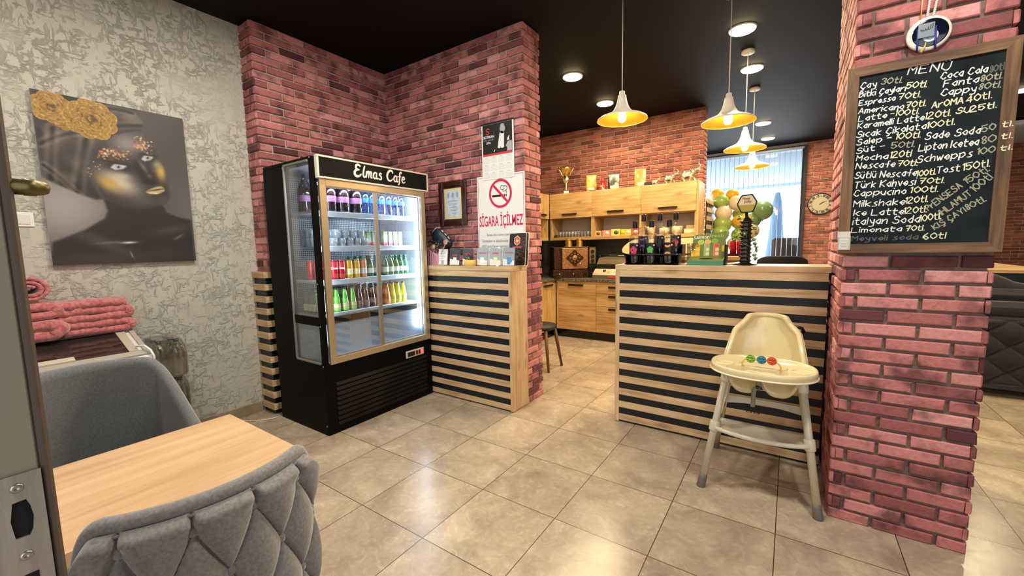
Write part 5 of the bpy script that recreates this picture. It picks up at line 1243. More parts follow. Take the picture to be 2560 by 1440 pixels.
cp_ = MB().lathe([(0.018, 0), (0.024, 0.06), (0.0225, 0.06), (0.017, 0.003), (0, 0.003)], 20, cap=False).build('paper_cup', P_('cream_cup', '#e9dcae', 0.6)); cp_.location = (0.918, 2.50, 1.232); tag(cp_, 'small cream paper cup left of the red cans', 'cup')
# ---------------------------------------------------------------- on the wall over the left counter
YW = 1.6385
def sheet(name, label, cat, xa, xb, za, zb, mat, y=YW, th=0.002):
    t = thing(name, label, cat, ((xa+xb)/2, y, za))
    o = Vector(((xa+xb)/2, y, za))
    rel(MB(), o).box((xa, y-th, za), (xb, y, zb)).build('sheet', mat, t)
    return t, o
def flat(parent, o, name, pts, y, mat, th=0.0006):
    """thin printed shape on a sheet that faces -y; pts (x, z) in the room"""
    return rel(MB(), o).prism([(a, b) for a, b in pts], y-th, y, 'y').build(name, mat, parent)
RED = P_('print_red', '#cf1f4a', 0.55); INK = P_('print_ink', '#17171a', 0.55); GREYI = P_('print_grey', '#6d7076', 0.6); PINKI = P_('print_pink', '#d98a9a', 0.6)
# no smoking poster
t, o = sheet('no_smoking_poster', 'white no smoking poster with red ban circle on the brick wall', 'poster', -0.937, -0.443, 1.18, 1.940, WHITE_PAPER, YW-0.002)
yp = YW-0.0045
bd = rel(MB(), o)
for a, b in (((-0.925, yp-0.0003, 1.19), (-0.922, yp, 1.928)), ((-0.458, yp-0.0003, 1.19), (-0.455, yp, 1.928)), ((-0.925, yp-0.0003, 1.925), (-0.455, yp, 1.928))): bd.box(a, b)
bd.build('border', P_('border_pink', '#b5566e', 0.6), t)
cx, cz_ = -0.687, 1.782
ring = rel(MB(), o); V = []; F_ = []
for i in range(56):
    a = 2*PI*i/56
    for r in (0.118, 0.098): V.append((cx+r*math.cos(a), yp-0.0012, cz_+r*1.02*math.sin(a)))
for i in range(56): j = (i+1) % 56; F_.append((2*i, 2*j, 2*j+1, 2*i+1))
ring.add(V, F_)
a = math.radians(135); c_, s_ = math.cos(a), math.sin(a); hw = 0.0105
ring.add([(cx+0.1*c_-hw*s_, yp-0.0013, cz_+0.1*s_+hw*c_), (cx+0.1*c_+hw*s_, yp-0.0013, cz_+0.1*s_-hw*c_), (cx-0.1*c_+hw*s_, yp-0.0013, cz_-0.1*s_-hw*c_), (cx-0.1*c_-hw*s_, yp-0.0013, cz_-0.1*s_+hw*c_)], [(0, 1, 2, 3)])
ring.build('ban_ring', RED, t)
cg = rel(MB(), o)
for xa, xb in ((-0.775, -0.655), (-0.648, -0.636), (-0.630, -0.622)): cg.box((xa, yp-0.0008, 1.755), (xb, yp, 1.773))
for st in ([(-0.625, 1.78), (-0.623, 1.795), (-0.635, 1.80), (-0.655, 1.797), (-0.66, 1.81), (-0.645, 1.82)], [(-0.635, 1.80), (-0.618, 1.815), (-0.622, 1.835), (-0.645, 1.842), (-0.655, 1.83)], [(-0.66, 1.81), (-0.68, 1.815), (-0.685, 1.832), (-0.672, 1.846), (-0.655, 1.845)]):
    ribbon(cg, smooth_pts(st, 4), 0.0045, (0, yp-0.0008, 0), (1, 0, 0), (0, 0, 1))
cg.build('cigarette', INK, t)
text_mesh('SİGARA İÇİLMEZ', 'lettering', RED, t, tuple(Vector((-0.690, yp, 1.560))-o), (1, 0, 0), (0, 0, 1), width=0.455, height=0.140, off=0.018)
for k, (ln, ww, xx) in enumerate((('Burada tütün ürünleri tüketilmesi yasaktır', 0.36, -0.66), ('Tüketenlere ve tüketilmesine izin verenlere', 0.42, -0.69), ('4207 sayılı Kanun uyarınca ceza verilir', 0.40, -0.70))):
    text_mesh(ln, 'lettering', GREYI, t, tuple(Vector((xx, yp, 1.435-k*0.048))-o), (1, 0, 0), (0, 0, 1), width=ww, height=0.026)
text_mesh('Şikayet için:', 'lettering', GREYI, t, tuple(Vector((-0.845, yp, 1.292))-o), (1, 0, 0), (0, 0, 1), width=0.12, height=0.024)
text_mesh('Sağlık Bakanlığı', 'lettering', PINKI, t, tuple(Vector((-0.675, yp, 1.292))-o), (1, 0, 0), (0, 0, 1), width=0.16, height=0.022)
# wall calendar
t, o = sheet('wall_calendar', 'black and white wall calendar with red band above the no smoking poster', 'calendar', -0.868, -0.538, 1.905, 2.362, WHITE_PAPER, YW-0.006)
yc = YW-0.0085
rel(MB(), o).box((-0.870, yc-0.004, 2.358), (-0.536, yc+0.004, 2.372), 0.002).build('hanger', BLACK_PL, t)
pic = flat(t, o, 'picture', [(-0.856, 2.118), (-0.553, 2.118), (-0.553, 2.356), (-0.856, 2.356)], yc, P_('calendar_black', '#141519', 0.5))
PW = P_('calendar_white', '#e9e9ea', 0.55); PG = P_('calendar_grey', '#aeb0b4', 0.55)
y1 = yc-0.0008
def cshape(nm, pts, mat, k=1): flat(pic, o, nm, pts, y1-0.0004*k, mat)
cshape('figure', [(-0.700, 2.158), (-0.684, 2.150), (-0.668, 2.155), (-0.652, 2.148), (-0.634, 2.155), (-0.632, 2.27), (-0.645, 2.285), (-0.668, 2.285), (-0.676, 2.275)], PW)
cshape('figure', [(-0.668, 2.270), (-0.672, 2.285), (-0.676, 2.305), (-0.671, 2.325), (-0.656, 2.338), (-0.634, 2.332), (-0.624, 2.315), (-0.622, 2.295), (-0.632, 2.278), (-0.640, 2.262)], PG)
cshape('figure', [(-0.668, 2.318), (-0.672, 2.332), (-0.656, 2.345), (-0.634, 2.342), (-0.626, 2.328), (-0.640, 2.334), (-0.656, 2.330)], PG, 2)
cshape('figure', [(-0.605, 2.21), (-0.590, 2.235), (-0.578, 2.242), (-0.584, 2.222), (-0.580, 2.205), (-0.596, 2.203)], PW)
cshape('figure', [(-0.618, 2.160), (-0.598, 2.195), (-0.556, 2.200), (-0.556, 2.12), (-0.605, 2.12), (-0.603, 2.15)], PG)
cshape('figure', [(-0.742, 2.130), (-0.732, 2.145), (-0.725, 2.146), (-0.730, 2.135), (-0.736, 2.126)], PW)
CR = P_('calendar_red', '#d83a3e', 0.5)
lg = rel(MB(), o); ribbon(lg, [np.array(p) for p in [(-0.785, 2.318), (-0.800, 2.326), (-0.815, 2.318), (-0.815, 2.305), (-0.788, 2.296), (-0.788, 2.284), (-0.801, 2.276), (-0.817, 2.284)]], 0.009, (0, y1-0.0008, 0), (1, 0, 0), (0, 0, 1)); lg.build('logo', CR, pic)
text_mesh('SOYKAN', 'lettering', PW, pic, tuple(Vector((-0.790, y1, 2.256))-o), (1, 0, 0), (0, 0, 1), width=0.112, height=0.022, off=0.03)
text_mesh('OTO GALERİ', 'lettering', PG, pic, tuple(Vector((-0.790, y1, 2.232))-o), (1, 0, 0), (0, 0, 1), width=0.112, height=0.014)
text_mesh('2026', 'lettering', PW, pic, tuple(Vector((-0.794, y1, 2.207))-o), (1, 0, 0), (0, 0, 1), width=0.046, height=0.016, off=0.03)
flat(t, o, 'red_band', [(-0.856, 2.100), (-0.553, 2.100), (-0.553, 2.117), (-0.856, 2.117)], yc, CR)
mg = rel(MB(), o)
for r in range(3):
    for c in range(4):
        x0 = -0.852+c*0.077; z0 = 2.088-r*0.062
        mg.box((x0+0.012, yc-0.0004, z0-0.005), (x0+0.045, yc, z0))
        for l in range(5):
            for d in range(7): mg.box((x0+d*0.0095, yc-0.0004, z0-0.014-l*0.0085), (x0+d*0.0095+0.005, yc, z0-0.011-l*0.0085))
mg.build('month_grid', P_('month_ink', '#c4c6ca', 0.6), t)
# framed certificate
t = thing('certificate_frame', 'small dark wood framed certificate on brick wall beside the fridge', 'picture frame', (-1.222, YW, 1.737))
FRD = P_('mahogany_frame', '#3b1f1a', 0.25, coat=0.3)
mb = MB(); w, h = 0.166, 0.2
for (wi, hi, wo, ho, ya, yb) in ((0.118, 0.152, 0.166, 0.200, -0.004, -0.022), (0.106, 0.140, 0.124, 0.158, -0.004, -0.015)):
    for a, b in (((-wo, ya, -ho), (-wi, yb, ho)), ((wi, ya, -ho), (wo, yb, ho)), ((-wi, ya, -ho), (wi, yb, -hi)), ((-wi, ya, hi), (wi, yb, ho))): mb.box(a, b, 0.004)
mb.build('frame', FRD, t)
mt = MB().box((-0.12, -0.006, -0.155), (0.12, -0.002, 0.155)).build('mat', P_('cream_mat', '#dccf9a', 0.6), t)
pr2 = MB().box((-0.082, -0.0075, -0.118), (0.082, -0.006, 0.118)).build('certificate', noise_mat('pale_blue_print', '#b4c8dc', '#d8e2ec', 14, 0.5, stretch=(1, 1, 3)), mt)
cm = MB()
for k in range(3):
    cm.add([(-0.055+k*0.055+0.014*math.cos(a), -0.0082, 0.075+0.026*math.sin(a)) for a in [2*PI*i/18 for i in range(18)]], [tuple(range(18))])
for k in range(5): cm.box((-0.06+0.01*k, -0.0082, 0.02-k*0.028), (0.06-0.006*k, -0.0076, 0.026-k*0.028))
cm.build('print', P_('blue_grey_print', '#93aac2', 0.5), pr2)

# ---------------------------------------------------------------- on the left counter
def holder(x, label, base, accent, glass, rz=0.0, paper=False):
    t = thing('card_holder', label, 'card holder', (x, 1.475, ZL), rz, 'acrylic drink cards on the left counter')
    lean = Matrix.Rotation(-0.12, 4, 'X'); m = MB(); m.T = lean
    m.box((-0.061, -0.003, 0.0), (0.061, 0.003, 0.152), 0.0008).build('acrylic', thin_glass('acrylic', '#eef3f5', 0.1), t)
    m = MB(); m.T = lean; m.box((-0.055, -0.0042, 0.006), (0.055, -0.0034, 0.147)); cd = m.build('card', P_('card_'+base[1:], base, 0.45), t)
    q = MB(); q.T = lean
    if paper:
        for k in range(6): q.box((-0.043, -0.0047, 0.125-k*0.016), (-0.043+random.uniform(0.05, 0.085), -0.0043, 0.128-k*0.016))
        q.prism(rrect(0.03, 0.025, 0.003, 2, 0.0, 0.028), -0.0047, -0.0043, 'y'); q.build('print', P_('faint_blue_ink', '#a9bccb', 0.6), cd)
    else:
        q.prism([(-0.055, 0.006), (0.055, 0.006), (0.055, 0.045), (0.0, 0.048), (-0.03, 0.055), (-0.055, 0.062)], -0.0047, -0.0043, 'y'); q.build('print', P_('card_white', '#e6e4e2', 0.5), cd)
        q = MB(); q.T = lean; q.prism([(-0.012, 0.014), (0.018, 0.014), (0.022, 0.072), (-0.018, 0.072)], -0.0052, -0.0048, 'y'); q.prism([(0.02, 0.03), (0.034, 0.035), (0.034, 0.05), (0.02, 0.052)], -0.0052, -0.0048, 'y'); q.build('drink_print', P_('drink_'+glass[1:], glass, 0.5), cd)
    return t, lean
holder(-1.228, 'plain white handwritten card holder next to the pink striped box', '#eef0ee', '#9bb', '#ffffff', 0, True)
t, lean = holder(-1.085, 'dark latte card with red lettering and a white cup', '#3d4048', '#d8434c', '#efe9e0')
def script_on(t, body, mat, z, w):
    cd = [k for k in KIDS[t.name] if k.name.startswith('card')][0]
    u = Vector((1, 0, 0)); wv = lean @ Vector((0, 0, 1)); o_ = lean @ Vector((0, -0.0046, z))
    if body: text_mesh(body, 'lettering', mat, cd, tuple(o_), tuple(u), tuple(wv), width=w, shear=0.3, off=0.015)
    else:
        q = MB(); pts = [np.array((-w/2+w*i/24, 0.008*math.sin(i*1.9)*(1.3 if i % 7 == 0 else 0.7))) for i in range(25)]
        ribbon(q, smooth_pts(pts, 3), 0.0028, o_, u, wv, 0.001); q.build('script_print', mat, cd)
SCR = P_('script_red', '#d8505a', 0.5)
script_on(t, 'Latte', SCR, 0.094, 0.06)
t, _ = holder(-0.935, 'dark drink card partly hidden behind the small yellow plant pot', '#4a4650', '#c77', '#c9b9a8'); script_on(t, '', SCR, 0.10, 0.06)
t, _ = holder(-0.779, 'pale drink card showing two milkshake glasses, right of the yellow pot', '#9fb0b8', '#c77', '#eef3f0'); script_on(t, '', SCR, 0.108, 0.08)
t, _ = holder(-0.641, 'pale drink card showing a pale green iced drink', '#a3b0b6', '#c77', '#dfe8c4'); script_on(t, '', SCR, 0.105, 0.06)
t, _ = holder(-0.507, 'drink card showing a bright blue drink, rightmost of the holders', '#98a6b4', '#c77', '#4a96d4'); script_on(t, '', SCR, 0.108, 0.08)
# yellow pot with dried plant
t = thing('potted_plant', 'small yellow oval pot with a dark dried plant on the counter', 'plant', (-0.882, 1.441, ZL))
q = MB(); q.T = Matrix.Diagonal((1.0, 0.55, 1, 1)); q.lathe([(0.055, 0), (0.060, 0.004), (0.062, 0.052), (0.058, 0.052), (0.054, 0.01), (0, 0.01)], 30, cap=False).build('pot', P_('yellow_ceramic', '#d9b95a', 0.4), t)
fl = MB()
for k in range(150):
    a = random.uniform(0, 2*PI); r = math.sqrt(random.random()); x, y = 0.055*r*math.cos(a), 0.03*r*math.sin(a); hgt = random.uniform(0.055, 0.105)-0.03*r
    d = np.array((random.uniform(-1, 1), random.uniform(-1, 1), random.uniform(0.2, 1.0))); d /= np.linalg.norm(d); s = random.uniform(0.008, 0.016)
    uu = np.cross(d, (0.1, 0.9, 0.4)); uu /= np.linalg.norm(uu); p = np.array((x, y, hgt))
    fl.add([tuple(p), tuple(p+uu*s*.3+d*s*.5), tuple(p+d*s), tuple(p-uu*s*.3+d*s*.5)], [(0, 1, 2, 3)])
f = fl.build('foliage', noise_mat('dried_leaf', '#2c2320', '#6a5546', 40, 0.8), t); f['kind'] = 'stuff'
MB().box((-0.045, -0.02, 0.01), (0.045, 0.02, 0.05)).build('soil', P_('dark_soil', '#2a211a', 0.9), t)
# coffee menu folder standing at the wall
t = thing('menu_folder', 'tall dark coffee menu folder with orange badge, leaning at the counter end', 'menu', (-0.495, 1.575, ZL), -0.12)
lean = Matrix.Rotation(-0.10, 4, 'X')
for k, dx in enumerate((0.0, 0.018)):
    m = MB(); m.T = lean @ Matrix.Translation((dx*1.2, 0.006*k, 0)); m.prism(rrect(0.182, 0.268, 0.016, 4, 0, 0.134), -0.003, 0.002, 'y'); pg = m.build('page', P_('page_edge', '#e6ddcb', 0.5), t)
    m = MB(); m.T = lean @ Matrix.Translation((dx*1.2, 0.006*k, 0)); m.prism(rrect(0.174, 0.260, 0.014, 4, 0, 0.134), -0.0036, -0.003, 'y'); cv = m.build('cover', noise_mat('coffee_bean_print', '#17110f', '#3f2a20', 55, 0.4, lo=0.5, hi=0.6), pg)
    if k == 0:
        m = MB(); m.T = lean; m.prism([(0.036*math.cos(math.radians(a))-0.005, 0.205+0.042*math.sin(math.radians(a))) for a in (30, 90, 150, 210, 270, 330)], -0.0042, -0.0036, 'y'); m.build('badge_border', P_('badge_cream', '#eadfca', 0.5), cv)
        m = MB(); m.T = lean; m.prism([(0.031*math.cos(math.radians(a))-0.005, 0.205+0.036*math.sin(math.radians(a))) for a in (30, 90, 150, 210, 270, 330)], -0.0047, -0.0042, 'y'); m.build('badge', P_('badge_orange', '#d9663a', 0.5), cv)
        m = MB(); m.T = lean; m.prism([(-0.017, 0.213), (0.009, 0.213), (0.004, 0.194), (-0.012, 0.194)], -0.0052, -0.0047, 'y'); m.prism([(0.009, 0.21), (0.014, 0.21), (0.012, 0.2), (0.007, 0.2)], -0.0052, -0.0047, 'y'); m.build('cup_print', P_('badge_cream', '#eadfca', 0.5), cv)
        m = MB(); m.T = lean; m.box((-0.045, -0.0042, 0.147), (0.045, -0.0036, 0.156)).build('title_print', P_('badge_orange', '#d9663a', 0.5), cv)
        bb = MB(); bb.T = lean
        for _ in range(120):
            x = random.uniform(-0.02, 0.08); z = random.uniform(0.05, 0.235)
            if x < 0.02 and z > 0.14: continue
            bb.add([(x+0.006*math.cos(w+_), -0.0041, z+0.004*math.sin(w)) for w in [2*PI*i/6 for i in range(6)]], [tuple(range(6))])
        bb.build('bean_print', P_('bean_brown', '#7d5440', 0.5), cv)
# pink striped box with black cushion, dried flowers and round picks
t = thing('gift_basket', 'pink striped box with black cushion and dried flowers beside the fridge', 'gift box', (-1.36, 1.505, ZL))
PK = P_('box_pink', '#e0a3b4', 0.5)
mb = MB().prism([(-0.10, 0.0), (0.085, 0.0), (0.085, 0.085), (-0.06, 0.17), (-0.10, 0.17)], -0.055, 0.06, 'y').build('box', PK, t)
st_ = MB()
for k in range(7):
    x = -0.088+k*0.027; ztop = 0.17 if x < -0.06 else 0.17-(x+0.06)*0.585
    st_.box((x, -0.0562, 0.002), (x+0.005, -0.0550, ztop-0.004))
st_.build('stripes', P_('stripe_black', '#221a20', 0.5), mb)
hp = [(-0.075, 0.20), (-0.06, 0.30), (-0.02, 0.335), (0.03, 0.335), (0.16, 0.225), (0.175, 0.19), (0.14, 0.15), (0.0, 0.13)]
sm_ = smooth_pts(hp+[hp[0]], 4)[:-1]
cu = MB(); P = []
for k, (sc, yy) in enumerate(((0.0, -0.025), (0.5, -0.024), (0.85, -0.012), (1.0, 0.008), (0.9, 0.03), (0.0, 0.035))): P.append([((q[0]-0.04)*sc+0.085, yy, (q[1]-0.22)*sc+0.22) for q in sm_])
cu.grid(P, len(sm_), 6, True, True).build('cushion', noise_mat('black_satin', '#0e121b', '#232b3b', 9, 0.35), t)
dsh = MB()
for k in range(0, 22, 2):
    f0 = k/22; a = np.array((-0.055, -0.004, 0.292)); pa = [(-0.055, 0.302), (-0.018, 0.338), (0.03, 0.338), (0.165, 0.222)]
    L_ = [np.array((p[0]+0.045, p[1])) for p in pa]; seg = f0*3; i = min(2, int(seg)); 
    p = L_[i]+(L_[i+1]-L_[i])*(seg-i); p2 = L_[i]+(L_[i+1]-L_[i])*min(1, seg-i+0.16)
    dsh.cyl((p[0], 0.004, p[1]), (p2[0], 0.004, p2[1]), 0.004, n=6)
dsh.build('dashed_trim', WHITE_P, t)
for x, z, x0 in ((-0.075, 0.285, -0.05), (0.04, 0.165, 0.03), (0.195, 0.205, 0.13)):
    q = MB(); q.cyl((x0, -0.045, 0.10), (x, -0.045, z), 0.003, n=6).build('pick_stick', P_('pale_wood_stick', '#c9ae88', 0.7), t)
    q = MB(); q.T = Matrix.Translation((x, -0.05, z)) @ Matrix.Rotation(PI/2, 4, 'X'); q.lathe([(0.0, 0.008), (0.02, 0.008), (0.026, 0.0), (0.02, -0.006), (0, -0.006)], 20, cap=False).build('round_pick', noise_mat('rose_swirl', '#8d5f52', '#d9b49a', 40, 0.5), t)
df = MB()
for k in range(420):
    c_ = random.choice([(-0.08, 0.22), (-0.05, 0.19), (-0.01, 0.17), (0.05, 0.19), (0.08, 0.17), (0.13, 0.17), (0.02, 0.145), (-0.04, 0.20), (-0.06, 0.25)])
    p = np.array((c_[0]+random.gauss(0, .02), -0.045+random.gauss(0, .012), c_[1]+random.gauss(0, .02)))
    d = np.array([random.gauss(0, 1) for _ in range(3)]); d /= np.linalg.norm(d); uu = np.cross(d, (0.1, 0.9, 0.4)); uu /= np.linalg.norm(uu); s = random.uniform(0.008, 0.018)
    df.add([tuple(p), tuple(p+uu*s*.25+d*s*.5), tuple(p+d*s), tuple(p-uu*s*.25+d*s*.5)], [(0, 1, 2, 3)])
f = df.build('dried_flowers', noise_mat('dried_flower', '#4e3a2c', '#b29a78', 40, 0.8), t); f['kind'] = 'stuff'
# ---------------------------------------------------------------- left foreground: table, two chairs, freezer, blankets
FAB = noise_mat('grey_velvet', '#6f6c6e', '#86827f', 160, 0.85, 0.15, 300, sheen=0.6, spec=0.3, bdist=0.002)
FAB2 = noise_mat('slate_fabric', '#56595c', '#666868', 160, 0.85, 0.1, 300, sheen=0.5, spec=0.3, bdist=0.002)
LEGM = P_('black_chair_leg', '#15130f', 0.4)
t = thing('dining_table', 'light oak topped table between the two grey upholstered chairs', 'table', (-0.05, -0.90, 0))
top_ = [(-0.255, -0.60), (0.25, -0.60)]+[(0.25-0.05+0.05*math.cos(a), 0.288-0.05+0.05*math.sin(a)) for a in np.linspace(0, PI/2, 8)]+[(-0.255, 0.288)]
MB().prism(top_, 0.718, 0.75, 'z').build('table_top', TABLE_W, t)
for x in (-0.2, 0.18):
    for y in (-0.5, 0.2): MB().box((x-0.02, y-0.02, 0), (x+0.02, y+0.02, 0.718), 0.002).build('leg', LEGM, t)

# tufted chair: its buttoned back faces the camera
t = thing('tufted_chair', 'grey velvet chair with deep buttoned back, nearest the camera at the table', 'chair', (0.157, -0.884, 0), math.radians(-4.4))
NU, NV = 221, 130
def back_pt(u, z, r):
    """u -1..1 across the back; narrows towards the seat"""
    A = math.radians(44.5*(0.86+0.14*min(1, max(0, (z-0.45)/0.40)))); th = A*u
    return (r*math.cos(th), r*math.sin(th), z)
def back_deg(u, z): return 44.5*(0.86+0.14*min(1, max(0, (z-0.45)/0.40)))*u
VA, ZB = 0.112, 0.812
def ztop(u):
    a = abs(u); return 0.862-(0.070*((a-0.80)/0.20)**2.2 if a > 0.80 else 0)
P = []
for j in range(NV):
    row = []
    for i in range(NU):
        u = -1+2*i/(NU-1); f = j/(NV-1); zt = ztop(u)-0.012; z = 0.44+(zt-0.44)*f
        a = (back_deg(u, z)+10.3)/10.0; b = (z-ZB)/VA
        p = 0.5*(a+b); q = 0.5*(a-b)
        m = abs(math.sin(PI*p))*abs(math.sin(PI*q))
        db = min(math.hypot((a-2*round(a/2))*0.055, b*VA), 1) if b > -0.5 else 1
        h = 0.034*m**0.27
        if b > 0:   # vertical pleats run from the top buttons to the piping
            da = abs((a/2) % 1.0); da = min(da, 1-da)*2; w = min(1, b/0.16)
            pleat = 0.032*(1-math.exp(-(da/0.08)))
            h = h*(1-w)+pleat*w
        e = min(1, (1-abs(u))/0.06); h *= e**0.5
        h *= (1-max(0, (f-0.955)/0.045)**2*0.75)
        row.append(back_pt(u, z, 0.290+h))
    P.append(row)
bk = MB().grid(P, NU, NV)
Q = []
for j in range(12):
    row = []
    for i in range(41):
        u = -1+2*i/40; f = j/11; zt = ztop(u)-0.010; row.append(back_pt(u, 0.44+(zt-0.44)*f, 0.262))
    Q.append(row)
bk.grid(Q, 41, 12)
for s in (0, -1): bk.grid([[P[int(j*(NV-1)/11)][s], Q[j][s]] for j in range(12)], 2, 12)
bk.grid([[P[0][int(i*(NU-1)/40)] for i in range(41)], [Q[0][i] for i in range(41)]], 41, 2)
bko = bk.build('backrest', FAB, t)
for r in range(4):
    for c in range(-4, 7):
        if (c+r) % 2: continue
        z = ZB-r*VA; th = math.radians(c*10.0-10.3); u = math.degrees(th)/back_deg(1, z)
        if abs(u) > 0.95: continue
        x, y = 0.297*math.cos(th), 0.297*math.sin(th)
        q = MB(); q.T = Matrix.Translation((x, y, z)) @ Matrix.Rotation(th, 4, 'Z') @ Matrix.Rotation(PI/2, 4, 'Y'); q.lathe([(0.0, -0.006), (0.0105, -0.006), (0.0118, 0.001), (0.0085, 0.006), (0.0, 0.0075)], 20, cap=False)
        q.build('button', FAB, bko)
roll = [back_pt(-1.0, 0.46, 0.280), back_pt(-1.0, 0.64, 0.280)]+[back_pt(u, ztop(u)-0.006, 0.280) for u in np.linspace(-1, 1, 61)]+[back_pt(1.0, 0.64, 0.280), back_pt(1.0, 0.46, 0.280)]
MB().tube(roll, 0.0165, 14).build('rolled_edge', FAB, t)
pip = [back_pt(-0.985, 0.46, 0.2965), back_pt(-0.985, 0.64, 0.2965)]+[back_pt(u, ztop(u)-0.0175, 0.300) for u in np.linspace(-0.985, 0.985, 61)]+[back_pt(0.985, 0.64, 0.2965), back_pt(0.985, 0.46, 0.2965)]
MB().tube(pip, 0.0034, 8).build('piping', noise_mat('piping_velvet', '#5d5b60', '#6f6c70', 160, 0.8), t)
MB().box((-0.16, -0.17, 0.36), (0.27, 0.17, 0.46), 0.03).build('seat', FAB, t)
for x in (-0.13, 0.22):
    for y in (-0.13, 0.13): MB().cyl((x*1.08, y*1.08, 0), (x, y, 0.365), 0.012, 0.02, 12).build('leg', LEGM, t)

# smooth-backed chair on the far side of the table
t = thing('tub_chair', 'smooth slate grey tub chair on the far side of the table, below the freezer', 'chair', (-0.47, -0.90, 0))
def tub(s, off):
    """path from one arm front round the back to the other; s -1..1"""
    sg = 1 if s >= 0 else -1; a = abs(s)
    if a < 0.55: th = a/0.55*math.radians(52); x = -0.285*math.cos(th)-off*math.cos(th)*1.0; y = 0.285*math.sin(th)+off*math.sin(th)
    else:
        g = (a-0.55)/0.45; th = math.radians(52); x = -0.285*math.cos(th)+0.235*g-off*(1-g)*math.cos(th); y = 0.285*math.sin(th)+0.052*math.sin(g*PI/2)+off*(math.sin(th)+(1-math.sin(th))*g)
    return x, sg*y*0.80
def tub_h(s):
    a = abs(s)
    if a < 0.42: return 0.935
    g = min(1, (a-0.42)/0.58); return 0.935-0.275*(0.5-0.5*math.cos(PI*g))
mb = MB(); ns = 81; rows = []
for k, (off, dz) in enumerate(((-0.0, -1), (0.0, 0.03), (0.004, 0.012), (0.018, 0.0), (0.042, 0.0), (0.056, 0.012), (0.06, 0.03), (0.06, -1))):
    row = []
    for i in range(ns):
        s = -1+2*i/(ns-1); x, y = tub(s, off); z = 0.40 if dz < 0 else tub_h(s)-dz
        row.append((x, y, z))
    rows.append(row)
mb.grid(rows, ns, 8)
for i in (0, ns-1):
    b0 = len(mb.v); mb.add([rows[k][i] for k in range(8)], [tuple(range(8))], False)
mb.build('shell', FAB2, t)
MB().box((-0.22, -0.225, 0.33), (0.24, 0.225, 0.46), 0.035).build('seat', FAB2, t)
for x in (-0.2, 0.2):
    for y in (-0.18, 0.18): MB().cyl((x*1.1, y*1.1, 0), (x, y, 0.40), 0.012, 0.02, 12).build('leg', LEGM, t)

# slanted-lid chest freezer
t = thing('chest_freezer', 'white chest freezer with slanted glass lid by the left wall', 'freezer', (-1.97, -1.0, 0))
WF = P_('freezer_white', '#dcd9d2', 0.3); GF = P_('freezer_frame_grey', '#aaa69c', 0.4)
y0, y1 = -0.55, 0.527
prof = [(-0.29, 0.03), (0.29, 0.03), (0.29, 0.715), (0.265, 0.752), (-0.09, 0.868), (-0.29, 0.870)]
MB().prism([(x, z) for x, z in prof], y0, y1, 'y').build('body', WF, t)
def lidp(x, y, l): 
    f = (x+0.09)/0.355; return (x+0.31*l, y, 0.868-0.116*f+0.95*l)
def slab(mb, xa, xb, ya, yb, l0, l1):
    v = [lidp(x, y, l) for l in (l0, l1) for x in (xa, xb) for y in (ya, yb)]
    return mb.add(v, [(0, 1, 3, 2), (4, 6, 7, 5), (0, 4, 5, 1), (2, 3, 7, 6), (0, 2, 6, 4), (1, 5, 7, 3)], False)
fm = MB()
slab(fm, -0.09, -0.055, y0, y1, 0.0, 0.010); slab(fm, 0.215, 0.265, y0, y1, 0.0, 0.010); slab(fm, -0.055, 0.215, y1-0.022, y1, 0.0, 0.010); slab(fm, -0.055, 0.215, y0, y0+0.02, 0, 0.010)
lidf = fm.build('lid_frame', GF, t)
slab(MB(), -0.055, 0.215, y0+0.02, y1-0.085, 0.001, 0.007).build('glass_lid', P_('dark_lid_glass', '#2b2622', 0.05, spec=0.8), lidf)
slab(MB(), -0.055, 0.215, y1-0.085, y1-0.045, 0.002, 0.013).build('lid_slide', P_('slide_beige', '#b5ad9c', 0.4), lidf)
slab(MB(), 0.185, 0.225, y0+0.1, y1-0.30, 0.009, 0.020).build('lid_handle', P_('handle_beige', '#c4bdac', 0.4), lidf)
MB().tube([(0.20, y1-0.05, 0.80), (0.235, y1-0.02, 0.803), (0.275, y1-0.006, 0.78), (0.286, y1+0.004, 0.745), (0.288, y1+0.003, 0.70)], 0.006, 8).build('strap', WHITE_P, t)
for x in (-0.25, 0.25):
    for y in (y0+0.06, y1-0.06): MB().cyl((x, y, 0), (x, y, 0.035), 0.018, n=12).build('foot', BLACK_PL, t)

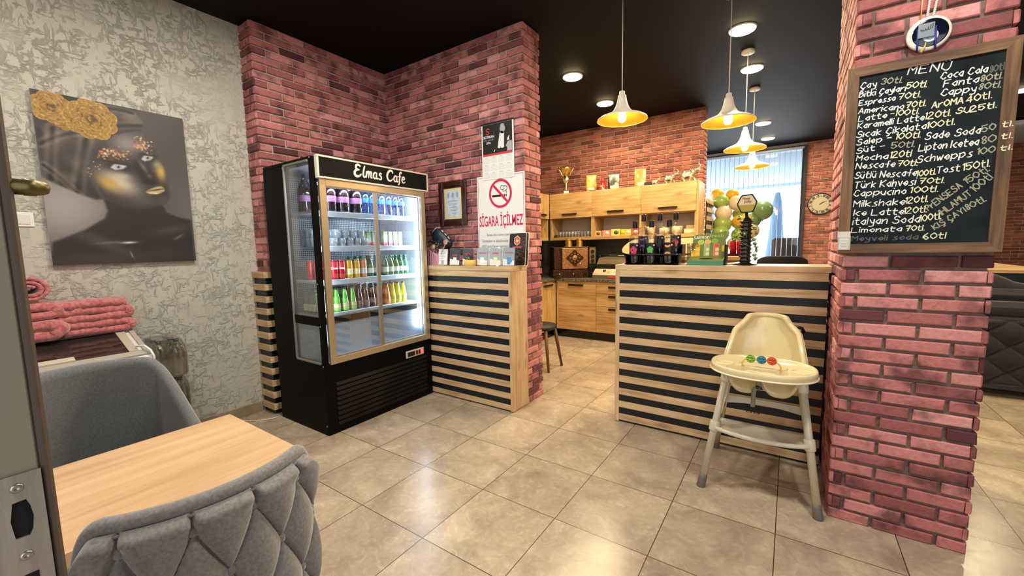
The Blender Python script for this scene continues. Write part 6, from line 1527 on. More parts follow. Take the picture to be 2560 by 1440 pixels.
# folded pink blankets on the freezer
PINK = noise_mat('pink_fleece', '#a8565a', '#c97a78', 60, 0.95, 0.6, 180, sheen=0.8, spec=0.2, bdist=0.004)
def folded(label, x, y, z, wx, wy, layers, th, rz, seed=1):
    """fleece folded into loops: a thick serpentine ribbon swept across its width"""
    rn = random.Random(seed); t = thing('folded_blanket', label, 'blanket', (x, y, z), rz, 'pink blankets on the freezer')
    path = []
    for k in range(layers):
        zz = th*(k+0.5); a, b = (-wy/2, wy/2) if k % 2 == 0 else (wy/2, -wy/2)
        for i in range(9):
            f = i/8; path.append((a+(b-a)*f, zz+0.05*th*math.sin(f*7+k)))
        if k < layers-1:
            for q in (0.25, 0.5, 0.75): path.append((b+(0.5*th*math.sin(PI*q))*(1 if b > 0 else -1), zz+th*q))
    pts = smooth_pts(path, 2); m = len(pts); hw = th*0.49
    mb = MB(); nx = 15; ring = []
    out = []; inn = []
    for i in range(m):
        tt = pts[min(i+1, m-1)]-pts[max(i-1, 0)]; tt = tt/(math.hypot(*tt) or 1); nn = np.array((-tt[1], tt[0])); out.append(pts[i]+nn*hw); inn.append(pts[i]-nn*hw)
    loop = out+inn[::-1]
    rows = []
    for k in range(nx):
        f = k/(nx-1); xx = -wx/2+wx*f; sc = 1-0.10*abs(2*f-1)**6; row = []
        for i, p in enumerate(loop):
            j = 0.10*th*math.sin(i*0.7+k*0.9+seed)+rn.uniform(-.04, .04)*th
            row.append((xx+rn.uniform(-.004, .004), p[0]*sc+j, max(0.001, p[1]*(0.97+0.03*math.sin(k*1.3+seed))+j*0.5)))
        rows.append(row)
    mb.grid(rows, len(loop), nx, True, True)
    n_ = len(out)
    for k in (0, nx-1):
        b0 = k*len(loop)
        for i in range(n_-1): mb.f.append((b0+i, b0+i+1, b0+len(loop)-2-i, b0+len(loop)-1-i)); mb.mi.append(0); mb.sm.append(True)
    mb.build('folds', PINK, t); return t
folded('large pink folded blanket, rightmost on the freezer', -2.115, -0.635, 0.871, 0.24, 0.30, 5, 0.040, 0.03, 3)
folded('pink folded blanket at the bottom of the left stack on freezer', -2.10, -0.985, 0.871, 0.28, 0.38, 2, 0.058, -0.05, 5)
folded('pink folded blanket in the middle of the left stack on freezer', -2.10, -0.96, 0.990, 0.26, 0.33, 2, 0.045, 0.04, 8)
t = thing('rolled_blanket', 'pink rolled blanket on top of the left stack', 'blanket', (-2.10, -0.872, 1.084), 0, 'pink blankets on the freezer')
sp = []
for i in range(80):
    a = i/79*5.2*PI+0.6; r = 0.018+0.052*i/79; sp.append((r*math.cos(a), r*math.sin(a)+0.071))
rows = []
ox_ = [0.0]*80; n_ = 80; hw = 0.0085; pts = [np.array(p) for p in sp]; out = []; inn = []
for i in range(n_):
    tt = pts[min(i+1, n_-1)]-pts[max(i-1, 0)]; tt = tt/math.hypot(*tt); nn = np.array((-tt[1], tt[0])); out.append(pts[i]+nn*hw); inn.append(pts[i]-nn*hw)
loop = out+inn[::-1]; mb = MB()
for k in range(9):
    xx = -0.13+0.26*k/8; rows.append([(xx+random.uniform(-.003, .003), p[0]*1.12+random.uniform(-.0015, .0015), max(0.001, p[1]+random.uniform(-.0015, .0015))) for p in loop])
mb.grid(rows, len(loop), 9, True, True)
for k in (0, 8):
    b0 = k*len(loop)
    for i in range(n_-1): mb.f.append((b0+i, b0+i+1, b0+len(loop)-2-i, b0+len(loop)-1-i)); mb.mi.append(0); mb.sm.append(True)
mb.build('roll', PINK, t)

# shrink-wrapped packs of water between freezer and wall corner
WRAP = white_glass('shrink_wrap', '#f0eee9', 0.05, 0.10)
pet = MB()
pk0 = None
for lv, lab in enumerate(('lowest shrink wrapped pack of water bottles beside the freezer', 'middle shrink wrapped pack of water bottles beside the freezer', 'top shrink wrapped pack of water bottles beside the freezer')):
    t = thing('water_pack', lab, 'water pack', (-2.075, -0.325, 0.001+lv*0.262), 0.02*lv, 'stacked water packs')
    P = []
    for f, zz in ((0.0, 0.0), (0.94, 0.002), (1.0, 0.02), (1.0, 0.17), (0.95, 0.205), (0.80, 0.245), (0.74, 0.256), (0.0, 0.256)):
        row = []
        for i in range(48):
            a = 2*PI*i/48; cx, cy = math.cos(a), math.sin(a)
            bul = 1+0.035*abs(math.sin(3*a))*(1 if 0.01 < zz < 0.2 else 0.5)
            row.append((0.135*math.copysign(abs(cx)**0.4, cx)*f*bul+random.uniform(-.003, .003), 0.098*math.copysign(abs(cy)**0.4, cy)*f*bul+random.uniform(-.003, .003), zz+(random.uniform(-.004, .004) if 0.01 < zz < 0.25 else 0)))
        P.append(row)
    MB().grid(P, 48, 8, True, True).build('wrap', WRAP, t)
    for bx in (-0.088, 0.0, 0.088):
        for by in (-0.046, 0.046):
            b = MB(); b.T = Matrix.Translation((bx, by, 0.003)); b.lathe([(0.0, 0), (0.04, 0), (0.043, 0.01), (0.043, 0.15), (0.03, 0.20), (0.014, 0.228), (0.014, 0.232)], 16, cap=False)
            bo = b.build('bottle', thin_glass('pet_plastic', '#e4e6e3', 0.16), t)
            c = MB(); c.T = Matrix.Translation((bx, by, 0.003)); c.lathe([(0.0155, 0.226), (0.0155, 0.245), (0, 0.245)], 12, cap=False).build('cap', P_('dark_blue_cap', '#22262e', 0.4), bo)
# cable on the floor from the fridge, light switch, portrait canvas
cb = MB().tube(smooth_pts([(-2.262, -0.33, 0.005), (-2.235, 0.0, 0.005), (-2.18, 0.14, 0.005), (-2.09, 0.20, 0.005), (-2.03, 0.27, 0.005), (-2.005, 0.34, 0.006)], 5), 0.0045, 8).build('power_cable', P_('cream_cable', '#d8d0c0', 0.5)); tag(cb, 'cream power cable running along the floor to the fridge', 'cable')
t = thing('light_switch', 'white square light switch on the stucco wall left of the portrait', 'light switch', (-2.28, -0.83, 1.545))
q = MB().box((-0.001, -0.041, -0.041), (0.008, 0.041, 0.041), 0.002).build('plate', WHITE_P, t); MB().box((0.008, -0.027, -0.027), (0.0115, 0.027, 0.027), 0.0015).build('rocker', P_('rocker_white', '#dedcd6', 0.35), t)
# portrait print: tones painted into a fine grid on the canvas
PSH = {'turban': [(0.0077, -0.0034), (0.1089, -0.0078), (0.1931, -0.0079), (0.3069, -0.0001), (0.4376, 0.0018), (0.641, -0.0126), (0.6848, 0.0656), (0.6722, 0.1254), (0.4739, 0.1833), (0.3455, 0.2833), (0.289, 0.3623), (0.2705, 0.4362), (0.3144, 0.5325), (0.3545, 0.5945), (0.3058, 0.602), (0.1995, 0.5677), (0.083, 0.5234), (0.0046, 0.4871), (0.0055, 0.2602)], 'face': [(0.3455, 0.2833), (0.4117, 0.2107), (0.4739, 0.1833), (0.6019, 0.1361), (0.6851, 0.1524), (0.7314, 0.224), (0.7652, 0.2692), (0.817, 0.3638), (0.8237, 0.4545), (0.8305, 0.5461), (0.8007, 0.5992), (0.7528, 0.6118), (0.6473, 0.6469), (0.518, 0.6526), (0.4202, 0.619), (0.3545, 0.5945), (0.3144, 0.5325), (0.2776, 0.4536), (0.2878, 0.3714)], 'body': [(0.3551, 0.5898), (0.3746, 0.6683), (0.3491, 0.7162), (0.2074, 0.7935), (0.014, 0.8663), (-0.007, 0.998), (0.9834, 1.0321), (0.9892, 0.7068), (0.8734, 0.6893), (0.7933, 0.6611), (0.765, 0.6061), (0.6509, 0.6169), (0.5204, 0.6331), (0.4213, 0.6095)], 'lips': [(0.6501, 0.5327), (0.6918, 0.507), (0.7389, 0.4895), (0.7738, 0.4838), (0.7955, 0.4954), (0.7963, 0.5177), (0.7385, 0.5398), (0.6819, 0.5435)], 'nose': [(0.5771, 0.3397), (0.6212, 0.3251), (0.6479, 0.3709), (0.7211, 0.4031), (0.7504, 0.4404), (0.7239, 0.4726), (0.6463, 0.4738), (0.6286, 0.441), (0.5925, 0.3861)], 'eyel': [(0.4232, 0.3937), (0.4508, 0.3703), (0.4918, 0.3632), (0.5419, 0.3721), (0.508, 0.3965), (0.4562, 0.4072)], 'eyer': [(0.6435, 0.3178), (0.6682, 0.2926), (0.7132, 0.2833), (0.7398, 0.294), (0.7147, 0.3166), (0.6692, 0.3295)]}
PPT = {'rose1': (0.0968, 0.0866), 'rose2': (0.3386, 0.1136), 'rose1r': (0.1831, 0.0708), 'rose2r': (0.4855, 0.0892), 'fore': (0.5595, 0.2275), 'cheekl': (0.4771, 0.4827), 'goldl': (0.4054, 0.4978), 'goldr': (0.7853, 0.387), 'browl': (0.4387, 0.3084), 'browr': (0.6658, 0.2229), 'bg': (0.1006, 0.6533), 'sh1': (0.4918, 0.8675), 'sh2': (0.2786, 0.8203), 'iris1': (0.479, 0.3852), 'iris2': (0.6941, 0.3042), 'chin': (0.6756, 0.5957), 'knl': (0.5032, 0.9463), 'col2': (0.8709, 0.7103), 'bg2': (0.9005, 0.5626)}
def inpoly(U, V, poly):
    c = np.zeros(U.shape, bool); n = len(poly); j = n-1
    for i in range(n):
        (xi, yi), (xj, yj) = poly[i], poly[j]
        if yi != yj: c ^= ((yi > V) != (yj > V)) & (U < (xj-xi)*(V-yi)/(yj-yi)+xi)
        j = i
    return c
def blur(m, k):
    m = m.astype(np.float32)
    for _ in range(3):
        for ax in (0, 1):
            a = np.pad(m, [(k, k) if x == ax else (0, 0) for x in (0, 1)], mode='edge'); cs = np.cumsum(a, axis=ax); cs = np.insert(cs, 0, 0, axis=ax)
            m = (np.take(cs, range(2*k+1, cs.shape[ax]), axis=ax)-np.take(cs, range(0, cs.shape[ax]-2*k-1), axis=ax))/(2*k+1)
    return m
def portrait(nx=330, ny=460):
    U, V = np.meshgrid((np.arange(nx)+0.5)/nx, (np.arange(ny)+0.5)/ny)
    R_ = np.random.default_rng(3)
    lo = blur(R_.random((ny, nx)), 10); lo = (lo-lo.mean())/lo.std()
    img = np.zeros((ny, nx, 3))
    def C(h): return np.array([int(h[i:i+2], 16)/255 for i in (1, 3, 5)])
    def over(mask, col): 
        img[:] = img*(1-mask[..., None])+np.array(col)*mask[..., None]
    def spot(p, rx, ry, rot=0.0, pw=2.0):
        du = (U-p[0]); dv = (V-p[1])*1.415; c, s = math.cos(rot), math.sin(rot)
        return np.exp(-(((du*c+dv*s)/rx)**2+((-du*s+dv*c)/ry)**2))
    img[:] = C('#4c4644')
    over(spot(PPT['bg'], 0.36, 0.36)*0.95, C('#a29c9c')); over(spot((1.0, 0.66), 0.25, 0.36)*0.55, C('#7a7473')); over(spot((0.95, 0.08), 0.4, 0.4)*0.5, C('#423b38'))
    body = blur(inpoly(U, V, PSH['body']), 2); over(body, C('#2a2425'))
    over(body*spot((0.30, 0.86), 0.26, 0.05, 0.5)*0.7, C('#54484a')); over(body*spot((0.82, 0.78), 0.16, 0.04, -0.2)*0.55, C('#574c4c')); over(body*spot((0.3, 0.97), 0.3, 0.06)*0.55, C('#4e4244')); over(body*spot((0.78, 0.95), 0.2, 0.08)*0.5, C('#43393a'))
    over(spot(PPT['sh1'], 0.055, 0.011, -0.05)*0.95, C('#d8dce2')); over(spot((PPT['sh1'][0]-0.13, PPT['sh1'][1]), 0.09, 0.012, -0.1)*0.5, C('#8f8890')); over(spot(PPT['knl'], 0.006, 0.03, -0.3)*0.7, C('#b0a8ac')); over(spot((PPT['col2'][0], 0.83), 0.05, 0.012, -0.6)*0.5, C('#9a9296'))
    face = blur(inpoly(U, V, PSH['face']), 3); over(face, C('#332d2e'))
    over(face*spot(PPT['fore'], 0.13, 0.11, -0.3)*0.85, C('#9a9092')); over(face*spot((0.66, 0.16), 0.08, 0.07)*0.5, C('#5d5556'))
    over(face*spot(PPT['cheekl'], 0.15, 0.085, 0.6)*1.0, C('#c4bcab')); over(face*spot(PPT['goldl'], 0.085, 0.055, 0.7)*0.9, C('#c2a04e')); over(face*spot((0.50, 0.44), 0.06, 0.03)*0.6, C('#cbc4b6'))
    over(face*spot(PPT['goldr'], 0.045, 0.085)*0.95, C('#c7ab5c')); over(face*spot((PPT['goldr'][0]-0.03, PPT['goldr'][1]-0.05), 0.03, 0.04)*0.6, C('#b9b2a4'))
    over(face*spot((0.66, 0.60), 0.13, 0.045, -0.1)*0.5, C('#5f5855')); over(face*spot((0.79, 0.58), 0.04, 0.05)*0.4, C('#6a6360'))
    over(blur(inpoly(U, V, PSH['nose']), 4)*0.9, C('#1c1718')); over(face*spot((0.655, 0.37), 0.016, 0.07, -0.5)*0.6, C('#8d8486')); over(face*spot((0.695, 0.425), 0.022, 0.016)*0.6, C('#7a7274')); over(face*spot((0.69, 0.465), 0.05, 0.014)*0.8, C('#0d0a0b'))
    for k, ir in (('eyel', 'iris1'), ('eyer', 'iris2')):
        e = PSH[k]; cu = np.mean([p[0] for p in e]); cv = np.mean([p[1] for p in e])
        over(face*spot((cu, cv), 0.085 if k == 'eyel' else 0.06, 0.035)*0.85, C('#15100f')); over(blur(inpoly(U, V, e), 1)*0.9, C('#cfcfd2'))
        over(spot(PPT[ir], 0.017, 0.019), C('#7d8690')); over(spot(PPT[ir], 0.008, 0.009), C('#16181c')); over(spot((PPT[ir][0]-0.006, PPT[ir][1]-0.006), 0.004, 0.004), C('#ffffff'))
        over(spot((cu, cv-0.020), 0.07 if k == 'eyel' else 0.045, 0.007, 0.12)*0.9, C('#0e0a0a'))
    for (c0, rx, ry, n) in ((PPT['browl'], 0.10, 0.034, 90), (PPT['browr'], 0.055, 0.05, 70)):
        for _ in range(n):
            p = (c0[0]+R_.normal()*rx*0.55, c0[1]+R_.normal()*ry*0.5); over(spot(p, R_.uniform(.004, .009), R_.uniform(.004, .009))*0.95, C(R_.choice(['#e2b9a0', '#c98f6e', '#f2dcc4', '#7a4a2c', '#d9a45a', '#b0705c'])))
    for _ in range(14): over(spot((0.30+R_.normal()*0.03, 0.40+R_.normal()*0.035), 0.005, 0.005)*0.9, C('#d9b48c'))
    lips = blur(inpoly(U, V, PSH['lips']), 1); over(lips, C('#b7a572')); cl = np.mean(PSH['lips'], axis=0); over(lips*spot((cl[0]+0.005, cl[1]-0.003), 0.07, 0.0055, -0.28)*0.95, C('#231a12')); over(lips*spot((cl[0], cl[1]+0.022), 0.05, 0.009)*0.8, C('#efe3b4'))
    tur = blur(inpoly(U, V, PSH['turban']), 2); over(tur, C('#332b28'))
    weave = 0.5+0.5*np.sin(U*900)*np.sin(V*1100)
    fold = np.zeros_like(U)
    for c0, rx, ry, ro, a in (((0.10, 0.25), 0.09, 0.10, 0.4, .5), ((0.30, 0.22), 0.10, 0.09, -0.5, .6), ((0.22, 0.40), 0.12, 0.05, 0.7, .35), ((0.60, 0.06), 0.13, 0.05, 0.15, .8), ((0.42, 0.16), 0.07, 0.04, -0.3, .5), ((0.16, 0.48), 0.10, 0.03, 0.5, .4)): fold += a*spot(c0, rx, ry, ro)
    over(tur*np.clip(fold*(0.55+0.45*weave), 0, 1)*1.0, C('#93867f')); over(tur*np.clip(lo*0.25, 0, 0.6), C('#0f0c0b'))
    for p0, p1, w_ in (((0.02, 0.30), (0.30, 0.19), .012), ((0.10, 0.20), (0.05, 0.50), .014), ((0.29, 0.24), (0.20, 0.56), .016), ((0.40, 0.17), (0.68, 0.10), .012), ((0.36, 0.05), (0.62, 0.03), .010), ((0.22, 0.60), (0.02, 0.42), .010)):
        px, py = p1[0]-p0[0], (p1[1]-p0[1])*1.415; L2 = px*px+py*py; tt = np.clip(((U-p0[0])*px+(V-p0[1])*1.415*py)/L2, 0, 1)
        dd = np.hypot(U-p0[0]-tt*px, (V-p0[1])*1.415-tt*py+0.02*np.sin(tt*PI)); over(tur*np.exp(-(dd/w_)**2)*0.85, C('#14100f')); over(tur*np.exp(-((dd-w_*2.2)/(w_*1.2))**2)*0.35*(0.6+0.4*weave), C('#a5988f'))
    tx = np.clip((blur(R_.random((ny, nx)), 1)-0.5)*3+0.5, 0, 1)
    def rose(c0, rad, ph, sq=1.0):
        for k, (f, n_, pr) in enumerate(((0.72, 9, 0.42), (0.52, 7, 0.38), (0.34, 6, 0.32), (0.18, 4, 0.25), (0.0, 1, 0.16))):
            for j in range(n_):
                w = 2*PI*j/n_+ph+k*0.5; pc = (c0[0]+rad*f*math.cos(w), c0[1]+rad*f*math.sin(w)*sq/1.415)
                d = np.hypot(U-pc[0], (V-pc[1])*1.415/sq)/(rad*pr*R_.uniform(0.9, 1.12)); m = np.clip((1-d)/0.10, 0, 1)
                out = ((U-c0[0])*math.cos(w)+(V-c0[1])*1.415*math.sin(w))/rad-f*1.0
                g = np.clip(0.08+0.75*np.clip(out/pr+0.2, -0.5, 0.6)+0.45*(tx-0.5)+0.38*np.clip((d-0.8)/0.2, 0, 1), 0, 1)
                colr = C('#5e3b10')*(1-g)[..., None]+C('#dcb45c')*g[..., None]; hi = np.clip(g-0.86, 0, 1)[..., None]*3
                colr = np.clip(colr*(1-hi)+C('#fff0cc')*hi, 0, 1); img[:] = img*(1-m[..., None])+colr*m[..., None]
    r1 = PPT['rose1']; r2 = PPT['rose2']
    rose((r1[0]+0.085, 0.15), 0.075, 0.3, 0.9); rose((r1[0]+0.01, 0.085), 0.115, 0.2); rose((r2[0], max(r2[1], 0.105)), 0.155, 1.1)
    return np.clip(img, 0, 1)
img = portrait(); ny, nx = img.shape[:2]
t = thing('canvas_portrait', 'large canvas print of a woman with gold roses on a dark turban', 'wall picture', (-2.28, -0.742, 1.278))
CW, CH = 0.709, 1.006
MB().box((0.001, 0.0, 0.0), (0.028, CW, CH), 0.001).build('stretcher', P_('canvas_edge', '#c9c6c4', 0.7), t)
me = bpy.data.meshes.new('print'); gy, gx = np.meshgrid(np.arange(ny+1)/ny, np.arange(nx+1)/nx, indexing='ij')
co = np.stack([np.full(gy.size, 0.0286), gx.ravel()*CW, (1-gy.ravel())*CH], 1)
ii = (np.arange(ny)[:, None]*(nx+1)+np.arange(nx)[None, :]).ravel(); fc = np.stack([ii, ii+nx+1, ii+nx+2, ii+1], 1)
me.vertices.add(len(co)); me.vertices.foreach_set('co', co.ravel()); me.loops.add(fc.size); me.loops.foreach_set('vertex_index', fc.ravel()); me.polygons.add(len(fc)); me.polygons.foreach_set('loop_start', np.arange(len(fc))*4); me.update(); me.validate()
lin = np.where(img <= 0.04045, img/12.92, ((img+0.055)/1.055)**2.4).reshape(-1, 3)
fa = me.attributes.new('paint', 'FLOAT_COLOR', 'CORNER'); fa.data.foreach_set('color', np.repeat(np.concatenate([lin, np.ones((len(lin), 1))], 1), 4, axis=0).astype(np.float32).ravel())
m, nt, b = nodes('canvas_paint'); at = N(nt, 'ShaderNodeAttribute'); at.attribute_name = 'paint'; nt.links.new(at.outputs['Color'], b.inputs['Base Color']); b.inputs['Roughness'].default_value = 0.5
me.materials.append(m); po = bpy.data.objects.new('print', me); put(po, t)
# ---------------------------------------------------------------- high chair
hc = thing('high_chair', 'cream plastic high chair with toy balls on its tray before the counter', 'high chair', (1.26, 1.30, 0))
CRM = P_('cream_plastic', '#e2d3a6', 0.18, coat=0.3); TUBE_ = P_('ivory_tube', '#cfc8b2', 0.25, coat=0.2); GFOOT = P_('grey_foot', '#6b665f', 0.5); IVO = P_('ivory_plastic', '#d8d2bf', 0.25)
legs = {(-1, -1): ((-0.262, -0.175, 0), (-0.158, -0.075, 0.675)), (1, -1): ((0.258, -0.170, 0), (0.165, -0.075, 0.675)), (-1, 1): ((-0.262, 0.345, 0), (-0.150, 0.02, 0.675)), (1, 1): ((0.252, 0.335, 0), (0.155, 0.02, 0.675))}
def lp(k, z): a, b = (Vector(q) for q in legs[k]); return a+(b-a)*(z/0.675)
for k in legs:
    lg_ = MB().cyl(lp(k, 0.055), lp(k, 0.675), 0.0185, 0.0165, 18).build('leg', TUBE_, hc)
    MB().tube([lp(k, 0.0), lp(k, 0.004), lp(k, 0.05), lp(k, 0.07)], [0.021, 0.0225, 0.0205, 0.0195], 18).build('foot_cap', GFOOT, lg_)
    MB().tube([lp(k, 0.585), lp(k, 0.60), lp(k, 0.68)], [0.0215, 0.0235, 0.026], 18).build('socket', IVO, lg_)
# gussets joining the front and rear sockets under the tray
for s in (-1, 1):
    a = lp((s, -1), 0.61); b = lp((s, 1), 0.61); c = lp((s, -1), 0.69); d = lp((s, 1), 0.69)
    q = MB(); th = Vector((0.012, 0, 0))
    q.add([a-th, b-th, d-th, c-th, a+th, b+th, d+th, c+th], [(0, 1, 2, 3), (4, 7, 6, 5), (0, 4, 5, 1), (1, 5, 6, 2), (2, 6, 7, 3), (3, 7, 4, 0)])
    xs = -s*0.05; q.add([a+Vector((0, -0.012, 0.0)), c+Vector((0, -0.012, 0)), c+Vector((xs, -0.012, 0)), a+Vector((0, 0.012, 0)), c+Vector((0, 0.012, 0)), c+Vector((xs, 0.012, 0))], [(0, 1, 2), (5, 4, 3), (0, 2, 5, 3), (1, 4, 5, 2), (0, 3, 4, 1)])
    q.build('gusset', IVO, hc)
# foot rest: bowed front shelf
A = lp((-1, -1), 0.335); B = lp((1, -1), 0.335); rows = []
for j in range(9):
    v = j/8; row = []
    for i in range(33):
        u = -1+2*i/32; x = A.x+(B.x-A.x)*(u+1)/2
        y = A.y-0.02-0.045*(1-u*u)+v*(0.13+0.035*(1-u*u)); z = 0.335+0.012-0.022*(1-u**4)*math.sin(PI*v)**0.6+0.004*v
        row.append((x, y, z))
    rows.append(row)
fr_ = MB().grid(rows, 33, 9).build('foot_rest', IVO, hc); m_ = fr_.modifiers.new('thick', 'SOLIDIFY'); m_.thickness = 0.020; m_.offset = -1
for k in ((-1, -1), (1, -1)): MB().tube([lp(k, 0.312), lp(k, 0.318), lp(k, 0.362), lp(k, 0.368)], [0.022, 0.025, 0.025, 0.022], 18).build('clamp', IVO, hc)
# rear and side stretchers
def strap_bar(p, q, h, th, sag, name, mat=IVO):
    p, q = Vector(p), Vector(q); d = (q-p); n = Vector((-d.y, d.x, 0)).normalized()*th/2; mb = MB(); T_ = []
    for i in range(17):
        f = i/16; c = p+d*f+Vector((0, 0, -sag*math.sin(PI*f))); hh = h*(0.62+0.38*abs(2*f-1)**2)
        T_.append([tuple(c+n+Vector((0, 0, hh/2))), tuple(c-n+Vector((0, 0, hh/2))), tuple(c-n-Vector((0, 0, hh/2))), tuple(c+n-Vector((0, 0, hh/2)))])
    mb.grid(T_, 4, 17, False, True); mb.f += [(0, 1, 2, 3), (64, 67, 66, 65)]; mb.mi += [0, 0]; mb.sm += [False]*2
    return mb.build(name, mat, hc)
strap_bar(lp((-1, 1), 0.41), lp((1, 1), 0.41), 0.05, 0.014, -0.012, 'rear_stretcher')
for s in (-1, 1): strap_bar(lp((s, -1), 0.345), lp((s, 1), 0.415), 0.055, 0.014, 0.03, 'side_stretcher', CRM)
# seat bowl and back shell
def bw(z):
    tab = [(0.60, 0.175), (0.66, 0.182), (0.70, 0.178), (0.74, 0.170), (0.79, 0.160), (0.83, 0.150), (0.855, 0.125), (0.885, 0.100), (0.91, 0.085)]
    for (a, wa), (b, wb) in zip(tab, tab[1:]):
        if z <= b: return wa+(wb-wa)*(z-a)/(b-a)
    return tab[-1][1]
rows = []
for j in range(24):
    z = 0.60+0.31*j/23; w = bw(z); row = []
    for i in range(41):
        u = -1+2*i/40; a = abs(u)
        wing = max(0, (a-0.70)/0.30)
        y = 0.215-0.205*0.0 - (0.05*a**2) - wing**1.6*(0.135*max(0, 1-((z-0.60)/0.27)**2)+0.015) + 0.05*(z-0.60)/0.31
        row.append((w*math.sin(u*PI/2*0.98) if False else w*u, y, z))
    rows.append(row)
bs2 = MB().grid(rows, 41, 24).build('back_shell', CRM, hc); m_ = bs2.modifiers.new('thick', 'SOLIDIFY'); m_.thickness = 0.020; m_.offset = 1
m_ = bs2.modifiers.new('round', 'BEVEL'); m_.width = 0.008; m_.segments = 3; m_.limit_method = 'ANGLE'; m_.angle_limit = math.radians(60)
rim = [rows[j][0] for j in range(24)]+[rows[23][i] for i in range(1, 40)]+[rows[j][40] for j in range(23, -1, -1)]
MB().tube([(x, y+0.004, z) for x, y, z in rim], 0.0135, 12).build('rim', CRM, hc)
# seat pan with front lobes either side of the crotch
rows = []
for j in range(14):
    v = j/13; row = []
    for i in range(33):
        u = -1+2*i/32; a = abs(u); w = 0.165-0.02*v
        y = 0.215-0.325*v
        drop = 0.0 if v < 0.68 else ((v-0.68)/0.32)**1.5
        lobe = max(0.0, 1-abs((a-0.52)/0.48)**3.0)
        z = 0.645-0.018*v-drop*(0.075*lobe+0.002)+0.02*a**4*(1-v)
        row.append((w*u, y, z))
    rows.append(row)
se = MB().grid(rows, 33, 14).build('seat', CRM, hc); m_ = se.modifiers.new('thick', 'SOLIDIFY'); m_.thickness = 0.012
# tray with raised rim, hollows and toy bar
def tray_out(s, f=1.0):
    n = 64; p = []
    for i in range(n):
        a = 2*PI*i/n; x = 0.229*math.cos(a); y = -0.165+0.175*math.sin(a)
        x = math.copysign(abs(math.cos(a))**0.80, math.cos(a))*0.229
        if math.sin(a) > 0: y = -0.165+0.17*math.sin(a)**0.75*(1 if abs(x) > 0.165 else 1)
        p.append((x*f, -0.165+(y+0.165)*f))
    return p
rows = []
for f, z in ((0.0, 0.688), (0.985, 0.688), (1.0, 0.690), (1.0, 0.712), (0.99, 0.722), (0.955, 0.724), (0.93, 0.718), (0.90, 0.711), (0.0, 0.710)): rows.append([(x, y, z) for x, y in tray_out(0, f)])
MB().grid(rows, 64, 9, True, True).build('tray', CRM, hc)
MB().tube([(x, y, 0.6895) for x, y in tray_out(0, 1.005)], 0.004, 8, True).build('tray_lip', P_('pale_lip', '#efe6c8', 0.2), hc)
for x, y, rx, ry in ((-0.165, -0.175, 0.042, 0.032), (0.165, -0.175, 0.042, 0.032), (-0.03, -0.285, 0.03, 0.012), (0.03, -0.285, 0.03, 0.012), (0.0, -0.15, 0.105, 0.062)):
    MB().tube([(x+rx*math.cos(w), y+ry*math.sin(w), 0.7115) for w in [2*PI*i/28 for i in range(28)]], 0.0042, 8, True).build('tray_hollow', CRM, hc)
tb_ = MB().tube(smooth_pts([(-0.083, -0.20, 0.712), (-0.082, -0.203, 0.735), (-0.066, -0.205, 0.752), (-0.03, -0.205, 0.756), (0.03, -0.205, 0.756), (0.062, -0.205, 0.750), (0.078, -0.203, 0.733), (0.080, -0.20, 0.712)], 4), 0.0034, 8).build('toy_bar', P_('toy_yellow', '#e0b23a', 0.35), hc)
for x, c in ((-0.047, '#8fc23a'), (-0.001, '#2f8fa8'), (0.042, '#e0583a')):
    q = MB(); 
    for k in range(4):
        a = PI*k/4; q.T = Matrix.Translation((x, -0.205, 0.756)) @ Matrix.Rotation(a, 4, 'X') 
        q.tube([(0.0185*math.cos(w), 0.0185*math.sin(w), 0) for w in [2*PI*i/22 for i in range(22)]], 0.0026, 6, True)
    for k in range(2):
        q.T = Matrix.Translation((x, -0.205, 0.756)) @ Matrix.Rotation(PI/2, 4, 'Y')
        q.tube([(0.0185*math.cos(w), 0.0185*math.sin(w), 0) for w in [2*PI*i/22 for i in range(22)]], 0.0022, 6, True)
    q.T = Matrix.Translation((x, -0.205, 0.756)); q.ball((0, 0, 0), 0.0135, 14, 8)
    q.build('toy_ball', P_('toy_'+c[1:], c, 0.3, coat=0.3), tb_)
# harness straps
STR = P_('grey_strap', '#8e887c', 0.7)
def strap(pts, w, name='strap', th=0.0022):
    P = []
    for p in smooth_pts(pts, 4): P.append([(p[0]-w/2, p[1], p[2]), (p[0]+w/2, p[1], p[2])])
    o_ = MB().grid(P, 2, len(P)).build(name, STR, hc); q = o_.modifiers.new('thick', 'SOLIDIFY'); q.thickness = th
strap([(-0.012, -0.118, 0.69), (-0.012, -0.122, 0.65), (-0.012, -0.122, 0.61), (-0.008, -0.118, 0.585)], 0.024)
strap([(-0.012, -0.112, 0.592), (-0.03, -0.115, 0.575), (-0.034, -0.113, 0.54), (-0.034, -0.112, 0.50), (-0.036, -0.112, 0.475)], 0.021)
BKL = P_('buckle_black', '#17171a', 0.35)
MB().tube([(-0.024, -0.121, 0.596), (0.0, -0.127, 0.590), (0.006, -0.125, 0.583), (-0.02, -0.12, 0.58)], 0.0035, 6, True).build('buckle', BKL, hc)
for dx in (-0.052, -0.018): MB().tube([(dx-0.012, -0.112, 0.476), (dx+0.014, -0.112, 0.476), (dx+0.012, -0.112, 0.446), (dx-0.010, -0.112, 0.446)], 0.003, 6, True).build('buckle', BKL, hc)
MB().tube([(0.125, 0.20, 0.865), (0.165, 0.215, 0.855), (0.175, 0.23, 0.83)], 0.009, 8).build('back_buckle', BKL, hc)
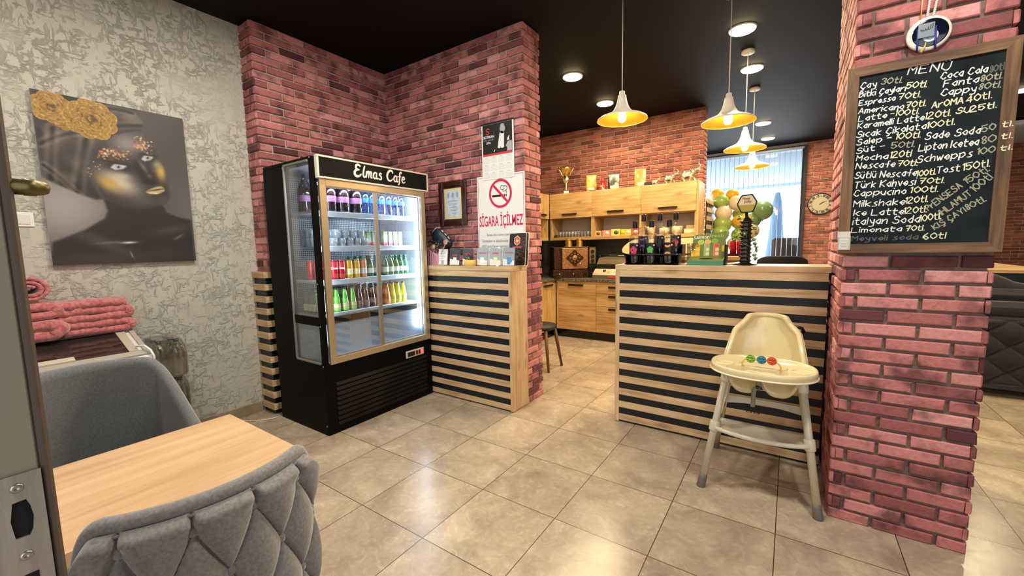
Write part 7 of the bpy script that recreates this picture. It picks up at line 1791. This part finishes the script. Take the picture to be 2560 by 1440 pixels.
MENU = [('MENÜ', 1.7211, 2.0009, 1.8411, 1.9919, 0.0365, 'w'), ('Çay', 1.5739, 1.9782, 1.624, 1.9764, 0.0295, 'w'), ('30tl.', 1.6406, 1.9812, 1.704, 1.9736, 0.0289, 'g'), ('Bitki Çayları', 1.5722, 1.9435, 1.7167, 1.9393, 0.0267, 'w'), ('50tl.', 1.719, 1.9458, 1.7793, 1.9405, 0.0296, 'y'), ('Espresso', 1.5727, 1.9088, 1.6872, 1.907, 0.0253, 'w'), ('70tl.', 1.6959, 1.9073, 1.7634, 1.9049, 0.0286, 'y'), ('Americano', 1.5733, 1.8755, 1.7154, 1.868, 0.0268, 'w'), ('70tl.', 1.7217, 1.8696, 1.7801, 1.8669, 0.0284, 'y'), ('Latte', 1.5749, 1.8433, 1.6649, 1.8421, 0.0269, 'w'), ('-100tl.', 1.6758, 1.8451, 1.762, 1.8393, 0.0275, 'y'), ('Karamelli Latte', 1.5735, 1.8124, 1.7792, 1.8117, 0.0285, 'w'), ('120tl.', 1.7827, 1.8132, 1.8546, 1.8148, 0.0308, 'y'), ('Sıcak Çikolata', 1.5718, 1.7753, 1.7865, 1.7757, 0.0301, 'w'), ('100tl.', 1.79, 1.7772, 1.8666, 1.7788, 0.0294, 'y'), ('Salep -', 1.5741, 1.7428, 1.684, 1.7465, 0.0287, 'w'), ('100tl.', 1.6977, 1.7479, 1.7728, 1.7451, 0.0305, 'y'), ('Süt -', 1.5741, 1.7074, 1.6661, 1.7165, 0.0273, 'w'), ('50tl.', 1.6858, 1.7136, 1.7564, 1.7103, 0.0292, 'g'), ('Mocha', 1.5756, 1.6771, 1.6769, 1.6726, 0.0274, 'w'), ('120tl', 1.6852, 1.6737, 1.748, 1.6724, 0.0323, 'y'), ('Nescafe', 1.5761, 1.6429, 1.7011, 1.6366, 0.0305, 'w'), ('70tl.', 1.7093, 1.6378, 1.7688, 1.634, 0.0278, 'y'), ('Sütlü Nescafe', 1.5734, 1.6014, 1.7685, 1.5926, 0.0322, 'w'), ('100tl.', 1.7714, 1.5887, 1.8257, 1.5919, 0.0288, 'y'), ('Türk Kahvesi', 1.5755, 1.5592, 1.768, 1.5554, 0.0338, 'w'), ('70tl.', 1.7795, 1.5593, 1.8522, 1.5554, 0.0273, 'y'), ('Cappucino', 1.5742, 1.5247, 1.7415, 1.5217, 0.0309, 'w'), ('100tl.', 1.7565, 1.524, 1.8361, 1.5219, 0.0291, 'y'), ('Milkshake', 1.5766, 1.4783, 1.7402, 1.4779, 0.0325, 'w'), ('120tl.', 1.7438, 1.4813, 1.8091, 1.4836, 0.0308, 'y'), ('Ice Latte', 1.5784, 1.441, 1.7398, 1.4376, 0.0311, 'w'), ('120tl.', 1.7424, 1.4389, 1.8078, 1.4428, 0.031, 'y'), ('italyan Soda', 1.5774, 1.4007, 1.7903, 1.4019, 0.0359, 'w'), ('100tl.', 1.7928, 1.4039, 1.8519, 1.4131, 0.032, 'y'), ('Limonata', 1.5742, 1.3672, 1.7382, 1.3674, 0.0251, 'w'), ('70tl.', 1.7503, 1.3669, 1.8065, 1.3685, 0.0267, 'y'), ('Meyveli soda', 1.5779, 1.3303, 1.789, 1.3325, 0.0251, 'f'), ('60tl', 1.8049, 1.3321, 1.8694, 1.334, 0.0292, 'y'), ('Coca Cola', 1.8185, 1.9593, 1.9423, 1.9572, 0.03, 'w'), ('80tl', 1.9494, 1.9523, 1.9849, 1.9563, 0.0299, 'f'), ('Fanta', 1.8278, 1.9282, 1.9214, 1.9253, 0.03, 'w'), ('80tl.', 1.926, 1.9256, 1.9826, 1.9251, 0.0276, 'g'), ('Cappy', 1.8224, 1.8957, 1.9166, 1.8919, 0.0301, 'w'), ('80tl.', 1.9233, 1.8969, 1.9803, 1.8938, 0.0278, 'g'), ('ArOMA', 1.7998, 1.8527, 1.8859, 1.8555, 0.0291, 'y'), ('40tl.', 1.8955, 1.8536, 1.9601, 1.8597, 0.0308, 'y'), ('SU', 1.8689, 1.8188, 1.905, 1.8172, 0.0258, 'y'), ('25tl.', 1.9087, 1.8178, 1.974, 1.8213, 0.0268, 'y'), ('Sade Soda', 1.7875, 1.7337, 1.9386, 1.7329, 0.0324, 'w'), ('50', 1.9455, 1.7351, 1.9793, 1.7425, 0.0293, 'g'), ('tl.', 1.9926, 1.7447, 2.0191, 1.7452, 0.0236, 'y'), ('Lipton Icetea', 1.7707, 1.6905, 1.9368, 1.69, 0.0327, 'w'), ('80', 1.9437, 1.691, 1.9824, 1.6962, 0.0335, 'g'), ('tl.', 1.9933, 1.7011, 2.02, 1.7013, 0.0237, 'y'), ('Schwepps', 1.7681, 1.6448, 1.923, 1.6485, 0.0329, 'w'), ('100', 1.9368, 1.6533, 1.9828, 1.6568, 0.0297, 'g'), ('tl.', 1.9939, 1.6585, 2.0228, 1.6595, 0.0225, 'y'), ('Tost', 1.8281, 1.5951, 1.8927, 1.5966, 0.031, 'w'), ('150tl.', 1.9024, 1.5969, 1.9725, 1.6052, 0.033, 'y'), ('PrENSESA', 1.8164, 1.4473, 1.9063, 1.5348, 0.0287, 'g'), ('150tl.', 1.9178, 1.544, 1.9736, 1.5885, 0.0289, 'g'), ('IHLAMUT', 1.8561, 1.427, 1.9349, 1.5014, 0.0284, 'g'), ('100tl', 1.9414, 1.511, 1.9846, 1.5606, 0.0315, 'g'), ('KIŞ ÇAYI', 1.8382, 1.3694, 1.9222, 1.437, 0.0259, 'g'), ('80tl.', 1.9244, 1.4403, 1.9719, 1.4745, 0.0277, 'g')]
# ---------------------------------------------------------------- chalk menu board on the pillar
t = thing('menu_board', 'black chalk menu board in a brown wooden frame on the brick pillar', 'menu board', (1.78, 1.163, 1.276))
o = Vector((1.78, 1.163, 1.276)); BX0, BX1, BZ0, BZ1 = 1.530, 2.026, 1.277, 2.066; BYF = 1.146
bd = rel(MB(), o).box((BX0+0.03, 1.150, BZ0+0.03), (BX1-0.03, 1.160, BZ1-0.03)).build('slate', noise_mat('chalk_slate', '#151b20', '#262d32', 6, 0.85, detail=8, spec=0.15), t)
FWD = 0.039
for (pts, mt) in (([(BX0, BZ1), (BX1, BZ1), (BX1-FWD, BZ1-FWD), (BX0+FWD, BZ1-FWD)], FRAME_W), ([(BX0, BZ0), (BX0+FWD, BZ0+FWD), (BX1-FWD, BZ0+FWD), (BX1, BZ0)], FRAME_W), ([(BX0, BZ0), (BX0, BZ1), (BX0+FWD, BZ1-FWD), (BX0+FWD, BZ0+FWD)], FRAME_WZ), ([(BX1, BZ0), (BX1-FWD, BZ0+FWD), (BX1-FWD, BZ1-FWD), (BX1, BZ1)], FRAME_WZ)):
    f = rel(MB(), o).prism([(a-0.0003*(a-1.78), b-0.0003*(b-1.67)) for a, b in pts], BYF-0.004, 1.162, 'y').build('frame_rail', mt, t)
GLY = {'A': '0228 2842 1434', 'B': '0802 0828372605 0526443322 2202', 'C': '47382817160413223243', 'Ç': '47382817160413223243 22312010', 'E': '0802 0848 0535 0242', 'F': '0802 0848 0535', 'H': '0802 4842 0545', 'I': '0802', 'K': '0802 4805 0542', 'L': '0802 0242', 'M': '0208 0825 2548 4842', 'N': '0208 0842 4248', 'O': '2817060413223344463728', 'P': '0802 082837362505', 'R': '0802 082837362505 2542', 'S': '473828171625354443321203', 'Ş': '473828171625354443321203 22312010', 'T': '0848 2822', 'U': '08041322324448', 'Ü': '08041322324448 1919 3939', 'V': '0822 2248', 'Y': '0825 4825 2522', 'D': '0802 0828374644332202',
 'a': '36261504132234 3632', 'b': '0802 05263644332203', 'c': '36261504132232', 'ç': '36261504132232 22312010', 'd': '36261504132234 3832', 'e': '0434352615041322 2233', 'f': '38282722 0535', 'h': '0802 04263532', 'i': '0602 0808', 'ı': '0602', 'k': '0802 3604 0432', 'l': '0802', 'm': '0602 05162522 25364542', 'n': '0602 04263532', 'o': '261504132233343526', 'p': '0600 05263644332203', 'r': '0602 04152636', 's': '36261524332202', 't': '18132232 0636', 'u': '0604132234 3632', 'ü': '0604132234 3632 0808 2828', 'v': '0622 2236', 'w': '0612 1225 2532 3246', 'y': '06142334 36312000',
 '0': '2817060413223344463728', '1': '0718 1812', '2': '07182837360302 0242', '3': '071828373625 253433221203', '4': '3804 0444 3832', '5': '4808 0805 05263544332203', '6': '381604132232433425140', '7': '0848 4822 1535', '8': '25161728373625 25141322333425', '.': '0202', '-': '0535'}
GLY['6'] = '3816041322324334251404'
COLS = {'w': P_('chalk_white', '#e6e8e6', 0.9), 'y': P_('chalk_yellow', '#e4e1bd', 0.9), 'g': P_('chalk_greyish', '#a5a38c', 0.9), 'f': P_('chalk_faded', '#5c6060', 0.9)}
rj = random.Random(11)
for body, x0, zb, x1, ze, hh, ck in MENU:
    strokes = []; cx = 0.0; wr = rel(MB(), o)
    for ch in body:
        if ch == ' ': cx += 2.6; continue
        g = GLY[ch]; mxw = 0
        for st in g.split():
            pts = [np.array((float(st[i]), float(st[i+1])-2.0)) for i in range(0, len(st)-1, 2)]
            mxw = max(mxw, max(p[0] for p in pts)); jx, jy = rj.uniform(-.15, .15), rj.uniform(-.18, .18)
            strokes.append([np.array((p[0]+cx+jx, p[1]+jy)) for p in pts])
        cx += mxw+1.45
    W_ = cx-1.45; L_ = math.hypot(x1-x0, ze-zb); ang = math.atan2(ze-zb, x1-x0); sx = L_/W_; sy = hh/7.5
    ux, uz = math.cos(ang), math.sin(ang)
    fy = 1.1495 if x0 < 1.982 else BYF-0.0045
    for st in strokes:
        q = smooth_pts([np.array((p[0]*sx+p[1]*sy*0.12, p[1]*sy)) for p in st], 3)
        if len(q) == 2 and np.allclose(q[0], q[1]): q = [q[0], q[0]+np.array((0.0012, 0.0006))]
        ribbon(wr, [np.array(p) for p in q], lambda f: 0.0040*rj.uniform(0.75, 1.15), (x0, fy, zb), (ux, 0, uz), (-uz, 0, ux), 0.0002)
    wr.build('chalk_price' if body[0] in '0123456789-' or body == 'tl.' else 'chalk_item', COLS[ck], bd)
# taped note at the lower left corner of the board
nt2 = thing('taped_note', 'small lined note in a clear sleeve taped to menu board corner', 'note', (1.551, 1.1412, 1.30)); o2 = Vector((1.551, 1.1412, 1.30))
rel(MB(), o2).box((1.530, 1.1400, 1.290), (1.574, 1.1414, 1.352), 0.0005).build('sleeve', P_('frosted_sleeve', '#b4b0a4', 0.2), nt2)
pp2 = rel(MB(), o2).box((1.535, 1.1393, 1.294), (1.568, 1.1401, 1.342), 0.0004).build('paper', P_('note_paper', '#d9d9cf', 0.7), nt2)
q = rel(MB(), o2)
for k in range(6): q.box((1.538, 1.1390, 1.299+k*0.0068), (1.565, 1.1393, 1.3005+k*0.0068))
q.build('lines', P_('note_lines', '#9aa0a0', 0.7), pp2)
rel(MB(), o2).box((1.528, 1.1392, 1.345), (1.572, 1.1400, 1.372), 0.0003).build('tape', P_('clear_tape', '#c9c3b4', 0.1, coat=0.6), nt2)
# blue glass eye charm with a plaque, hanging above the board
ev = thing('evil_eye_charm', 'round blue and white glass eye charm hanging above the menu board', 'wall charm', (1.777, 1.1725, 2.15))
q = MB(); q.T = Matrix.Rotation(PI/2, 4, 'X')
q.lathe([(0.0, 0.0), (0.063, 0.0), (0.067, 0.006), (0.063, 0.012), (0.05, 0.0135), (0.0, 0.013)], 44, cap=False); e0 = q.build('glass_rim', P_('eye_white', '#e6e2da', 0.15, coat=0.5), ev)
for r, c, l, nm, dx, dz in ((0.0545, '#0a0f24', 0.0146, 'blue_ring', 0.002, 0), (0.024, '#e9edf2', 0.0154, 'white_ring', 0.005, -0.012), (0.0125, '#6fb2dd', 0.0162, 'iris', 0.004, -0.016)):
    q = MB(); q.T = Matrix.Translation((dx, 0, dz)) @ Matrix.Rotation(PI/2, 4, 'X'); q.lathe([(0.0, l), (r*0.9, l-0.0004), (r, l-0.0018), (r, 0.012)], 36, cap=False); q.build(nm, P_('eye_'+nm, c, 0.1, coat=0.6), e0)
bdm = MB()
for k in range(14):
    f = k/13; bdm.ball((-0.008+0.006*f, -0.01, 0.068+0.10*f), 0.0048, 10, 6); bdm.ball((0.010+0.012*f, -0.01, 0.068+0.10*f), 0.0048, 10, 6)
bdm.build('bead_string', P_('pearl_bead', '#e4ded6', 0.2, coat=0.5), ev)
MB().tube([(-0.026, -0.008, 0.06), (-0.026, -0.006, 0.17)], 0.0024, 6).build('gold_cord', P_('gold_cord', '#d9b964', 0.5), ev)
pq = MB().box((-0.034, -0.0235, -0.018), (0.014, -0.0195, 0.036), 0.001); pqo = pq.build('plaque', P_('pewter_plaque', '#8f9aa4', 0.3, 0.5), ev)
q = MB()
for st, w in (([(0.008, 0.030), (0.007, 0.012)], .0028), ([(0.002, 0.027), (0.001, 0.012), (-0.004, 0.010), (-0.005, 0.022)], .0026), ([(-0.005, 0.014), (-0.010, 0.008), (-0.013, 0.016)], .0026), ([(-0.013, 0.012), (-0.018, 0.007), (-0.021, 0.013), (-0.024, 0.008), (-0.026, 0.014)], .0026)):
    ribbon(q, smooth_pts(st, 4), w, (0, -0.0238, 0), (1, 0, 0), (0, 0, 1), 0.0001)
q.build('calligraphy', P_('calligraphy_ink', '#2c2620', 0.4), pqo)
for x in (-0.034, 0.018): MB().tube([(x, -0.018, 0.02), (x+0.001, -0.019, -0.03), (x+0.002, -0.018, -0.066)], 0.0034, 6).build('blue_ribbon', P_('ribbon_blue', '#27308c', 0.6), ev)
MB().tube([(-0.008, -0.018, -0.035), (-0.010, -0.019, -0.05), (-0.022, -0.02, -0.072)], [0.0015, 0.003, 0.006], 8).build('tassel', P_('gold_cord', '#d9b964', 0.5), ev)
# ---------------------------------------------------------------- dining room beyond the counter
# vertical blind
t = thing('vertical_blind', 'vertical blind of narrow pale slats across the far window', 'blind', (0.6, 7.90, 0))
MB().box((-1.5, -0.03, 2.965), (0.88, 0.03, 3.0), 0.003).build('headrail', P_('blind_rail', '#8e949c', 0.5), t)
SL = P_('blind_slat', '#7388ae', 0.6)
slp = None
for k in range(26):
    x = 0.845-k*0.0815
    if x < -1.45: break
    v = Vector((1.358-(0.6+x), -1.21-7.9, 0)).normalized(); a = math.atan2(v.y, v.x)
    m = MB(); m.box((-0.042, -0.0012, -1.4), (0.042, 0.0012, 1.42))
    if slp is None: slp = m.build('slat', SL, t); s_ = slp
    else: s_ = slp.copy(); put(s_, t)
    s_.location = (x, 0, 1.54); s_.rotation_euler = (0, 0, a+math.radians(4))
# balloon column
bl = MB()
def balloon(x, y, z, r, col, label):
    t = thing('balloon', label, 'balloon', (x, y, z), random.uniform(0, 3), 'balloon column by the window')
    P = [(0.0, -1.12*r), (0.07*r, -1.12*r), (0.10*r, -1.06*r)]
    for k in range(1, 15):
        ph = PI*k/15; P.append((r*math.sin(ph), -r*math.cos(ph)*(1.06 if k < 7 else 0.98)))
    P.append((0.0, 0.98*r)); MB().lathe(P, 26, cap=False).build('skin', P_('bal_'+col[1:], col, 0.3, coat=0.2), t)
    MB().lathe([(0.02*r, -1.10*r), (0.10*r, -1.19*r), (0.11*r, -1.2*r), (0.0, -1.12*r)], 12, cap=False).build('knot', P_('bal_'+col[1:], col, 0.3, coat=0.2), t)
    return t
YL, GN, CRB, DGN = '#e0a51c', '#94ad54', '#dcc7a8', '#6f8f62'
for x, z, y, r, c, lab in ((0.40, 2.045, 5.75, 0.095, YL, 'yellow balloon at the upper left of the balloon column'), (0.60, 2.03, 5.75, 0.09, YL, 'yellow balloon at the upper right of the balloon column'),
    (0.475, 1.93, 5.6, 0.105, GN, 'green balloon below the two top yellow balloons'), (0.665, 1.905, 5.65, 0.105, CRB, 'cream balloon right of the upper green balloon'), (0.515, 1.755, 5.55, 0.115, CRB, 'cream balloon in the middle left of the column'),
    (0.505, 1.60, 5.55, 0.125, GN, 'green balloon under the middle cream balloon'), (0.497, 1.465, 5.45, 0.115, GN, 'lowest green balloon at left, behind the green display'), (0.69, 1.755, 5.85, 0.095, GN, 'green balloon half hidden right of the cream one'),
    (0.70, 1.625, 5.65, 0.095, YL, 'yellow balloon in the middle right of the column'), (0.775, 1.66, 5.8, 0.085, YL, 'smaller yellow balloon beside the tower sign'), (0.715, 1.44, 5.6, 0.10, GN, 'green balloon at lower right behind the ivy'),
    (0.665, 1.31, 5.6, 0.10, CRB, 'lowest cream balloon above the red cans'), (0.98, 1.80, 6.0, 0.14, DGN, 'dark green balloon right of the tower sign'), (0.86, 1.66, 6.0, 0.11, DGN, 'dark green balloon behind the tower sign'), (0.46, 1.33, 5.6, 0.10, GN, 'green balloon hidden low behind the display'), (0.86, 1.50, 5.9, 0.10, CRB, 'cream balloon behind the tower ribs')):
    balloon(x, y, z, r, c, lab)
st = thing('balloon_stand', 'thin stand that carries the balloon column by the window', 'stand', (0.62, 6.08, 0))
MB().cyl((0, 0, 0), (0, 0, 2.0), 0.008, n=10).build('pole', WHITE_P, st); MB().lathe([(0, 0), (0.14, 0), (0.13, 0.012), (0, 0.02)], 24, cap=False).build('foot', WHITE_P, st)
# slatted screen behind the kitchen wall
sc2 = thing('slat_screen', 'oak slat screen standing behind the kitchen wall end', 'screen', (0.378, 5.62, 0))
MB().box((-0.012, -0.64, 0.0), (0.0, 0.66, 1.90)).build('backing', BLACK_LAM, sc2)
for za, zb in slat_rows(1.935, 16, 0.06, 0.058): MB().box((-0.02, -0.64, max(0, za)), (0.012, 0.66, zb), 0.001).build('slat', OAK_Y, sc2)
# string hanging beside the wall cabinet
cb = MB().tube([(0.395, 4.71, 2.02), (0.405, 4.72, 1.8), (0.398, 4.72, 1.6), (0.386, 4.70, 1.42), (0.39, 4.7, 1.3)], 0.004, 6).build('hanging_cord', P_('peach_cord', '#d9b48c', 0.6)); tag(cb, 'thin peach cord hanging down beside the wall cabinet end panel', 'cord')
# chair behind the counter
ch = thing('office_chair', 'black chair whose rounded back shows above the bar near the pillar', 'chair', (1.30, 2.62, 0))
m = MB(); P = []
for j in range(9):
    z = 0.74+0.48*j/8; row = []
    for i in range(31):
        u = -1+2*i/30; w = 0.175-0.02*(j/8)**6; row.append((w*u, 0.05*u*u-0.02, z-(0.035*abs(u)**5 if j > 6 else 0)))
    P.append(row)
b = m.grid(P, 31, 9).build('back', P_('black_mesh_fabric', '#1d1b1c', 0.8), ch); q = b.modifiers.new('t', 'SOLIDIFY'); q.thickness = 0.05; q.offset = 0
q = b.modifiers.new('b', 'BEVEL'); q.width = 0.018; q.segments = 3; q.limit_method = 'ANGLE'
MB().box((-0.22, -0.30, 0.66), (0.22, 0.06, 0.74), 0.025).build('seat', P_('black_mesh_fabric', '#1d1b1c', 0.8), ch)
MB().cyl((0, -0.1, 0.04), (0, -0.1, 0.66), 0.03, n=14).lathe([(0.0, 0.0), (0.2, 0.0), (0.19, 0.03), (0.0, 0.05)], 24, cap=False).build('pedestal', CHROME, ch)
# wall clock
ck = thing('wall_clock', 'round wall clock with dark ring and Roman numerals on the far brick wall', 'clock', (1.752, 7.998, 1.978))
q = MB(); q.T = Matrix.Rotation(PI/2, 4, 'X'); q.lathe([(0.0, 0.0), (0.19, 0.0), (0.19, 0.03), (0.180, 0.036), (0.174, 0.030), (0.0, 0.028)], 56, cap=False); cc = q.build('case', P_('clock_black', '#1b1716', 0.35), ck)
q = MB(); q.T = Matrix.Rotation(PI/2, 4, 'X'); q.lathe([(0.0, 0.0300), (0.172, 0.0300)], 56, cap=False); q.build('numeral_ring', P_('clock_grey', '#4d4743', 0.5), cc)
q = MB(); q.T = Matrix.Rotation(PI/2, 4, 'X'); q.lathe([(0.0, 0.0310), (0.122, 0.0310), (0.122, 0.0300)], 56, smooth=False, cap=False); dl_ = q.build('dial', P_('clock_cream', '#b3a58c', 0.5), cc)
q = MB(); q.T = Matrix.Rotation(PI/2, 4, 'X'); q.lathe([(0.166, 0.0302), (0.172, 0.0302), (0.172, 0.0318), (0.166, 0.0318)], 56, cap=False); q.build('outer_line', P_('clock_cream', '#b3a58c', 0.5), cc)
NUMC = P_('numeral_cream', '#e6dac2', 0.5)
for k, nm in enumerate(('XII', 'I', 'II', 'III', 'IIII', 'V', 'VI', 'VII', 'VIII', 'IX', 'X', 'XI')):
    a = PI/2-2*PI*k/12; r = 0.146; u = (math.sin(a), 0, -math.cos(a)); w = (math.cos(a), 0, math.sin(a))
    text_mesh(nm, 'numeral', NUMC, cc, (r*math.cos(a), -0.0302, r*math.sin(a)), u, w, height=0.036, off=0.012, ext=0.001)
hd = MB()
for ang, L_, w in ((math.radians(28), 0.10, 0.008), (math.radians(42), 0.065, 0.010)):
    c_, s_ = math.cos(ang), math.sin(ang); hd.add([(-0.02*c_-w/2*s_, -0.033, -0.02*s_+w/2*c_), (-0.02*c_+w/2*s_, -0.033, -0.02*s_-w/2*c_), (L_*c_+w/3*s_, -0.033, L_*s_-w/3*c_), (L_*c_-w/3*s_, -0.033, L_*s_+w/3*c_)], [(0, 1, 2, 3)])
hd.build('hands', P_('clock_black', '#1b1716', 0.35), cc)
# terrace furniture seen through the glass
sf = thing('terrace_sofa', 'dark brown terrace sofa outside the far window', 'sofa', (1.62, 9.7, 0))
BRN = P_('dark_rattan', '#4a3a30', 0.7)
MB().box((-0.62, -0.35, 0.0), (0.75, 0.4, 0.62), 0.03).build('base', BRN, sf); MB().box((-0.62, -0.36, 0.62), (0.75, -0.2, 1.40), 0.05).build('back', BRN, sf)
for x in (-0.66, 0.72): MB().box((x-0.06, -0.36, 0.0), (x+0.06, 0.42, 0.95), 0.03).build('arm', BRN, sf)
MB().box((-0.55, -0.2, 0.62), (0.7, 0.4, 0.78), 0.05).build('cushion', P_('pale_cushion', '#8b7a68', 0.8), sf)
um = thing('closed_parasol', 'closed pale blue parasol outside the far window', 'parasol', (1.02, 11.2, 0))
MB().cyl((0, 0, 0), (0, 0, 2.5), 0.03, n=12).build('pole', WHITE_P, um); MB().lathe([(0.05, 2.55), (0.10, 2.3), (0.16, 1.5), (0.24, 0.75), (0.2, 0.72), (0.0, 0.8)], 20, cap=False).build('canopy', P_('parasol_blue', '#8fb4dc', 0.8), um); MB().lathe([(0, -0.04), (0.3, -0.04), (0.3, 0.03), (0, 0.05)], 20, cap=False).build('foot', STONE, um)

# ---------------------------------------------------------------- right of the pillar: dark tufted sofa and low partition
BV = noise_mat('black_velvet', '#15131a', '#25222b', 120, 0.8, 0.1, 300, sheen=0.5, spec=0.3)
t = thing('tufted_sofa', 'black buttoned velvet sofa on the far right behind the brick pillar', 'sofa', (3.15, 4.15, 0))
def tuft_panel(x0, x1, za, zb, y, dep, nu=110, nv=60, su=0.14, sv=0.11):
    P = []
    for j in range(nv):
        row = []
        for i in range(nu):
            x = x0+(x1-x0)*i/(nu-1); z = za+(zb-za)*j/(nv-1); a, b = x/su, z/sv
            h = dep*(abs(math.sin(PI*(a+b)/2))*abs(math.sin(PI*(a-b)/2)))**0.45; e = min(1, min(x-x0, x1-x, z-za, zb-z)/0.03)
            row.append((x, y-h*max(0, e)**0.5, z))
        P.append(row)
    return MB().grid(P, nu, nv)
MB().box((-0.55, -0.36, 0.06), (0.9, 0.25, 0.70), 0.04).build('base', BV, t)
tuft_panel(-0.53, 0.88, 0.10, 0.66, -0.355, 0.04).build('tufted_front', BV, t)
for k, (za, zb, yy) in enumerate(((0.68, 0.80, -0.30), (0.80, 0.90, -0.22))): MB().box((-0.54, yy-0.06, za), (0.9, yy+0.3, zb), 0.045).build('roll', BV, t)
m = MB(); P = []
for j in range(8):
    row = []
    for i in range(30):
        x = -0.54+1.44*i/29; zt = 1.03-0.085/(1+math.exp(-(x+0.28)/0.03)); row.append((x, -0.17+0.05*math.cos(PI*j/7), 0.86+(zt-0.86)*math.sin(PI*j/7)))
    P.append(row)
m.grid(P, 30, 8).build('top_roll', BV, t)
for x in (-0.48, 0.83):
    for y in (-0.3, 0.2): MB().cyl((x, y, 0), (x, y, 0.07), 0.025, n=12).build('leg', LEGM, t)
pt = thing('low_partition', 'oak capped low partition behind the black sofa on the far right', 'partition', (3.4, 5.6, 0))
MB().box((-0.55, -1.0, 0.99), (0.0, 1.3, 1.02), 0.003).build('cap', KOAK_X, pt)
MB().box((-0.50, -0.98, 0.0), (-0.05, 1.28, 0.99)).build('core', BLACK_LAM, pt)
MB().box((0.0, -1.0, 0.80), (2.5, -0.9, 0.985), 0.003).build('front_board', OAK_X, pt)
MB().box((0.0, -0.9, 0.0), (2.5, -0.85, 0.80)).build('front_core', BLACK_LAM, pt)
